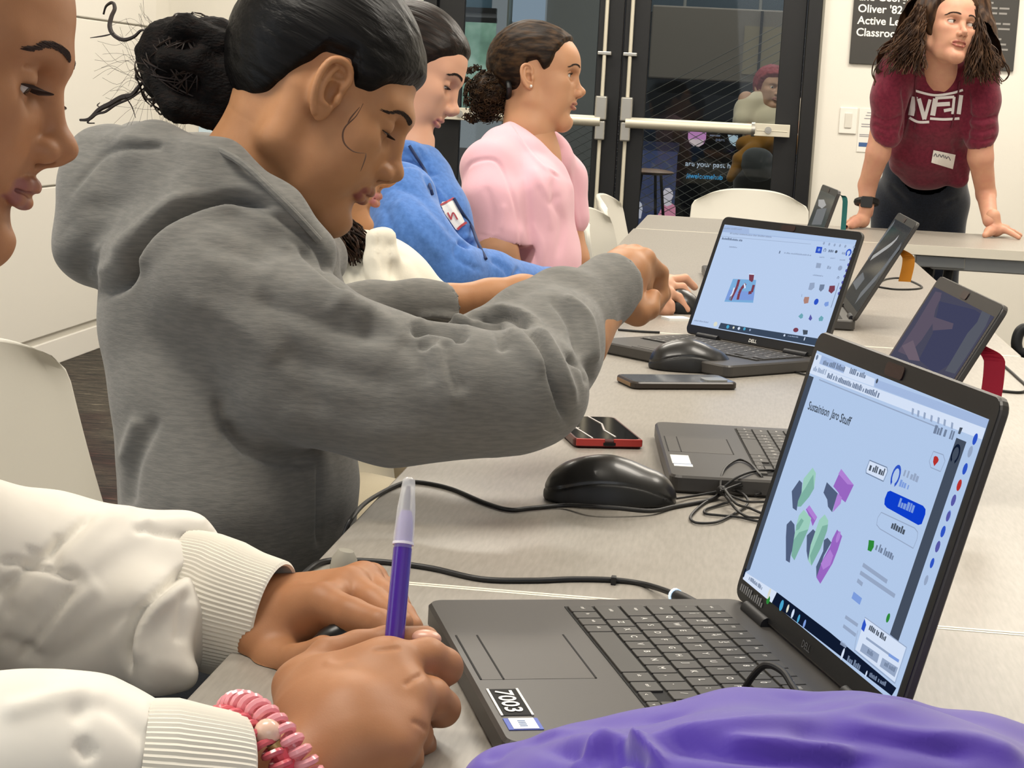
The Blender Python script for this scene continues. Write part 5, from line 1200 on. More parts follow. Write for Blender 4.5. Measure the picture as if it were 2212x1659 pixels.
    F.chain([P(330, 95, 1.78), P(400, 60, 1.76), P(480, 90, 1.76)], [.010, .013, .012], .006); F.chain([P(335, 170, 1.77), P(380, 235, 1.76), P(470, 255, 1.77)], [.010, .012, .012], .006); F.chain([P(360, 130, 1.755), P(430, 130, 1.75), P(470, 180, 1.755)], [.010, .011, .010], .006)
    v, q = F.skin(1); v = wrinkle(v, q, .0028, 60, 2); v = wrinkle(v, q, .001, 220, 5)
    bun = link('hair_bun', qmesh('hair_bun', v, q), mat('bun_hair', '#070505', .75, spec=.15, noise_col=('#1a100c', 90, (1, 2, 3), .45, .75), bump=(260, .9, .002, (1, 2, 2))), par, True)
    b = BM(); z1 = lambda X, Y: (X/2.593, Y/2.593)
    def strand(pts, r, d=1.79):
        q = [P(*z1(x, y), d+.004*i) for i, (x, y) in enumerate(pts)]; s = spline(q, 6); n = len(s); b.tube(s, [r*(.35+.65*math.sin(PI*min(.95, max(.06, i/(n-1))))) for i in range(n)], 5, cap=False)
    strand([(820, 175), (790, 170), (750, 205), (690, 222), (635, 195), (615, 150), (625, 95), (643, 50), (630, 15), (595, 35), (580, 80)], .0024)
    strand([(640, 185), (585, 200), (505, 212)], .0008)
    strand([(830, 445), (790, 470), (740, 530), (680, 545), (620, 580), (560, 610), (500, 665), (448, 672)], .0030); strand([(835, 455), (800, 500), (730, 550), (650, 585), (590, 625), (540, 640), (490, 685), (530, 690)], .0014)
    strand([(560, 600), (545, 590), (560, 575)], .0007); strand([(700, 540), (715, 560), (740, 600), (760, 660)], .0006)
    rr = random.Random(2)
    for i in range(60):
        a = math.radians(120+rr.random()*150); r0 = 108+rr.random()*6; r1 = r0+25+rr.random()*75; cx, cy = 410, 150; tw = rr.uniform(-.35, .35)
        pts = [P(cx+math.cos(a+tw*t)*(r0+(r1-r0)*t), cy-math.sin(a+tw*t)*(r0+(r1-r0)*t)*.95+14*math.sin(t*5+i), 1.80+.02*rr.random()) for t in (0, .3, .6, 1)]
        b.tube(spline(pts, 4), [.00016]*13, 3, cap=False)
    b2 = BM()
    for i in range(150):
        ax_ = np.array([rr.uniform(-1, 1), rr.uniform(-.2, 1)*.6, rr.uniform(-1, 1)]); ax_ /= np.linalg.norm(ax_); u_ = np.cross(ax_, [0, 1.0, 0]); u_ /= np.linalg.norm(u_); w_ = np.cross(ax_, u_); a0 = rr.random()*2*PI; ln = .6+rr.random()*1.1; pts = []
        for k in range(9): t = a0+ln*k/8; n_ = u_*math.cos(t)+w_*math.sin(t); pts.append(bc+n_*np.array([.0495, .0465, .0495])*(1.07+.02*math.sin(k+i)))
        b2.tube(pts, [.0011*math.sin(PI*(k+.6)/9.4) for k in range(9)], 5, cap=False)
    b2.build('bun_strands', mat('bun_strand', '#21150f', .5, spec=.3), bun, True)
    b.build('loose_strands', mat('strand_brown', '#231711', .6), bun)
    # wisps in front of the ear
    b = BM(); z2 = lambda X, Y: (480+X/2.593, Y/2.593)
    for pts, r in (([(790, 580), (750, 650), (690, 710), (675, 760), (690, 810), (740, 850), (805, 858)], .0009), ([(805, 858), (800, 890), (775, 960)], .0006), ([(770, 600), (720, 660), (700, 700)], .0008)):
        s = spline([P(*z2(*p), 1.673-.00*i) for i, p in enumerate(pts)], 6); n = len(s); b.tube(s, [r*math.sin(PI*min(.97, max(.1, (i+1)/(n+1)))) for i in range(n)], 5, cap=False)
    b.build('face_wisps', mat('wisp', '#4a2d1a', .6), par)
    # ---- hoodie
    lo = np.minimum(P(110, 240, 1.6), P(110, 1300, 2.1))-np.array([.04, .12, .06]); hi = np.maximum(P(1400, 300, 2.1), P(1400, 560, 1.7))+np.array([.03, .12, .05])
    lo = np.array([P(120, 500, 1.85)[0]-.05, 1.36, .52]); hi = np.array([P(1385, 600, 1.9)[0]+.03, 2.20, P(300, 260, 1.8)[2]+.03])
    F = Field(lo, hi, .0028)
    fy = ((0, 1, 0), 1.45)
    F.chain([P(440, 560, 1.80), P(455, 700, 1.80), P(500, 880, 1.79), P(525, 1060, 1.78), P(530, 1280, 1.80)], [.090, .094, .100, .103, .100], .03, flat=fy)
    F.chain([P(480, 590, 1.74), P(560, 700, 1.75)], [.10, .09], .03)
    # near arm
    F.chain([P(470, 610, 1.66), P(620, 715, 1.66), P(800, 802, 1.66), P(980, 842, 1.655), P(1120, 852, 1.66)], [.060, .059, .056, .053, .048], .02)
    F.chain([P(640, 830, 1.66), P(850, 882, 1.66), P(1050, 882, 1.66)], [.054, .050, .039], .02)
    F.cone(P(1120, 850, 1.665), P(1165, 850, 1.68), .047, .038, .02)
    F.chain([P(1150, 830, 1.69), P(1180, 750, 1.77), P(1235, 690, 1.84)], [.050, .049, .041], .025)
    F.chain([P(1235, 690, 1.84), P(1318, 622, 1.90)], [.0405, .0355], .012)
    F.chain([P(1000, 745, 1.75), P(1130, 690, 1.80), P(1200, 650, 1.84)], [.026, .031, .033], .02)
    F.chain([P(1200, 870, 1.70), P(1240, 760, 1.80)], [.020, .020], .015)
    # far arm
    F.chain([P(540, 620, 1.98), P(670, 700, 2.03), P(800, 672, 2.03), P(900, 662, 2.02), P(952, 660, 2.02)], [.055, .042, .030, .026, .026], .02)
    # open cuffs
    w0 = P(1318, 622, 1.90); w1 = P(1360, 590, 1.935); F.cone(w0+(w1-w0)*.15, w1, .030, .030, .002, 'sub'); w0, w1 = P(945, 660, 2.02), P(985, 656, 2.03); F.cone(w0, w1, .0215, .0215, .002, 'sub')
    # hood thrown back, standing round the neck
    F.ell(P(300, 445, 1.84), (.066, .13, .068), k=.02); F.ell(P(245, 380, 1.84), (.040, .10, .048), k=.02); F.ell(P(238, 520, 1.84), (.042, .11, .045), k=.02)
    F.chain([P(215, 330, 1.80), P(330, 330, 1.72), P(470, 375, 1.69), P(590, 470, 1.67), P(665, 545, 1.68)], [.023, .026, .030, .030, .024], .018)
    F.chain([P(215, 330, 1.86), P(300, 325, 1.98), P(450, 355, 2.0), P(600, 470, 1.95), P(690, 560, 1.85), P(665, 545, 1.70)], [.023, .026, .028, .028, .024, .022], .022)
    F.chain([P(300, 420, 1.76), P(430, 450, 1.70), P(560, 540, 1.68)], [.045, .040, .035], .03)
    # hollow for the neck
    F.chain([P(640, 330, 1.80), P(520, 420, 1.81), P(460, 470, 1.82)], [.070, .064, .060], .010, 'sub')
    F.ell(P(330, 345, 1.85), (.040, .070, .020), k=.02, op='sub')
    st = [([(180, 640), (265, 612), (300, 550), (360, 490), (440, 445), (520, 425), (590, 445)], 11, -.022), ([(190, 590), (250, 575), (285, 520), (345, 460), (430, 410)], 16, .006), ([(150, 420), (230, 330), (330, 318), (350, 316)], 7, -.004), ([(180, 300), (300, 300), (480, 330), (600, 420), (700, 520)], 12, .003),
          ([(290, 580), (350, 520), (430, 470), (520, 445)], 18, .008), ([(150, 490), (220, 540), (330, 500), (410, 400)], 30, .006), ([(160, 450), (300, 430), (390, 330)], 26, -.004),
          ([(640, 540), (700, 600), (740, 640)], 10, -.006), ([(600, 520), (650, 560), (700, 620), (760, 660)], 14, .005), ([(500, 430), (600, 470), (680, 530), (715, 600)], 9, -.006),
          ([(890, 712), (930, 700), (985, 712), (1000, 735)], 12, -.016), ([(905, 735), (925, 745), (945, 720)], 9, -.006), ([(900, 690), (960, 685), (1020, 700)], 10, .008),
          ([(1040, 680), (1075, 700), (1090, 760)], 14, -.008), ([(1010, 690), (1060, 690), (1130, 740), (1180, 810)], 16, .006), ([(1000, 690), (1100, 685), (1165, 740), (1200, 830), (1225, 910)], 8, -.012),
          ([(1060, 668), (1140, 690), (1200, 780), (1240, 880)], 14, .008), ([(1225, 770), (1265, 790), (1275, 830)], 9, -.010), ([(1215, 640), (1270, 690), (1285, 790)], 10, .006), ([(1190, 640), (1235, 700), (1255, 780)], 10, -.006),
          ([(760, 700), (850, 720), (900, 760), (935, 830)], 22, -.006), ([(700, 660), (800, 680), (880, 740)], 20, .007), ([(560, 560), (700, 640), (800, 700)], 26, .007), ([(540, 640), (700, 700), (820, 730)], 22, -.005),
          ([(960, 730), (975, 790), (1000, 850)], 16, -.006), ([(935, 740), (950, 800), (985, 880)], 16, .005), ([(480, 910), (560, 980), (680, 1000)], 16, -.011), ([(470, 860), (490, 930), (540, 980)], 14, -.006),
          ([(600, 890), (750, 930), (950, 940)], 30, .004), ([(340, 900), (290, 1000), (275, 1100)], 16, -.006), ([(300, 900), (265, 1000)], 14, .005), ([(690, 1000), (688, 1180)], 5, -.004), ([(560, 620), (640, 760), (700, 900)], 20, -.003),
          ([(430, 520), (560, 560), (660, 620)], 20, -.004), ([(600, 760), (720, 800), (860, 830)], 26, -.004), ([(400, 640), (520, 700), (600, 780)], 26, .004)]
    v, q = F.skin(1); v = wrinkle(v, q, .0035, 9, 4, (1, 1, 1.3)); v = wrinkle(v, q, .0012, 26, 8); v = sculpt(v, q, st)
    hd = link('hoodie', qmesh('hoodie', v, q), M['hoodie_grey'], par, True)
    for nm, pts, r in (('hood_cord', [(700, 520), (716, 560), (700, 600), (735, 640)], .0),):
        pass
    # hood edge hem
    b = BM().tube(spline([P(165, 330, 1.80), P(300, 298, 1.73), P(480, 328, 1.66), P(600, 425, 1.64), P(690, 520, 1.655)], 6), .0035, 8); b.build('hood_hem', M['hoodie_grey'], hd, True)
    # trousers and shoes under the table
    F = Field((-.75, 1.45, .0), (0, 2.15, .66), .008); h0 = P(500, 1280, 1.80)
    for s in (-1, 1):
        y = h0[1]+s*.10
        F.chain([(h0[0]-.02, y, .54), (h0[0]+.40, y+s*.03, .52), (h0[0]+.38, y+s*.03, .10)], [.095, .062, .05], .03)
        F.chain([(h0[0]+.38, y+s*.03, .07), (h0[0]+.40, y+s*.03, .05)], [.045, .04], .01)
    cloth_part('trousers', F, fabric('black_denim', '#1f2125', None, 300), par, (), (.003, 14, 1))
    for s in (-1, 1):
        y = h0[1]+s*.13; F = Field((h0[0]+.25, y-.07, -.005), (h0[0]+.60, y+.07, .13), .006); F.chain([(h0[0]+.37, y, .045), (h0[0]+.50, y, .035)], [.042, .036], .02); F.cut(lambda X, Y, Z: .002-Z, .002); cloth_part('shoe', F, mat('shoe_white', '#cfccc5', .6), par, (), None)
build_grey()
# ================================================================= the writer in the white sweatshirt (nearest)
M['skin_a'] = skin_mat('skin_brown', '#b07c57', '#96615a', .5, '#a5714d')
M['cotton_white'] = fabric('white_cotton', '#e9e4da', '#dfdad0', 14, bs=.22, bd=.0006, sheen=.15)
M['rib_white'] = mat('rib_knit', '#e6e1d4', .9, spec=.2, bump=(1, .1, .001, (1, 1, 1)))
def rib_cuff(par, name, path, r0, m, n=64, depth=.0009, flat=(1, 1), updir=(0, 0, 1), thick=.003):
    """knitted cuff: a ribbed sleeve end with an open mouth"""
    pts = spline(path, 6); N = len(pts); rr_ = np.interp(np.linspace(0, 1, N), np.linspace(0, 1, len(r0)), r0); seg = n*4; vs = []; fs = []
    u0 = np.array(updir, float)
    def ringv(p, t, r, rib):
        u = u0-t*(u0@t); u /= np.linalg.norm(u); w_ = np.cross(t, u); out = []
        for k in range(seg):
            a = 2*PI*k/seg; q = r+(depth*math.cos(a*n) if rib else 0)
            out.append(p+u*math.cos(a)*q*flat[0]+w_*math.sin(a)*q*flat[1])
        return out
    T = [pts[min(i+1, N-1)]-pts[max(i-1, 0)] for i in range(N)]; T = [t/np.linalg.norm(t) for t in T]; L = 0
    for i in range(N): vs += ringv(pts[i], T[i], rr_[i], True); L += 1
    vs += ringv(pts[-1]+T[-1]*.0015, T[-1], rr_[-1]-thick*.5, False); L += 1
    for i in range(N-1, N-6, -1): vs += ringv(pts[i], T[i], rr_[i]-thick, False); L += 1
    for i in range(L-1):
        for k in range(seg): fs.append((i*seg+k, i*seg+(k+1) % seg, (i+1)*seg+(k+1) % seg, (i+1)*seg+k))
    return BM().add(vs, fs).build(name, m, par, True)
def build_writer():
    c = dict(fore=-.004, no_ear=(1,), open=.42, look=1, nose=.000, nose_r=1.02, full=.002, lips=.95, lip=-.001, lip_z=-.002, mouth_open=.0010, chin=.000, wide=1.0, ear_x=-.02)
    Rm, O = hframe((-190, 100), 1.12, 15.5, yaw=-8)
    par = person('person', (-.62, 1.22, .46), 'person in a white sweatshirt writing with a purple pen, face cropped at the left edge')
    body = []
    v, q, at, F0 = make_head(c, Rm, O, .0010, [(P(-420, 620, 1.16), .058), (P(-560, 900, 1.2), .066)])
    body.append((v, q, at))
    # ---- right hand (near), holding the pen
    D = 1.10
    w0 = P(690, 1655, 1.03)
    k_ = lambda X, Y, d: P(480+X/3.614, 1200+Y/3.614, d)
    fi = [([k_(1330, 850, 1.075), k_(1600, 800, 1.085), k_(1730, 870, 1.092), k_(1640, 945, 1.098)], [.0125, .0118, .0112, .0085]),      # index, bent and laid over
          ([k_(1440, 1130, 1.055), k_(1620, 1110, 1.07), k_(1710, 1190, 1.085), k_(1620, 1240, 1.095)], [.0125, .0120, .0112, .0085]),
          ([k_(1400, 1330, 1.040), k_(1490, 1400, 1.06), k_(1530, 1480, 1.075), k_(1450, 1530, 1.085)], [.0120, .0112, .0102, .008]),
          ([k_(1330, 1500, 1.025), k_(1430, 1570, 1.04), k_(1450, 1650, 1.055), k_(1370, 1690, 1.07)], [.0110, .010, .0092, .0075])]
    th = ([k_(560, 1000, 1.085), k_(830, 790, 1.105), k_(1100, 700, 1.115), k_(1330, 665, 1.12), k_(1480, 640, 1.122)], [.0135, .0118, .0102, .0098, .0086])
    thm = ([k_(620, 1030, 1.08), k_(820, 800, 1.10), k_(1060, 725, 1.112), k_(1300, 680, 1.118), k_(1590, 650, 1.120)], [.0135, .0115, .0105, .0100, .0080])
    pts = np.array([p for f in fi for p in f[0]]+thm[0]+[w0, P(480, 1800, .98)])
    F = Field(pts.min(0)-.035, pts.max(0)+.035, .0014)
    F.chain([P(470, 1830, .99), P(600, 1720, 1.015), w0], [.034, .030, .028], .012)
    for i, f in enumerate(fi):
        F.cone(w0+(f[0][0]-w0)*.05, f[0][0], .021, f[1][0]*1.10, .014)
    for a, b_ in ((0, 1), (1, 2), (2, 3)): F.cone(fi[a][0][0], fi[b_][0][0], .0118, .0118, .008)
    F.chain([k_(820, 1180, 1.062), k_(1000, 1330, 1.042), k_(1050, 1480, 1.03)], [.0235, .024, .022], .016)
    F.chain([k_(900, 1000, 1.075), k_(1200, 960, 1.072), k_(1350, 1100, 1.06)], [.018, .016, .014], .016)
    for f in fi: F.chain(f[0], f[1], .0028)
    F.chain(thm[0], thm[1], .004); F.cone(k_(700, 1250, 1.058), k_(620, 1040, 1.08), .022, .014, .016)
    v, q = F.skin(2)
    v = sculpt(v, q, [([k(1, x, y) for x, y in ()] if False else [(480+x/3.614, 1200+y/3.614) for x, y in L], w_, d_) for L, w_, d_ in (
        ([(1420, 1020), (1500, 960), (1570, 930)], 6, -.0012), ([(1480, 1290), (1560, 1330), (1600, 1370)], 6, -.0012), ([(1180, 740), (1260, 735), (1400, 720)], 5, -.0010), ([(800, 830), (900, 860), (1050, 830)], 8, .0008))])
    body.append((v, q, {}))
    # nail of the thumb
    # ---- left hand (far), lying on the table
    j_ = lambda X, Y, d: P(480+X/3.614, 1200+Y/3.614, d)
    w1 = j_(330, 480, 1.27)
    fl = [([j_(780, 380, 1.235), j_(1010, 470, 1.215), j_(1230, 540, 1.20), j_(1290, 590, 1.195)], [.0135, .0118, .0100, .0085]),
          ([j_(990, 250, 1.27), j_(1180, 370, 1.25), j_(1330, 470, 1.235), j_(1400, 530, 1.23)], [.0130, .0112, .0098, .0082]),
          ([j_(1100, 200, 1.295), j_(1260, 330, 1.275), j_(1400, 470, 1.26), j_(1480, 560, 1.25)], [.0120, .0105, .0095, .0080]),
          ([j_(1160, 190, 1.32), j_(1270, 270, 1.305), j_(1360, 350, 1.29), j_(1400, 400, 1.28)], [.0105, .0092, .0082, .0072])]
    tl = ([j_(330, 690, 1.245), j_(440, 850, 1.225), j_(620, 850, 1.205), j_(790, 740, 1.195)], [.0165, .0155, .0125, .0100])
    pts = np.array([p for f in fl for p in f[0]]+tl[0]+[w1, j_(-100, 500, 1.32)])
    F = Field(pts.min(0)-.03, pts.max(0)+.035, .0015)
    F.chain([j_(-260, 470, 1.34), j_(60, 480, 1.30), w1], [.030, .026, .025], .012)
    for f in fl: F.cone(w1, f[0][0], .0215, f[1][0]*1.05, .012)
    for a in (0, 1, 2): F.cone(fl[a][0][0], fl[a+1][0][0], .0115, .011, .007)
    for f in fl: F.chain(f[0], f[1], .0028)
    F.chain([j_(330, 520, 1.26), tl[0][0]], [.022, .0165], .012); F.chain(tl[0], tl[1], .006); F.cone(j_(330, 600, 1.25), j_(640, 480, 1.245), .017, .013, .014)
    v, q = F.skin(2); v[:, 2] = np.maximum(v[:, 2], TZ+.0005)
    body.append((v, q, {}))
    # trunk
    F = Field((-1.0, .75, .45), (-.12, 1.6, 1.12), .008); F.chain([P(-560, 900, 1.2), (-.60, 1.18, .85), (-.62, 1.2, .55)], [.055, .07, .07], .03, flat=((0, 1, 0), 1.15)); F.chain([P(-560, 1000, 1.25), P(-300, 1150, 1.24), P(0, 1260, 1.27), j_(-260, 470, 1.34)], [.04, .035, .03, .028], .02); F.chain([P(-560, 1000, 1.1), P(-300, 1720, .97), P(200, 1690, .98), P(470, 1830, .99)], [.04, .035, .028, .026], .02); body.append(F.skin(1))
    V, Q, A = merge(body); link('body', qmesh('body', V, Q, A), M['skin_a'], par, True)
    add_eyes(par, c, Rm, O, (-1, 1), (1, 0, -.55)); brow = mat('brow_black', '#33211a', .8)
    add_brow(par, c, Rm, O, brow, -1, thick=1.1, lashlen=.019, dz=.001, F=F0); add_brow(par, c, Rm, O, brow, 1, thick=1.1, lashlen=.019, dz=.001, F=F0)
    hl = [(-.16, -.075), (-.08, -.06), (-.04, -.045), (-.01, .0), (.02, .02), (.045, .04), (.062, .066), (.08, .078), (.13, .082)]
    hair_cap(c, Rm, O, 'hair', hair_mat('hair_darkbrown', '#1a110d', '#33241a', .45), par, hl, t=.006, fade=.03)
    b = BM()
    for a, d_ in ((k_(1590, 640, 1.1125), k_(1660, 632, 1.1125)),): pass
    F = Field(k_(1640, 640, 1.118)-.02, k_(1640, 640, 1.118)+.02, .0008); F.ell(k_(1590, 646, 1.1135), (.0095, .0066, .0052), k=.001); v, q = F.skin(1)
    link('thumbnail', qmesh('thumbnail', v, q), mat('nail', '#d9a58d', .3), par, True)
    # ---- pen
    top, bot = P(884, 1032, 1.135), P(850, 1400, 1.108); ax = bot-top; tip = bot+ax*.38; L = np.linalg.norm(ax)
    pen = empty('pen', bot, 'purple pen with a clear cap held upright over the table', 'pen')
    f = lambda t: top+ax*t
    BM().tube([f(.42), f(.9), f(1.12), f(1.3)], [.0058, .0060, .0058, .0050], 20).build('barrel', mat('pen_purple', '#4a1f9a', .22, coat=.4), pen, True)
    BM().tube([f(.20), f(.24), f(.30), f(.42)], [.0035, .0045, .0052, .0054], 18).build('inner_barrel', mat('pen_lilac', '#8a76bd', .3), pen, True)
    cp = mat('pen_cap_clear', '#ffffff', .08); nt = cp.node_tree; bs = nt.nodes['Principled BSDF']; bs.inputs['Alpha'].default_value = .38; bs.inputs['Coat Weight'].default_value = .6
    BM().tube([f(0), f(.012), f(.05), f(.09), f(.18), f(.36), f(.395)], [.0022, .0038, .0043, .0046, .0057, .0064, .0064], 22).build('cap', cp, pen, True)
    BM().tube([f(.385), f(.40)], [.0066, .0066], 22).build('cap_rim', mat('cap_rim', '#f4f0fa', .3), pen, True)
    BM().tube([f(.05), f(.10), f(.20)], [.0012, .0020, .0022], 10).build('nib', mat('nib', '#5a5568', .3), pen, True)
    # black clip thing under the palm and a red band on the far wrist
    q = j_(850, 640, 1.21); b = BM().tube(spline([j_(760, 740, 1.20), j_(830, 660, 1.21), j_(960, 600, 1.215)], 5), .0085, 14); o = b.build('marker_cap', mat('marker_black', '#0b0b0c', .35), None, True); tag(o, 'short black marker cap lying between the two hands', 'marker')
    b = BM().tube(spline([j_(60, 640, 1.285), j_(110, 700, 1.275), j_(40, 745, 1.27), j_(-30, 700, 1.28)], 6, True), .004, 8); b.build('red_band', mat('band_red', '#a3161c', .5), par, True)
    # coil bracelet: pink helix round the near wrist
    ctr = P(596, 1640, 1.02); axd = w0-P(470, 1830, .99); axd /= np.linalg.norm(axd); br = empty('coil_bracelet', ctr, 'pink coiled bracelet on the writing wrist at the white cuff', 'bracelet')
    def ringpt(a, r, o=0, tilt=.0):
        u = np.cross(axd, [0, 0, 1.0]); u /= np.linalg.norm(u); w_ = np.cross(axd, u); return ctr+axd*o+u*math.cos(a)*r+w_*math.sin(a)*r
    def coil(R, r, n, o, rt, seg=14):
        pts = []
        for i in range(n*seg+1):
            a = 2*PI*i/(n*seg); b_ = 2*PI*i/seg; rad = R+r*math.cos(b_); pts.append(ringpt(a, rad, o+r*1.1*math.sin(b_)))
        return BM().tube(pts, rt, 7)
    coil(.0385, .0050, 36, -.002, .0025).build('coil', mat('coil_pink', '#f0a0a8', .25, coat=.4), br, True)
    coil(.0385, .0040, 36, -.014, .0022).build('coil_inner', mat('coil_rose', '#d9636e', .25, coat=.4), br, True)
    b = BM().sphere(P(578, 1582, .985), .0075, 16, 10); b.build('bead', mat('bead_pearl', '#f0c8b2', .25, coat=.3), br, True)
    b = BM().cyl(P(590, 1606, .983), P(602, 1625, .983), .0042, 12); b.build('bead', mat('bead_gold', '#a98b56', .35, metal=.4), br, True)
    b = BM().tube([P(602, 1622, .983), P(618, 1650, .983), P(622, 1690, .985)], .005, 10); b.build('bead', mat('bead_coral', '#e0525f', .3), br, True)
    # ---- sweatshirt: far sleeve
    F = Field((-1.05, .72, .42), (P(660, 1250, 1.27)[0]+.02, 1.62, 1.12), .0024)
    S = [P(-340, 1130, 1.20), P(-120, 1220, 1.24), P(80, 1270, 1.27), P(240, 1285, 1.285), P(340, 1285, 1.285)]
    F.chain(S, [.062, .058, .055, .053, .050], .03)
    F.chain([P(60, 1340, 1.25), P(200, 1360, 1.255), P(350, 1400, 1.25)], [.042, .042, .026], .03)
    F.chain([P(-60, 1150, 1.26), P(110, 1150, 1.29), P(300, 1180, 1.30), P(400, 1175, 1.30), P(440, 1200, 1.295)], [.030, .024, .018, .018, .012], .02)
    F.chain([P(330, 1340, 1.23), P(345, 1440, 1.215), P(400, 1460, 1.215)], [.030, .016, .008], .02)
    # trunk
    F.chain([P(-560, 760, 1.2), P(-570, 1000, 1.2), (-.63, 1.2, .62), (-.62, 1.22, .50)], [.09, .10, .115, .12], .04, flat=((0, 1, 0), 1.45))
    F.chain([P(-500, 900, 1.1), P(-480, 1300, 1.02), P(-330, 1740, .96)], [.075, .07, .06], .04)
    # near sleeve
    F.chain([P(-330, 1740, .96), P(-60, 1700, .955), P(130, 1670, .965), P(270, 1665, .975)], [.060, .050, .044, .037], .03)
    F.chain([P(60, 1580, .975), P(200, 1580, .985), P(280, 1610, .985)], [.020, .020, .012], .02)
    F.cut(lambda X, Y, Z: np.minimum(np.minimum(TZ+.001-Z, X+.33), 0*Z+9)*1.0 if False else np.where((X > -.314), TZ+.0008-Z, -1.0)+0*Y, .001)
    st = [([(0, 1290), (60, 1230), (150, 1160), (200, 1110)], 9, -.008), ([(60, 1330), (140, 1220), (230, 1130), (300, 1120)], 22, .006), ([(285, 1155), (330, 1148), (430, 1158), (480, 1150)], 6, -.007), ([(300, 1140), (380, 1128), (450, 1132)], 9, .004),
          ([(0, 1215), (50, 1215), (120, 1240), (165, 1250)], 6, -.007), ([(120, 1235), (118, 1200), (130, 1150)], 8, -.005), ([(75, 1180), (60, 1220)], 14, -.004), ([(165, 1250), (230, 1190), (330, 1130)], 20, .005),
          ([(40, 1430), (110, 1340), (160, 1270)], 7, -.007), ([(90, 1450), (180, 1390), (240, 1340), (320, 1300)], 20, -.005), ([(60, 1400), (140, 1320), (220, 1260)], 16, .005),
          ([(275, 1450), (278, 1370), (320, 1300), (390, 1240), (470, 1190)], 8, -.011), ([(300, 1440), (305, 1360), (350, 1300), (410, 1260)], 12, .006), ([(388, 1390), (392, 1340), (400, 1280)], 10, -.004),
          ([(0, 1380), (50, 1400), (90, 1430)], 12, -.004), ([(20, 1250), (10, 1290), (30, 1330)], 12, -.004), ([(480, 1150), (440, 1190), (400, 1240)], 10, .005),
          ([(150, 1560), (200, 1520), (260, 1540), (330, 1610)], 16, -.004), ([(0, 1540), (80, 1520), (160, 1500), (230, 1520)], 16, .004), ([(335, 1520), (340, 1560), (345, 1640)], 6, -.006), ([(170, 1600), (200, 1640)], 14, -.005)]
    st = [(L_, w_*1.35, d_*.8) for L_, w_, d_ in st]
    v, q = F.skin(1); v = wrinkle(v, q, .003, 8, 9); v = sculpt(v, q, st)
    sh = link('sweatshirt', qmesh('sweatshirt', v, q), M['cotton_white'], par, True)
    rib_cuff(sh, 'cuff', [P(375, 1275, 1.285), P(450, 1300, 1.28), P(520, 1325, 1.27), P(590, 1345, 1.262)], [.044, .0475, .0475, .0445, .043], M['rib_white'], 88, .0004, flat=(1.0, .80))
    rib_cuff(sh, 'cuff', [P(300, 1680, .975), P(400, 1690, .98), P(500, 1700, .99)], [.041, .043, .0405, .0385], M['rib_white'], 80, .0004, flat=(1, 1))
    # trousers
    F = Field((-.9, .95, 0), (-.05, 1.5, .68), .009)
    for s in (-1, 1): F.chain([(-.62, 1.2+s*.10, .54), (-.22, 1.2+s*.13, .53), (-.24, 1.2+s*.13, .08)], [.095, .062, .048], .03)
    cloth_part('trousers', F, fabric('charcoal_cotton', '#26262a', None, 300), par, (), (.003, 14, 1))
    for s in (-1, 1):
        y = 1.2+s*.13; F = Field((-.33, y-.07, -.005), (.02, y+.07, .13), .006); F.chain([(-.24, y, .045), (-.11, y, .035)], [.042, .036], .02); F.cut(lambda X, Y, Z: .002-Z, .002); cloth_part('shoe', F, mat('shoe_grey', '#6d6d70', .6), par, (), None)
build_writer()
# ---- purple jacket heaped at the near right corner
def build_jacket():
    F = Field((-.30, .62, TZ-.05), (.42, 1.06, TZ+.16), .003)
    J = lambda px, py, d: P(px, py+22, d)
    F.chain([J(1120, 1680, .985), J(1250, 1670, .985), J(1400, 1660, .98), J(1600, 1640, .98), J(1850, 1640, .985), J(2100, 1670, .99), J(2350, 1720, 1.0)], [.020, .026, .030, .036, .037, .034, .034], .02)
    F.chain([J(1080, 1700, .96), J(1300, 1740, .93), J(1600, 1740, .93), J(1900, 1730, .93), J(2300, 1800, .95)], [.020, .03, .042, .046, .04], .03)
    F.chain([J(1200, 1900, .90), J(1600, 1880, .88), J(2100, 1880, .9)], [.05, .065, .06], .04)
    F.chain([J(1480, 1590, .985), J(1700, 1560, .985), J(1950, 1565, .985), J(2120, 1600, .985)], [.014, .016, .015, .012], .012)
    F.cut(lambda X, Y, Z: TZ+.001-Z, .002)
    st = [([(1040, 1640), (1120, 1600), (1220, 1620), (1290, 1650)], 16, -.005), ([(1100, 1600), (1200, 1590), (1330, 1600)], 14, .004), ([(1290, 1640), (1360, 1600), (1450, 1560), (1560, 1550), (1700, 1535), (1850, 1528)], 12, -.006), ([(1340, 1620), (1450, 1580), (1600, 1565), (1800, 1545), (1960, 1530)], 16, .005),
          ([(1240, 1659), (1300, 1610), (1350, 1600), (1400, 1620), (1440, 1659)], 12, .008), ([(1300, 1659), (1350, 1630), (1390, 1659)], 14, -.007), ([(1420, 1600), (1550, 1620), (1750, 1640), (1900, 1650)], 20, -.006), ([(1800, 1560), (1950, 1590), (2100, 1600), (2212, 1640)], 18, .004), ([(1700, 1580), (1900, 1600), (2100, 1640)], 16, -.003), ([(1560, 1600), (1700, 1610), (1850, 1625)], 14, .004)]
    v, q = F.skin(1); v = wrinkle(v, q, .0035, 9, 21, (1, 2.2, 1)); v = sculpt(v, q, st); v[:, 2] = np.maximum(v[:, 2], TZ+.0012)
    o = link('jacket', qmesh('jacket', v, q), fabric('purple_satin', '#4a2ea0', None, 300, rough=.55, bs=.1, bd=.0003, sheen=.4), None, True)
    tag(o, 'purple jacket heaped over the corner of the nearest laptop', 'jacket')
build_jacket()
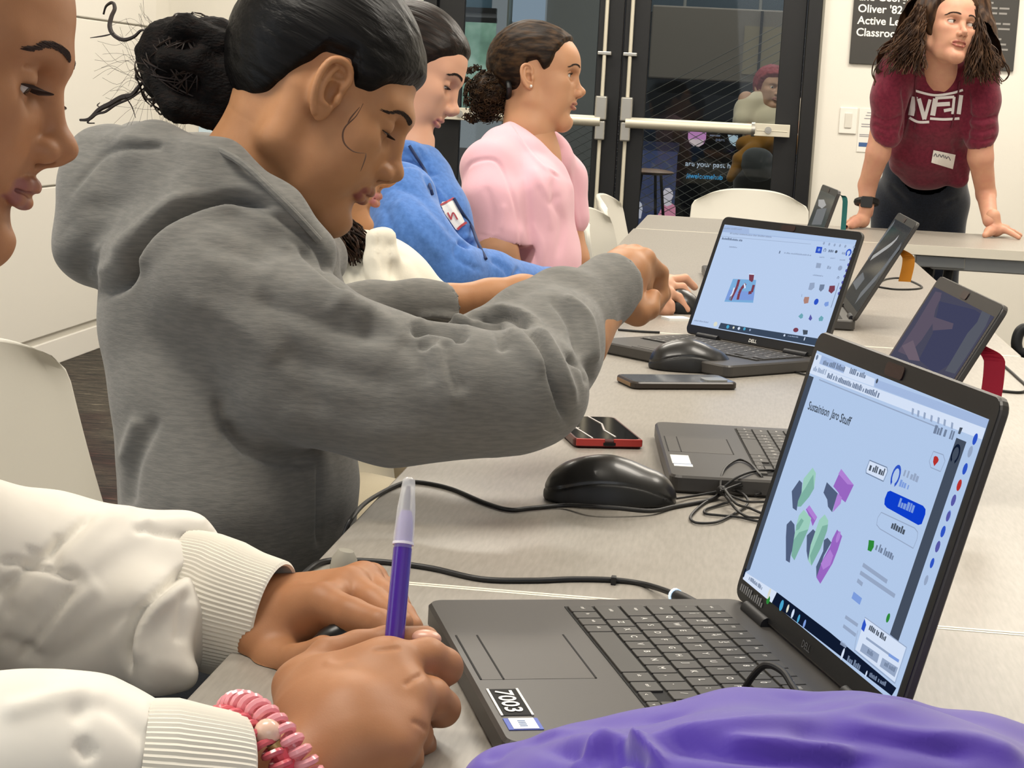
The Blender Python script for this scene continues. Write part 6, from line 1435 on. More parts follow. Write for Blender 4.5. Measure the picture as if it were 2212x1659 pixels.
# ================================================================= the three further along the row
def simple_hand(F, wrist, mid, tips, d0, rad=.0085, rw=.022, thumb=None):
    """wrist point, knuckle points, joint lists"""
    for i, f in enumerate(tips):
        F.cone(wrist, f[0], rw*.85, rad*1.15, .010); F.chain(f, [rad*(1-.13*k) for k in range(len(f))], .003)
        if i: F.cone(tips[i-1][0], f[0], rad, rad, .006)
    if thumb: F.cone(wrist, thumb[0], rw*.8, rad*1.3, .01); F.chain(thumb, [rad*1.35, rad*1.15, rad*.95][:len(thumb)], .006)
def seated_legs(par, hx, hy, m, hz=.54, kx=None):
    kx = kx or hx+.40
    F = Field((hx-.16, hy-.26, 0), (kx+.12, hy+.26, hz+.12), .010)
    for s in (-1, 1): F.chain([(hx, hy+s*.09, hz), (kx, hy+s*.12, hz-.01), (kx-.02, hy+s*.12, .08)], [.09, .06, .046], .03)
    cloth_part('trousers', F, m, par, (), (.003, 14, 1))
    for s in (-1, 1):
        y = hy+s*.12; F = Field((kx-.12, y-.06, -.005), (kx+.20, y+.06, .12), .007); F.chain([(kx-.02, y, .045), (kx+.11, y, .034)], [.040, .034], .02); F.cut(lambda X, Y, Z: .002-Z, .002); cloth_part('shoe', F, M['dark_metal'] if False else M['shoe_dark'], par, (), None)
M['shoe_dark'] = mat('shoe_dark', '#2a2a2c', .6); M['denim'] = fabric('dark_denim', '#262c3a', None, 300)
def build_cream():
    c = dict(no_ear=(1, -1), open=.3, look=1, lips=.9, lip=-.001, full=.003)
    Rm, O = hframe((688, 304), 2.45, 9, yaw=-3)
    par = person('person', (P(640, 700, 2.5)[0], P(640, 700, 2.5)[1], .46), 'person in a cream top with dark curls, mostly hidden behind the grey hoodie')
    M['skin_c'] = skin_mat('skin_c', '#b98760', '#b8787a', .5)
    v, q, at, F0 = make_head(c, Rm, O, .0018, [(P(640, 520, 2.48), .055), (P(610, 600, 2.5), .06)]); body = [(v, q, at)]
    F = Field(P(620, 800, 2.5)-np.array([.2, .25, .3]), P(620, 560, 2.5)+np.array([.3, .25, .06]), .008); F.chain([P(630, 590, 2.5), P(640, 1000, 2.5)], [.06, .08], .03, flat=((0, 1, 0), 1.7))
    F.chain([P(700, 640, 2.40), P(900, 760, 2.45), P(1050, 720, 2.55)], [.04, .03, .022], .02); body.append(F.skin(1))
    V, Q, A = merge(body); link('body', qmesh('body', V, Q, A), M['skin_c'], par, True)
    add_eyes(par, c, Rm, O, (-1, 1), (1, 0, -.5))
    hm = hair_mat('hair_curl', '#1a110c', '#3a261a', .5)
    hair_cap(c, Rm, O, 'hair', hm, par, [(-.16, -.09), (-.05, -.08), (.0, -.05), (.03, .0), (.05, .03), (.07, .06), (.13, .07)], t=.014, grooves=(.002, 1), stretch=(40, 60, 60))
    b = BM(); rr = random.Random(8); z2 = lambda X, Y: (480+X/2.593, Y/2.593)
    for i in range(190):
        x0, y0 = 400+rr.random()*150, 1000+rr.random()*180; L = 1350+rr.random()*140-y0; x1 = 560+rr.random()*300; ph = rr.random()*6; dep = 2.285+rr.random()*.04; am = 10+rr.random()*9; fr = 12+rr.random()*9
        pts = []
        for k in range(21):
            t = k/20; X = x0+(x1-x0)*t+math.sin(t*fr+ph)*am; Y = y0+L*t*(.55+.45*t); X = min(X, 872+rr.random()*4); Y = min(Y, 1490); pts.append(P(*z2(X, Y), dep+.125*(1-t)**1.5+math.cos(t*fr+ph)*am*.0003))
        b.tube(pts, [.0021*(1-.5*k/20) for k in range(21)], 5)
    b.build('curls', hm, par)
    # shirt with a standing collar
    F = Field((P(560, 600, 2.5)[0]-.12, 2.2, .5), (P(1060, 700, 2.5)[0]+.04, 2.80, P(800, 480, 2.4)[2]+.06), .0045)
    F.chain([P(640, 650, 2.5), P(660, 900, 2.5), P(680, 1100, 2.5)], [.10, .11, .11], .03, flat=((0, 1, 0), 1.4))
    F.chain([P(720, 620, 2.38), P(830, 640, 2.36), P(930, 690, 2.40)], [.062, .060, .045], .03); F.chain([P(930, 690, 2.40), P(1040, 740, 2.5)], [.045, .034], .02)
    F.chain([P(700, 570, 2.42), P(790, 590, 2.38), P(850, 640, 2.36)], [.05, .046, .05], .03)
    F.chain([P(806, 512, 2.29), P(822, 509, 2.30), P(836, 512, 2.30), P(838, 560, 2.30), P(845, 620, 2.31)], [.008, .009, .009, .014, .02], .008); F.chain([P(806, 512, 2.29), P(808, 560, 2.29), P(825, 620, 2.29)], [.008, .012, .02], .01)
    st = [([(820, 505), (818, 540), (835, 600)], 3, -.004), ([(832, 510), (834, 560), (845, 600)], 3, -.003), ([(843, 520), (846, 560), (850, 610)], 4, -.004), ([(740, 560), (800, 620), (830, 640)], 8, -.004), ([(870, 560), (900, 610), (930, 640)], 10, .003), ([(720, 590), (760, 640)], 10, -.003), ([(850, 560), (860, 600), (900, 640)], 8, -.003)]
    v, q = F.skin(1); v = wrinkle(v, q, .003, 16, 5); v = sculpt(v, q, st); link('shirt', qmesh('shirt', v, q), fabric('cream_cotton', '#e9e3d2', None, 200, bs=.2), par, True)
    p = P(640, 1000, 2.5); seated_legs(par, p[0]-.02, p[1], fabric('beige_twill', '#b5aa92', None, 300), hz=.55)
def build_blue():
    c = dict(no_ear=(1, -1), open=.30, look=1, nose=.001, nose_r=.92, lips=.72, lip=-.003, full=-.001, jaw=.95, chin=-.002, bridge=.002)
    Rm, O = hframe((886, 151), 3.26, 24, yaw=4)
    par = person('person', (P(860, 560, 3.1)[0], P(860, 560, 3.1)[1], .46), 'person in a light blue hoodie with sleek dark hair, looking down')
    M['skin_d'] = skin_mat('skin_d', '#d3a084', '#b0706c', .5)
    v, q, at, F0 = make_head(c, Rm, O, .0016, [(P(868, 330, 3.25), .052), (P(862, 400, 3.25), .058)]); body = [(v, q, at)]
    F = Field(P(860, 600, 3.2)-np.array([.2, .25, .3]), P(860, 400, 3.2)+np.array([.25, .25, .05]), .009); F.chain([P(862, 400, 3.24), P(860, 700, 3.2)], [.055, .08], .03, flat=((0, 1, 0), 1.6)); body.append(F.skin(1))
    A_ = [P(860, 450, 3.05), P(900, 530, 2.97), P(975, 590, 2.96), P(1120, 615, 3.08), P(1290, 618, 3.24)]; F = Field(np.min(A_, 0)-.06, np.max(A_, 0)+.06, .006); F.chain(A_, [.05, .045, .036, .028, .025], .02); body.append(F.skin(1))
    # hand on the far mouse
    h_ = lambda X, Y, d: P(1260+X/3.456, 380+Y/3.456, d); w0 = h_(470, 850, 3.34)
    tips = [[h_(640, 780, 3.44), h_(760, 765, 3.46), h_(830, 830, 3.47)], [h_(640, 830, 3.42), h_(740, 830, 3.43), h_(810, 920, 3.43)], [h_(640, 880, 3.39), h_(710, 905, 3.40), h_(775, 1000, 3.40)], [h_(600, 920, 3.37), h_(650, 960, 3.37), h_(660, 1000, 3.37)]]
    pts = np.array([p for f in tips for p in f]+[w0, P(1300, 620, 3.25)]); F = Field(pts.min(0)-.03, pts.max(0)+.03, .0022)
    F.chain([P(1280, 618, 3.24), P(1340, 622, 3.29), w0], [.027, .025, .023], .01); simple_hand(F, w0, None, tips, 0, .0095, .024, [h_(520, 930, 3.36), h_(590, 1000, 3.37), h_(640, 1030, 3.38)]); body.append(F.skin(2))
    V, Q, A = merge(body); link('body', qmesh('body', V, Q, A), M['skin_d'], par, True)
    add_eyes(par, c, Rm, O, (-1, 1), (1, 0, -.7)); bm_ = mat('brow_d', '#1c1310', .7); add_brow(par, c, Rm, O, bm_, -1, F=F0, thick=1.1); add_brow(par, c, Rm, O, bm_, 1, F=F0)
    hm = hair_mat('hair_d', '#120c09', '#251913', .4)
    hair_cap(c, Rm, O, 'hair', hm, par, [(-.16, -.13), (-.06, -.13), (-.02, -.09), (.004, -.05), (.022, -.016), (.040, .012), (.060, .034), (.078, .050), (.13, .056)], t=.007, grooves=(.0010, 1), stretch=(8, 80, 80))
    F = Field((P(760, 500, 3.1)[0]-.1, 2.72, .5), (P(1400, 600, 3.3)[0], 3.55, P(860, 280, 3.1)[2]+.02), .0042)
    F.chain([P(850, 430, 3.22), P(850, 560, 3.18), P(860, 760, 3.15), P(865, 900, 3.15)], [.105, .112, .115, .12], .03, flat=((0, 1, 0), 1.35))
    F.chain([P(900, 400, 3.15), P(930, 470, 3.12), P(960, 560, 3.12)], [.065, .062, .060], .03)
    F.chain([P(860, 430, 3.00), P(890, 520, 2.94), P(975, 585, 2.95)], [.062, .058, .046], .03); F.chain([P(975, 585, 2.95), P(1060, 600, 3.02), P(1190, 625, 3.15), P(1330, 625, 3.27)], [.046, .040, .034, .029], .02)
    F.chain([P(842, 330, 3.13), P(885, 336, 3.11), P(922, 346, 3.15), P(932, 366, 3.2)], [.026, .024, .023, .020], .008); F.chain([P(850, 340, 3.30), P(900, 335, 3.36), P(930, 355, 3.28)], [.03, .025, .02], .015)
    F.ell(P(815, 360, 3.2), (.05, .09, .045), k=.03); F.chain([P(873, 312, 3.25), P(866, 345, 3.25)], [.048, .046], .006, 'sub')
    F.chain([P(1060, 700, 3.35), P(1190, 660, 3.4)], [.04, .03], .02)
    st = [([(850, 360), (890, 355), (925, 372), (945, 375)], 4, -.006), ([(905, 320), (920, 350), (940, 400)], 3, -.004), ([(850, 320), (880, 330), (905, 350), (925, 395), (950, 440)], 5, -.005), ([(845, 400), (900, 420), (950, 470), (990, 520)], 9, -.004), ([(990, 520), (1008, 530), (1022, 528)], 4, -.012), ([(985, 530), (990, 560), (1040, 585)], 5, -.005), ([(1000, 512), (1030, 518), (1050, 545)], 6, .006),
          ([(860, 430), (890, 480), (960, 560)], 12, .004), ([(1060, 560), (1090, 580), (1100, 600)], 5, -.005), ([(1120, 578), (1110, 600), (1100, 612)], 4, -.006), ([(830, 440), (850, 500), (880, 540)], 9, -.003), ([(880, 330), (920, 380), (960, 430), (1000, 490)], 4, .003)]
    v, q = F.skin(1); v = wrinkle(v, q, .0035, 14, 12); v = sculpt(v, q, st); hd = link('hoodie', qmesh('hoodie', v, q), fabric('blue_fleece', '#5480c6', '#4a74b8', 120, bs=.35), par, True)
    bv = bvh_of(hd); z3 = lambda X, Y: (780+X/2.593, Y/2.593)
    def quad(L): return [z3(*p) for p in L]
    decal(hd, bv, 'name_tag', M['label_white'], [quad([(455, 1130), (520, 1120), (580, 1240), (540, 1290)]), quad([(440, 1155), (455, 1130), (540, 1290), (530, 1285)])], .004)
    decal(hd, bv, 'name_tag_border', mat('tag_red', '#b9434c', .6), strip_quads([z3(440, 1150), z3(480, 1130), z3(520, 1108)], 4)+strip_quads([z3(540, 1285), z3(565, 1262), z3(592, 1245)], 5)+strip_quads([z3(485, 1190), z3(505, 1230)], 3)+strip_quads([z3(505, 1230), z3(515, 1190), z3(540, 1230)], 3, 3), .0055)
    for L in ([(270, 815), (310, 880), (360, 960), (385, 1040), (400, 1090)], [(520, 1110), (560, 1180), (620, 1270), (650, 1350), (700, 1450)]):
        pts = []
        for u, w_ in L:
            r = ray(*z3(u, w_)); hit = bv.ray_cast(Vector(CAM), Vector(r/np.linalg.norm(r)))
            pts.append(np.array(hit[0])-r*.007 if hit[0] is not None else P(*z3(u, w_), 3.0))
        BM().tube(spline(pts, 5), .0026, 8).build('hood_cord', mat('cord_navy', '#27365c', .8), hd, True)
    p = P(865, 900, 3.15); seated_legs(par, p[0]-.02, p[1], M['denim'])
def build_pink():
    c = dict(no_ear=(1,), ear_x=-.010, ear_z=-.016, ear_s=.93, open=.5, nose=.000, nose_r=1.0, lips=.62, lip=-.002, fore=.008, cr=.002, muz=.001, chin=-.006, full=.001, scale=1.0)
    Rm, O = hframe((1157, 164), 4.05, 1.5, yaw=6)
    par = person('person', (P(1130, 500, 4.0)[0], P(1130, 500, 4.0)[1], .46), 'person in a pale pink t-shirt with a curly dark ponytail, gazing right')
    M['skin_e'] = skin_mat('skin_e', '#c4926f', '#9c625a', .5)
    v, q, at, F0 = make_head(c, Rm, O, .0015, [(P(1140, 280, 4.03), .050), (P(1135, 350, 4.05), .060)]); body = [(v, q, at)]
    F = Field((P(1000, 400, 4)[0]-.1, 3.70, .56), (P(1300, 500, 4)[0]+.1, 4.40, P(1150, 280, 4)[2]+.03), .005)
    F.chain([P(1150, 280, 4.04), P(1150, 340, 4.05), P(1140, 400, 4.05), P(1140, 600, 4.0)], [.046, .056, .07, .080], .03, flat=((0, 1, 0), 1.25)); F.chain([P(1058, 430, 3.86), P(1075, 540, 3.84), P(1098, 600, 3.86), (-.37, 3.90, .63)], [.042, .040, .036, .024], .015)
    F.chain([P(1200, 400, 4.22), P(1235, 560, 4.2), P(1228, 610, 4.2), (-.36, 4.06, .63)], [.045, .038, .034, .024], .015)
    for y_, s_ in ((3.90, 1), (4.06, -1)):
        for k in range(4): F.chain([(-.37, y_, .63), (-.325, y_+s_*(.012*k-.012), .638), (-.285, y_+s_*(.014*k-.008), .630), (-.265, y_+s_*(.015*k-.006), .615)], [.022, .011, .0095, .008], .008)
        F.chain([(-.365, y_+s_*.01, .63), (-.335, y_+s_*.045, .625), (-.315, y_+s_*.055, .618)], [.018, .011, .009], .008)
    body.append(F.skin(1))
    V, Q, A = merge(body); link('body', qmesh('body', V, Q, A), M['skin_e'], par, True)
    add_eyes(par, c, Rm, O, (-1, 1), (1, 0, 0)); bm_ = mat('brow_e', '#3a2a20', .7); add_brow(par, c, Rm, O, bm_, -1, F=F0, thick=.9, lashlen=.006); add_brow(par, c, Rm, O, bm_, 1, F=F0, thick=.9, lashlen=.006)
    hm = hair_mat('hair_e', '#1d130c', '#4a3520', .55, stretch=(30, 110, 110))
    hair_cap(c, Rm, O, 'hair', hm, par, [(-.16, -.085), (-.06, -.075), (-.035, -.055), (-.022, -.02), (-.012, .014), (.010, .018), (.024, -.004), (.036, .004), (.048, .034), (.066, .060), (.085, .074), (.13, .080)], t=.008, grooves=(.0016, 1), stretch=(40, 80, 80), fade=.018)
    # curly ponytail
    b = BM(); rr = random.Random(4)
    cc = P(1055, 200, 4.05)
    for i in range(330):
        a, e_ = rr.random()*2*PI, math.acos(rr.uniform(-1, 1)); r = .030+.021*rr.random()**.5; dr = np.array([math.sin(e_)*math.cos(a), math.sin(e_)*math.sin(a), math.cos(e_)]); s0 = cc+dr*r*np.array([1.0, .9, 1.05])
        tn = np.cross(dr, [rr.uniform(-1, 1), rr.uniform(-1, 1), rr.uniform(-1, 1)]); tn /= np.linalg.norm(tn); w_ = np.cross(dr, tn); R = .004+.0035*rr.random(); nT = 1.2+rr.random()*1.6; pts = []
        for k in range(13): t = k/12*nT*2*PI; pts.append(s0+tn*math.cos(t)*R+w_*math.sin(t)*R+dr*(k/12)*.006+np.array([0, 0, -.010*k/12]))
        b.tube(pts, [.0016*(1-.5*k/12) for k in range(13)], 5, cap=False)
    for (x, y, n) in ((1015, 150, 5), (1030, 145, 5), (1010, 250, 6), (1020, 258, 6), (1050, 255, 5), (1008, 170, 4)):
        for k_ in range(n):
            pts = [P(x+math.sin(t*2.4+k_)*7+k_*3-6, y+math.cos(t*2.4+k_)*7+rr.random()*4, 4.05+.004*k_) for t in range(5)]; b.tube(spline(pts, 4), .0011, 5, cap=False)
    F = Field(cc-.075, cc+.075, .004); F.ell(cc, (.036, .034, .038), k=.01); F.chain([cc, P(1095, 195, 4.05)], [.034, .030], .02); v, q = F.skin(1); v = wrinkle(v, q, .006, 60, 3)
    pt = link('ponytail', qmesh('ponytail', v, q), hm, par, True); b.build('curls', hm, pt, True)
    BM().tube(spline([P(1095, 165, 4.03), P(1100, 190, 3.99), P(1098, 215, 4.03)], 5), .006, 10).build('hair_tie', M['dark_metal'], pt, True)
    BM().sphere(toW(ear_pts(c, -1)(.003, -.022, .006), c, Rm, O), .0035, 12, 8).build('earring', mat('earring', '#f2efe6', .2, metal=.6), par, True)
    # t-shirt
    F = Field((P(1000, 400, 4)[0]-.06, 3.66, .52), (P(1290, 500, 4)[0]+.06, 4.46, P(1100, 240, 4)[2]+.02), .0042)
    F.chain([P(1112, 365, 4.03), P(1128, 430, 4.02), P(1145, 560, 4.02), P(1150, 760, 4.02)], [.085, .106, .104, .11], .03, flat=((0, 1, 0), 1.5))
    F.chain([P(1085, 312, 3.98), P(1055, 360, 3.90), P(1055, 430, 3.86), P(1078, 510, 3.85)], [.040, .053, .051, .053], .03)
    F.chain([P(1105, 285, 4.00), P(1140, 325, 3.97), P(1190, 375, 4.0)], [.022, .026, .03], .02); F.chain([P(1110, 290, 4.08), P(1165, 300, 4.16), P(1200, 345, 4.13)], [.024, .030, .035], .02)
    F.chain([P(1190, 335, 4.15), P(1222, 385, 4.2), P(1236, 470, 4.2)], [.045, .043, .042], .03)
    F.chain([P(1150, 235, 4.04), P(1160, 285, 4.05), P(1183, 335, 4.06), P(1200, 362, 4.05)], [.064, .056, .034, .016], .005, 'sub'); F.chain([P(1175, 270, 3.99), P(1195, 320, 4.0)], [.035, .018], .005, 'sub')
    F.chain([P(1078, 548, 3.85), P(1100, 620, 3.86)], [.048, .055], .002, 'sub'); q0 = P(1078, 520, 3.85)
    ax = P(1082, 560, 3.85)-P(1070, 480, 3.85); ax /= np.linalg.norm(ax); pc_ = P(1084, 540, 3.85)
    F.put(lambda X, Y, Z: np.maximum((pc_[0]-X)*ax[0]+(pc_[1]-Y)*ax[1]+(pc_[2]-Z)*ax[2], np.sqrt((X-pc_[0])**2+(Y-pc_[1])**2+(Z-pc_[2])**2)-.066), pc_-.09, pc_+np.array([.09, .09, .02]), .004, 'sub')
    st = [([(1000, 400), (1010, 360), (1040, 345), (1075, 350), (1100, 400), (1120, 470), (1125, 540)], 4, -.004), ([(1095, 262), (1130, 310), (1170, 355), (1208, 378)], 4, .004), ([(1100, 258), (1140, 318), (1180, 362), (1208, 384)], 2.5, -.003), ([(1128, 350), (1140, 420), (1145, 500), (1160, 580)], 8, -.005), ([(1150, 360), (1175, 420), (1190, 500)], 9, .004), ([(1195, 380), (1200, 440), (1215, 480), (1205, 560)], 8, -.005), ([(1160, 400), (1185, 440), (1210, 420)], 7, -.003),
          ([(1230, 360), (1240, 440), (1250, 500)], 6, .004), ([(1050, 400), (1065, 460), (1060, 510)], 8, -.003), ([(1090, 440), (1085, 500)], 6, .003), ([(1150, 480), (1170, 530), (1165, 580)], 7, .003), ([(1031, 505), (1070, 515), (1115, 535)], 2.2, -.002)]
    v, q = F.skin(1); v = wrinkle(v, q, .0035, 15, 22); v = sculpt(v, q, st); link('t_shirt', qmesh('t_shirt', v, q), fabric('pink_cotton', '#e8b6c2', None, 200, bs=.2), par, True)
    p = P(1150, 760, 4.02); seated_legs(par, p[0]-.02, p[1], M['denim'])
build_cream(); build_blue(); build_pink()
# ================================================================= the standing woman
def build_woman():
    D = 6.02; c = dict(scale=1.10, no_ear=(1,), open=.75, nose=.001, nose_r=.95, lips=.70, lip=-.002, mouth_open=.0035, jaw=.90, full=-.003, wide=.96, ear_x=-.01, ear_z=-.02)
    Rm, O = hframe((2047, 56), D, 4, yaw=73, roll=-3)
    st0 = P(2010, 480, 6.62); par = person('person', (st0[0], st0[1], 0), 'standing person in a maroon sweatshirt leaning on the far table, long wavy hair')
    M['skin_w'] = skin_mat('skin_w', '#cf9c80', '#a8625a', .5, '#c8907a')
    v, q, at, F0 = make_head(c, Rm, O, .0015, [(P(2030, 150, 6.12), .052), (P(2025, 190, 6.2), .06)]); body = [(v, q, at)]
    def arm(pts, r): F.chain(pts, r, .012)
    hl_, hr_ = onz(1862, 481, TZ+.02), onz(2150, 500, TZ+.02)
    F = Field((st0[0]-.55, 6.0, .70), (st0[0]+.45, 6.75, 1.35), .005)
    arm([P(1912, 250, 6.18), P(1897, 330, 6.2), P(1874, 400, 6.28), hl_+np.array([.012, .01, .035])], [.042, .040, .031, .024]); arm([P(2120, 250, 6.2), P(2118, 340, 6.22), P(2130, 420, 6.3), hr_+np.array([-.02, 0, .035])], [.043, .042, .033, .025])
    F.chain([P(2025, 190, 6.22), P(2010, 290, 6.38), P(2003, 360, 6.5)], [.06, .075, .07], .03, flat=(CR, 1.4)); body.append(F.skin(1))
    for (w0, s, tx) in ((hl_, -1, [(1850, 478), (1835, 482), (1822, 483)]), (hr_, 1, [(2165, 498), (2185, 502), (2206, 506)])):
        F = Field(w0-np.array([.16, .09, .03]), w0+np.array([.16, .09, .08]), .0022); base = w0+np.array([0, 0, .008])
        F.chain([w0+np.array([-s*.012, .0, .05]), base], [.024, .021], .01)
        for k in range(4):
            t = onz(tx[2][0]-s*(abs(k-1.2)*3), tx[2][1]-7+k*4.6, TZ+.008); a_0 = base+(t-base)*.42+np.array([0, 0, .008]); F.cone(base, a_0, .020, .0115, .01); F.chain([a_0, base+(t-base)*.72+np.array([0, 0, .005]), t], [.0105, .0095, .008], .003)
        th = onz(w0 is hl_ and 1840 or 2128, w0 is hl_ and 489 or 508, TZ+.009); F.chain([base, base+(th-base)*.6+np.array([0, 0, .004]), th], [.020, .015, .010], .012)
        v, q = F.skin(2); v[:, 2] = np.maximum(v[:, 2], TZ+.0008); body.append((v, q, {}))
    V, Q, A = merge(body); link('body', qmesh('body', V, Q, A), M['skin_w'], par, True)
    add_eyes(par, c, Rm, O, (-1, 1), (.72, .68, .02)); bm_ = mat('brow_w', '#35231a', .7)
    for s in (-1, 1): add_brow(par, c, Rm, O, bm_, s, F=F0, thick=1.1, lashlen=.006)
    hm = hair_mat('hair_w', '#2b1c14', '#5e4430', .5, stretch=(60, 60, 14))
    def ex(F, st):
        if st == 'pre': F.ell((-.03, 0, .03), (.085, .095, .095), k=.02)
    hair_cap(c, Rm, O, 'hair', hm, par, [(-.16, -.16), (-.02, -.14), (.012, -.07), (.034, -.01), (.050, .035), (.064, .066), (.075, .078), (.13, .085)], t=.012, h=.003, grooves=(.003, 1), stretch=(60, 60, 12), extra=ex, fade=.02, lo=(-.16, -.13, -.17), hi=(.13, .13, .17))
    # long waves: a mass on each side, then separate locks over it
    F = Field(P(1880, 190, 6.3)-np.array([.05, .2, .08]), P(2200, 30, 6.1)+np.array([.05, .25, .15]), .0045)
    F.chain([P(1990, 20, D+.06), P(1975, 60, D+.03), P(1955, 100, 6.06), P(1925, 125, 6.08), P(1905, 150, 6.12)], [.055, .050, .050, .036, .020], .03); F.chain([P(1992, 60, D), P(1985, 110, 6.0), P(1998, 150, 6.02)], [.035, .035, .022], .02)
    F.chain([P(2108, 10, D+.08), P(2118, 60, D+.06), P(2128, 110, 6.05), P(2140, 145, 6.03)], [.045, .042, .045, .030], .03); F.chain([P(2108, 100, 6.05), P(2105, 150, 6.03), P(2112, 180, 6.03)], [.03, .034, .018], .02); F.chain([P(2135, 100, 6.08), P(2160, 135, 6.1)], [.03, .022], .02)
    v, q = F.skin(1); v = wrinkle(v, q, .008, 26, 7, (1, 1, .4)); v = wrinkle(v, q, .003, 90, 9, (1, 1, .25)); ha = link('long_hair', qmesh('long_hair', v, q), hm, par, True)
    b = BM(); rr = random.Random(12)
    def lock(x0, y0, x1, y1, d, amp, fr, r):
        ph = rr.random()*6; pts = []
        for k in range(17): t = k/16; pts.append(P(x0+(x1-x0)*t+math.sin(t*fr+ph)*amp*(.4+t), y0+(y1-y0)*t+math.cos(t*fr+ph)*amp*.4, d+math.cos(t*fr+ph)*amp*.0015-.01*t))
        b.tube(pts, [r*(1-.55*k/16) for k in range(17)], 5, cap=False)
    for i in range(260): t = rr.random(); lock(2000-22*t+rr.uniform(-4, 4), 10+40*rr.random(), 1900+95*rr.random()**.8, 105+62*rr.random(), 5.965+.05*rr.random(), 3+5*rr.random(), 7+5*rr.random(), .0026)
    b.build('hair_lock', hm, ha, True); b = BM()
    for i in range(240): t = rr.random(); lock(2102+10*t, 10+40*rr.random(), 2085+78*rr.random(), 130+55*rr.random(), 5.96+.06*rr.random(), 3+4*rr.random(), 7+5*rr.random(), .0026)
    for L in ([(2165, 130), (2178, 145), (2180, 160), (2172, 172)], [(2160, 120), (2175, 150), (2178, 165), (2166, 176), (2160, 170)]): b.tube(spline([P(u, w_, 6.05) for u, w_ in L], 5), .0022, 5)
    b.build('hair_lock', hm, ha, True); b = BM()
    for L in ([(1905, 130), (1890, 150), (1888, 165), (1892, 178)], [(1895, 120), (1886, 140), (1884, 160), (1890, 175), (1888, 185)]): b.tube(spline([P(u, w_, 6.05) for u, w_ in L], 5), .0022, 5)
    b.build('loose_curl', hm, ha, True)
    # sweatshirt
    F = Field((st0[0]-.42, 5.90, .74), (st0[0]+.48, 6.95, 1.42), .0052)
    F.chain([P(2022, 185, 6.24), P(2015, 240, 6.28), P(2003, 310, 6.36), P(2003, 350, 6.42)], [.112, .120, .104, .098], .04, flat=(CR, 1.18))
    F.chain([P(1950, 150, 6.16), P(2025, 165, 6.2), P(2105, 165, 6.2)], [.072, .06, .072], .04)
    F.chain([P(1938, 150, 6.14), P(1920, 210, 6.14), P(1915, 270, 6.17), P(1917, 292, 6.17)], [.068, .057, .049, .046], .03); F.chain([P(2112, 160, 6.18), P(2122, 220, 6.18), P(2120, 280, 6.2), P(2116, 302, 6.2)], [.068, .056, .049, .046], .03)
    F.chain([P(2060, 340, 6.36), P(2070, 385, 6.38)], [.07, .035], .03); F.chain([P(1960, 330, 6.36), P(1945, 355, 6.4)], [.06, .03], .03)
    for a_0, b_0 in ((P(1906, 312, 6.19), P(1898, 350, 6.2)), (P(2119, 322, 6.21), P(2119, 360, 6.22))): F.cone(a_0, b_0, .037, .042, .003, 'sub')
    F.chain([P(2035, 120, 6.12), P(2030, 158, 6.16)], [.06, .042], .006, 'sub')
    st = [([(1990, 165), (2020, 172), (2060, 160)], 2.5, .004), ([(1950, 190), (1958, 250), (1945, 300)], 5, -.010), ([(2090, 190), (2092, 250), (2085, 310)], 5, -.010), ([(1885, 250), (1915, 262), (1950, 250)], 4, -.008), ([(1885, 268), (1915, 280), (1945, 275)], 4, -.007), ([(1890, 290), (1920, 300)], 3, -.005), ([(2090, 250), (2120, 258), (2158, 248)], 4, -.009), ([(2088, 275), (2120, 284), (2152, 275)], 4, -.008), ([(2088, 298), (2120, 305), (2148, 298)], 3.5, -.007), ([(2088, 262), (2120, 270), (2155, 262)], 3, .006),
          ([(1980, 290), (1960, 330), (1940, 360)], 8, -.006), ([(2060, 300), (2070, 350), (2085, 400)], 7, -.006), ([(1900, 180), (1920, 220), (1940, 240)], 6, -.004), ([(2010, 290), (2015, 350)], 8, -.004)]
    v, q = F.skin(1); v = wrinkle(v, q, .004, 12, 31); v = sculpt(v, q, st); sw = link('sweatshirt', qmesh('sweatshirt', v, q), fabric('maroon_fleece', '#742338', '#651c30', 90, bs=.3), par, True)
    bv = bvh_of(sw); z5 = lambda X, Y: (1740+X/2.676, Y/2.676); wm = mat('print_white', '#e6e1e2', .7)
    pol = []
    for L, w_ in (([(635, 525), (740, 550), (840, 540), (910, 520)], 5), ([(600, 680), (650, 705), (715, 705)], 5.5), ([(720, 685), (800, 690), (890, 685)], 5.5),
                  ([(632, 560), (610, 668)], 13), ([(655, 570), (688, 690)], 9), ([(688, 690), (720, 575)], 7), ([(722, 575), (700, 690)], 0.1),
                  ([(752, 570), (735, 668)], 11), ([(750, 568), (860, 560)], 6), ([(750, 605), (835, 600)], 9), ([(800, 640), (845, 632)], 7), ([(860, 560), (850, 660)], 6), ([(900, 550), (885, 660)], 9), ([(645, 560), (630, 590)], 5)):
        pol += strip_quads([z5(*p) for p in L], w_)
    decal(sw, bv, 'chest_lettering', wm, pol, .004)
    for L in ([(640, 440), (632, 520), (640, 600), (632, 745)], [(890, 470), (880, 560), (862, 660), (843, 740)]):
        pts = []
        for u, w_ in L:
            r = ray(*z5(u, w_)); hit = bv.ray_cast(Vector(CAM), Vector(r/np.linalg.norm(r))); pts.append(np.array(hit[0])-r/np.linalg.norm(r)*.006 if hit[0] is not None else P(*z5(u, w_), 6.05))
        BM().tube(spline(pts, 5), .003, 6).build('hood_cord', mat('cord_maroon', '#5a1a2b', .8), sw, True)
    decal(sw, bv, 'name_sticker', M['label_white'], [[z5(740, 868), z5(868, 895), z5(852, 978), z5(727, 940)]], .005)
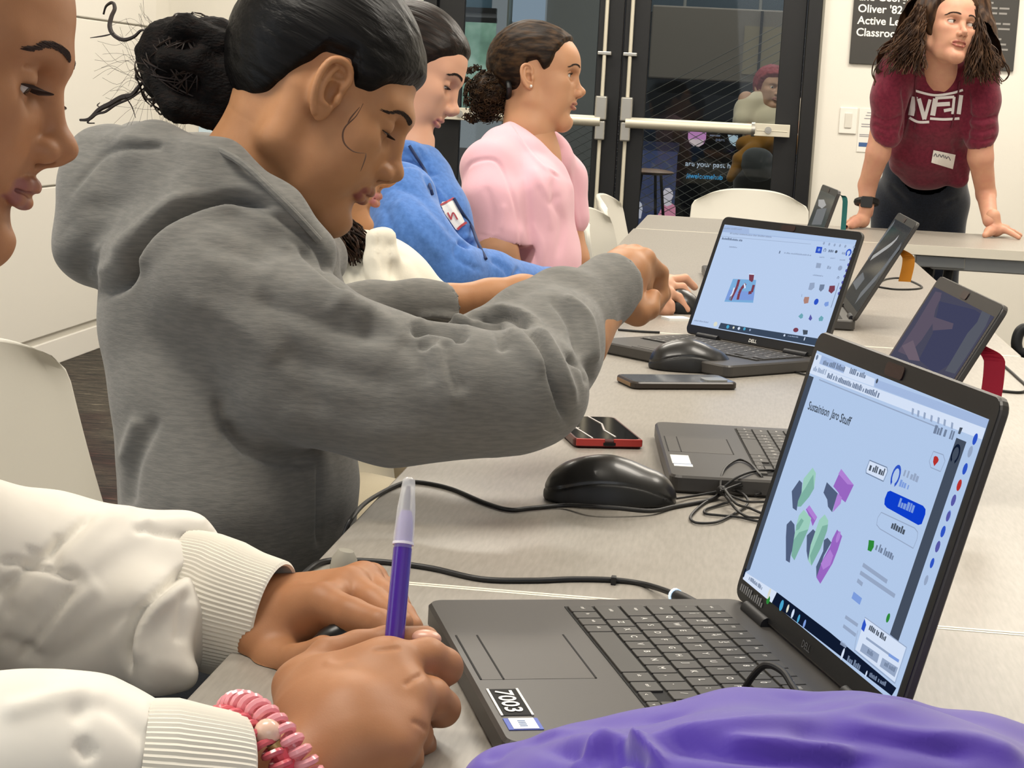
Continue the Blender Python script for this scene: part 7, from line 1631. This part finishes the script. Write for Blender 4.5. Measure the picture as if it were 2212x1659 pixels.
    decal(sw, bv, 'sticker_writing', mat('ink', '#5c5a66', .7), strip_quads([z5(742, 905), z5(752, 888), z5(760, 908)], 1.6, 3)+strip_quads([z5(765, 908), z5(775, 892), z5(785, 910), z5(795, 895), z5(803, 915)], 1.6, 3)+strip_quads([z5(808, 900), z5(815, 918), z5(825, 905), z5(838, 928)], 1.6, 3), .0062)
    # watch
    a0 = P(1874, 400, 6.28); a1 = hl_+np.array([.012, .01, .035]); ax = a1-a0; u = np.cross(ax, CF); u /= np.linalg.norm(u); w_ = np.cross(ax/np.linalg.norm(ax), u)
    wt = BM(); ctr = a0+ax*.62
    wt.tube([ctr+u*math.cos(t*PI/8)*.033+w_*math.sin(t*PI/8)*.033 for t in range(17)], .0115, 8); wb = wt.build('watch_strap', M['dark_metal'], par, True)
    zz = -ray(1870, 440); zz /= np.linalg.norm(zz); xx = u-zz*(u@zz); xx /= np.linalg.norm(xx); yy = np.cross(zz, xx); cc_ = ctr+zz*.040
    BM().rbox((-.02, -.019, 0), (.02, .019, .01), .006, 4, ez=.002, M=Matrix(((xx[0], yy[0], zz[0], cc_[0]), (xx[1], yy[1], zz[1], cc_[1]), (xx[2], yy[2], zz[2], cc_[2]), (0, 0, 0, 1)))).build('watch_case', M['mouse'], wb)
    # jeans and shoes, standing behind the table
    F = Field((st0[0]-.25, st0[1]-.15, 0), (st0[0]+.27, st0[1]+.40, 1.10), .008); hip = P(1992, 400, 6.62)
    F.chain([P(2000, 372, 6.55), P(1990, 440, 6.66)], [.125, .135], .03, flat=(CR, 1.18))
    for s in (-1, 1): F.chain([hip+np.array([s*.085, .02, -.06]), (hip[0]+s*.10, hip[1]+.06, .50), (hip[0]+s*.11, hip[1]+.12, .07)], [.088, .060, .046], .03)
    st = [([(1990, 372), (1983, 420), (1978, 440)], 2.5, -.006), ([(1920, 400), (1960, 440)], 6, -.004), ([(2040, 440), (2070, 430)], 5, -.004)]
    cloth_part('jeans', F, fabric('navy_denim', '#151b28', '#1c2433', 160, bs=.3), par, st, (.004, 12, 4))
    for s in (-1, 1):
        x = hip[0]+s*.11; y = hip[1]+.12; F = Field((x-.06, y-.22, -.005), (x+.06, y+.12, .12), .006); F.chain([(x, y, .045), (x, y-.13, .035)], [.042, .036], .02); F.cut(lambda X, Y, Z: .002-Z, .002); cloth_part('shoe', F, M['shoe_dark'], par, (), None)
build_woman()
def build_lobby_person():
    D = 10.0; c = dict(scale=1.0, no_ear=(1,), open=.4, wide=1.0); Rm, O = hframe((1665, 192), D, 8, yaw=70)
    g0 = P(1660, 330, D); par = person('person', (g0[0], g0[1], 0), 'person with a red headscarf and cream shirt standing beyond the door glass')
    M['skin_r'] = skin_mat('skin_r', '#b98f74', '#935a50', .55)
    v, q, at, F0 = make_head(c, Rm, O, .0028, [(P(1663, 230, D), .05), (P(1663, 260, D), .055)]); body = [(v, q, at)]
    F = Field(g0+np.array([-.40, -.35, -.75 if False else -.6]), g0+np.array([.40, .35, .45]), .009)
    F.chain([P(1612, 215, D), P(1605, 262, D-.05), P(1630, 300, D-.12)], [.045, .038, .028], .012); F.chain([P(1712, 215, D), P(1722, 270, D-.02), P(1700, 300, D-.1)], [.045, .038, .028], .012); F.chain([P(1663, 250, D), P(1663, 400, D)], [.07, .09], .03)
    body.append(F.skin(1)); V, Q, A = merge(body); link('body', qmesh('body', V, Q, A), M['skin_r'], par, True)
    add_eyes(par, c, Rm, O, (-1, 1), (1, 0, -.3))
    hm = hair_mat('hair_r', '#7c2b33', '#98434a', .6, (40, 40, 40)); hair_cap(c, Rm, O, 'hair', hm, par, [(-.16, -.10), (-.03, -.09), (.01, -.03), (.04, .02), (.065, .045), (.13, .05)], t=.02, h=.004, grooves=(.004, 1), stretch=(60, 60, 60))
    b = BM().sphere(P(1643, 185, D+.05), .045, 14, 10, sc=(.7, 1, 1.3)); b.build('hair_bundle', hm, par, True)
    F = Field(g0+np.array([-.36, -.25, -.22]), g0+np.array([.40, .25, .42]), .007)
    F.chain([P(1663, 268, D), P(1665, 275, D), P(1665, 300, D)], [.10, .12, .14], .03, flat=(CR, 1.15)); F.chain([P(1640, 222, D), P(1613, 235, D), P(1606, 262, D-.05)], [.065, .062, .056], .03); F.chain([P(1690, 222, D), P(1713, 235, D), P(1722, 262, D)], [.065, .062, .056], .03)
    cloth_part('shirt', F, fabric('cream_tee', '#cfc2a8', None, 200), par, (), (.006, 12, 3))
    F = Field(g0+np.array([-.4, -.35, -.45]), g0+np.array([.32, .25, .20]), .008)
    F.chain([P(1610, 312, D-.12), P(1660, 308, D-.16), P(1720, 312, D-.10)], [.05, .05, .05], .02); F.chain([P(1630, 320, D-.18), P(1600, 345, D-.22), P(1577, 385, D-.22)], [.04, .035, .022], .02)
    cloth_part('mustard_jacket', F, fabric('mustard', '#8a5f22', None, 200), par, (), (.010, 16, 5))
    F = Field((g0[0]-.3, g0[1]-.3, 0), (g0[0]+.35, g0[1]+.3, .95), .011)
    F.chain([P(1660, 320, D), P(1663, 380, D)], [.13, .14], .03)
    for s in (-1, 1): F.chain([(g0[0]+s*.09, g0[1], .72), (g0[0]+s*.10, g0[1], .08)], [.09, .05], .03)
    cloth_part('trousers', F, fabric('dark_grey', '#2b2b2e', None, 200), par, (), (.006, 12, 6))
    for s in (-1, 1): x = g0[0]+s*.10; F = Field((x-.06, g0[1]-.22, -.005), (x+.06, g0[1]+.12, .12), .01); F.chain([(x, g0[1], .045), (x, g0[1]-.13, .036)], [.042, .036], .02); F.cut(lambda X, Y, Z: .002-Z, .002); cloth_part('shoe', F, M['shoe_dark'], par, (), None)
    F = Field(P(1640, 365, D-.3)-.2, P(1640, 365, D-.3)+.2, .008); F.ell(P(1635, 352, D-.25), (.085, .07, .085), k=.02); F.ell(P(1640, 370, D-.25), (.07, .06, .06), k=.02); v, q = F.skin(1); v = wrinkle(v, q, .008, 14, 4)
    bg = link('body_bag', qmesh('body_bag', v, q), fabric('bag_grey', '#47494b', None, 200), None, True); bg.name = 'shoulder_bag'; tag(bg, 'dark grey rounded bag held in front of the person beyond the glass', 'bag')
build_lobby_person()
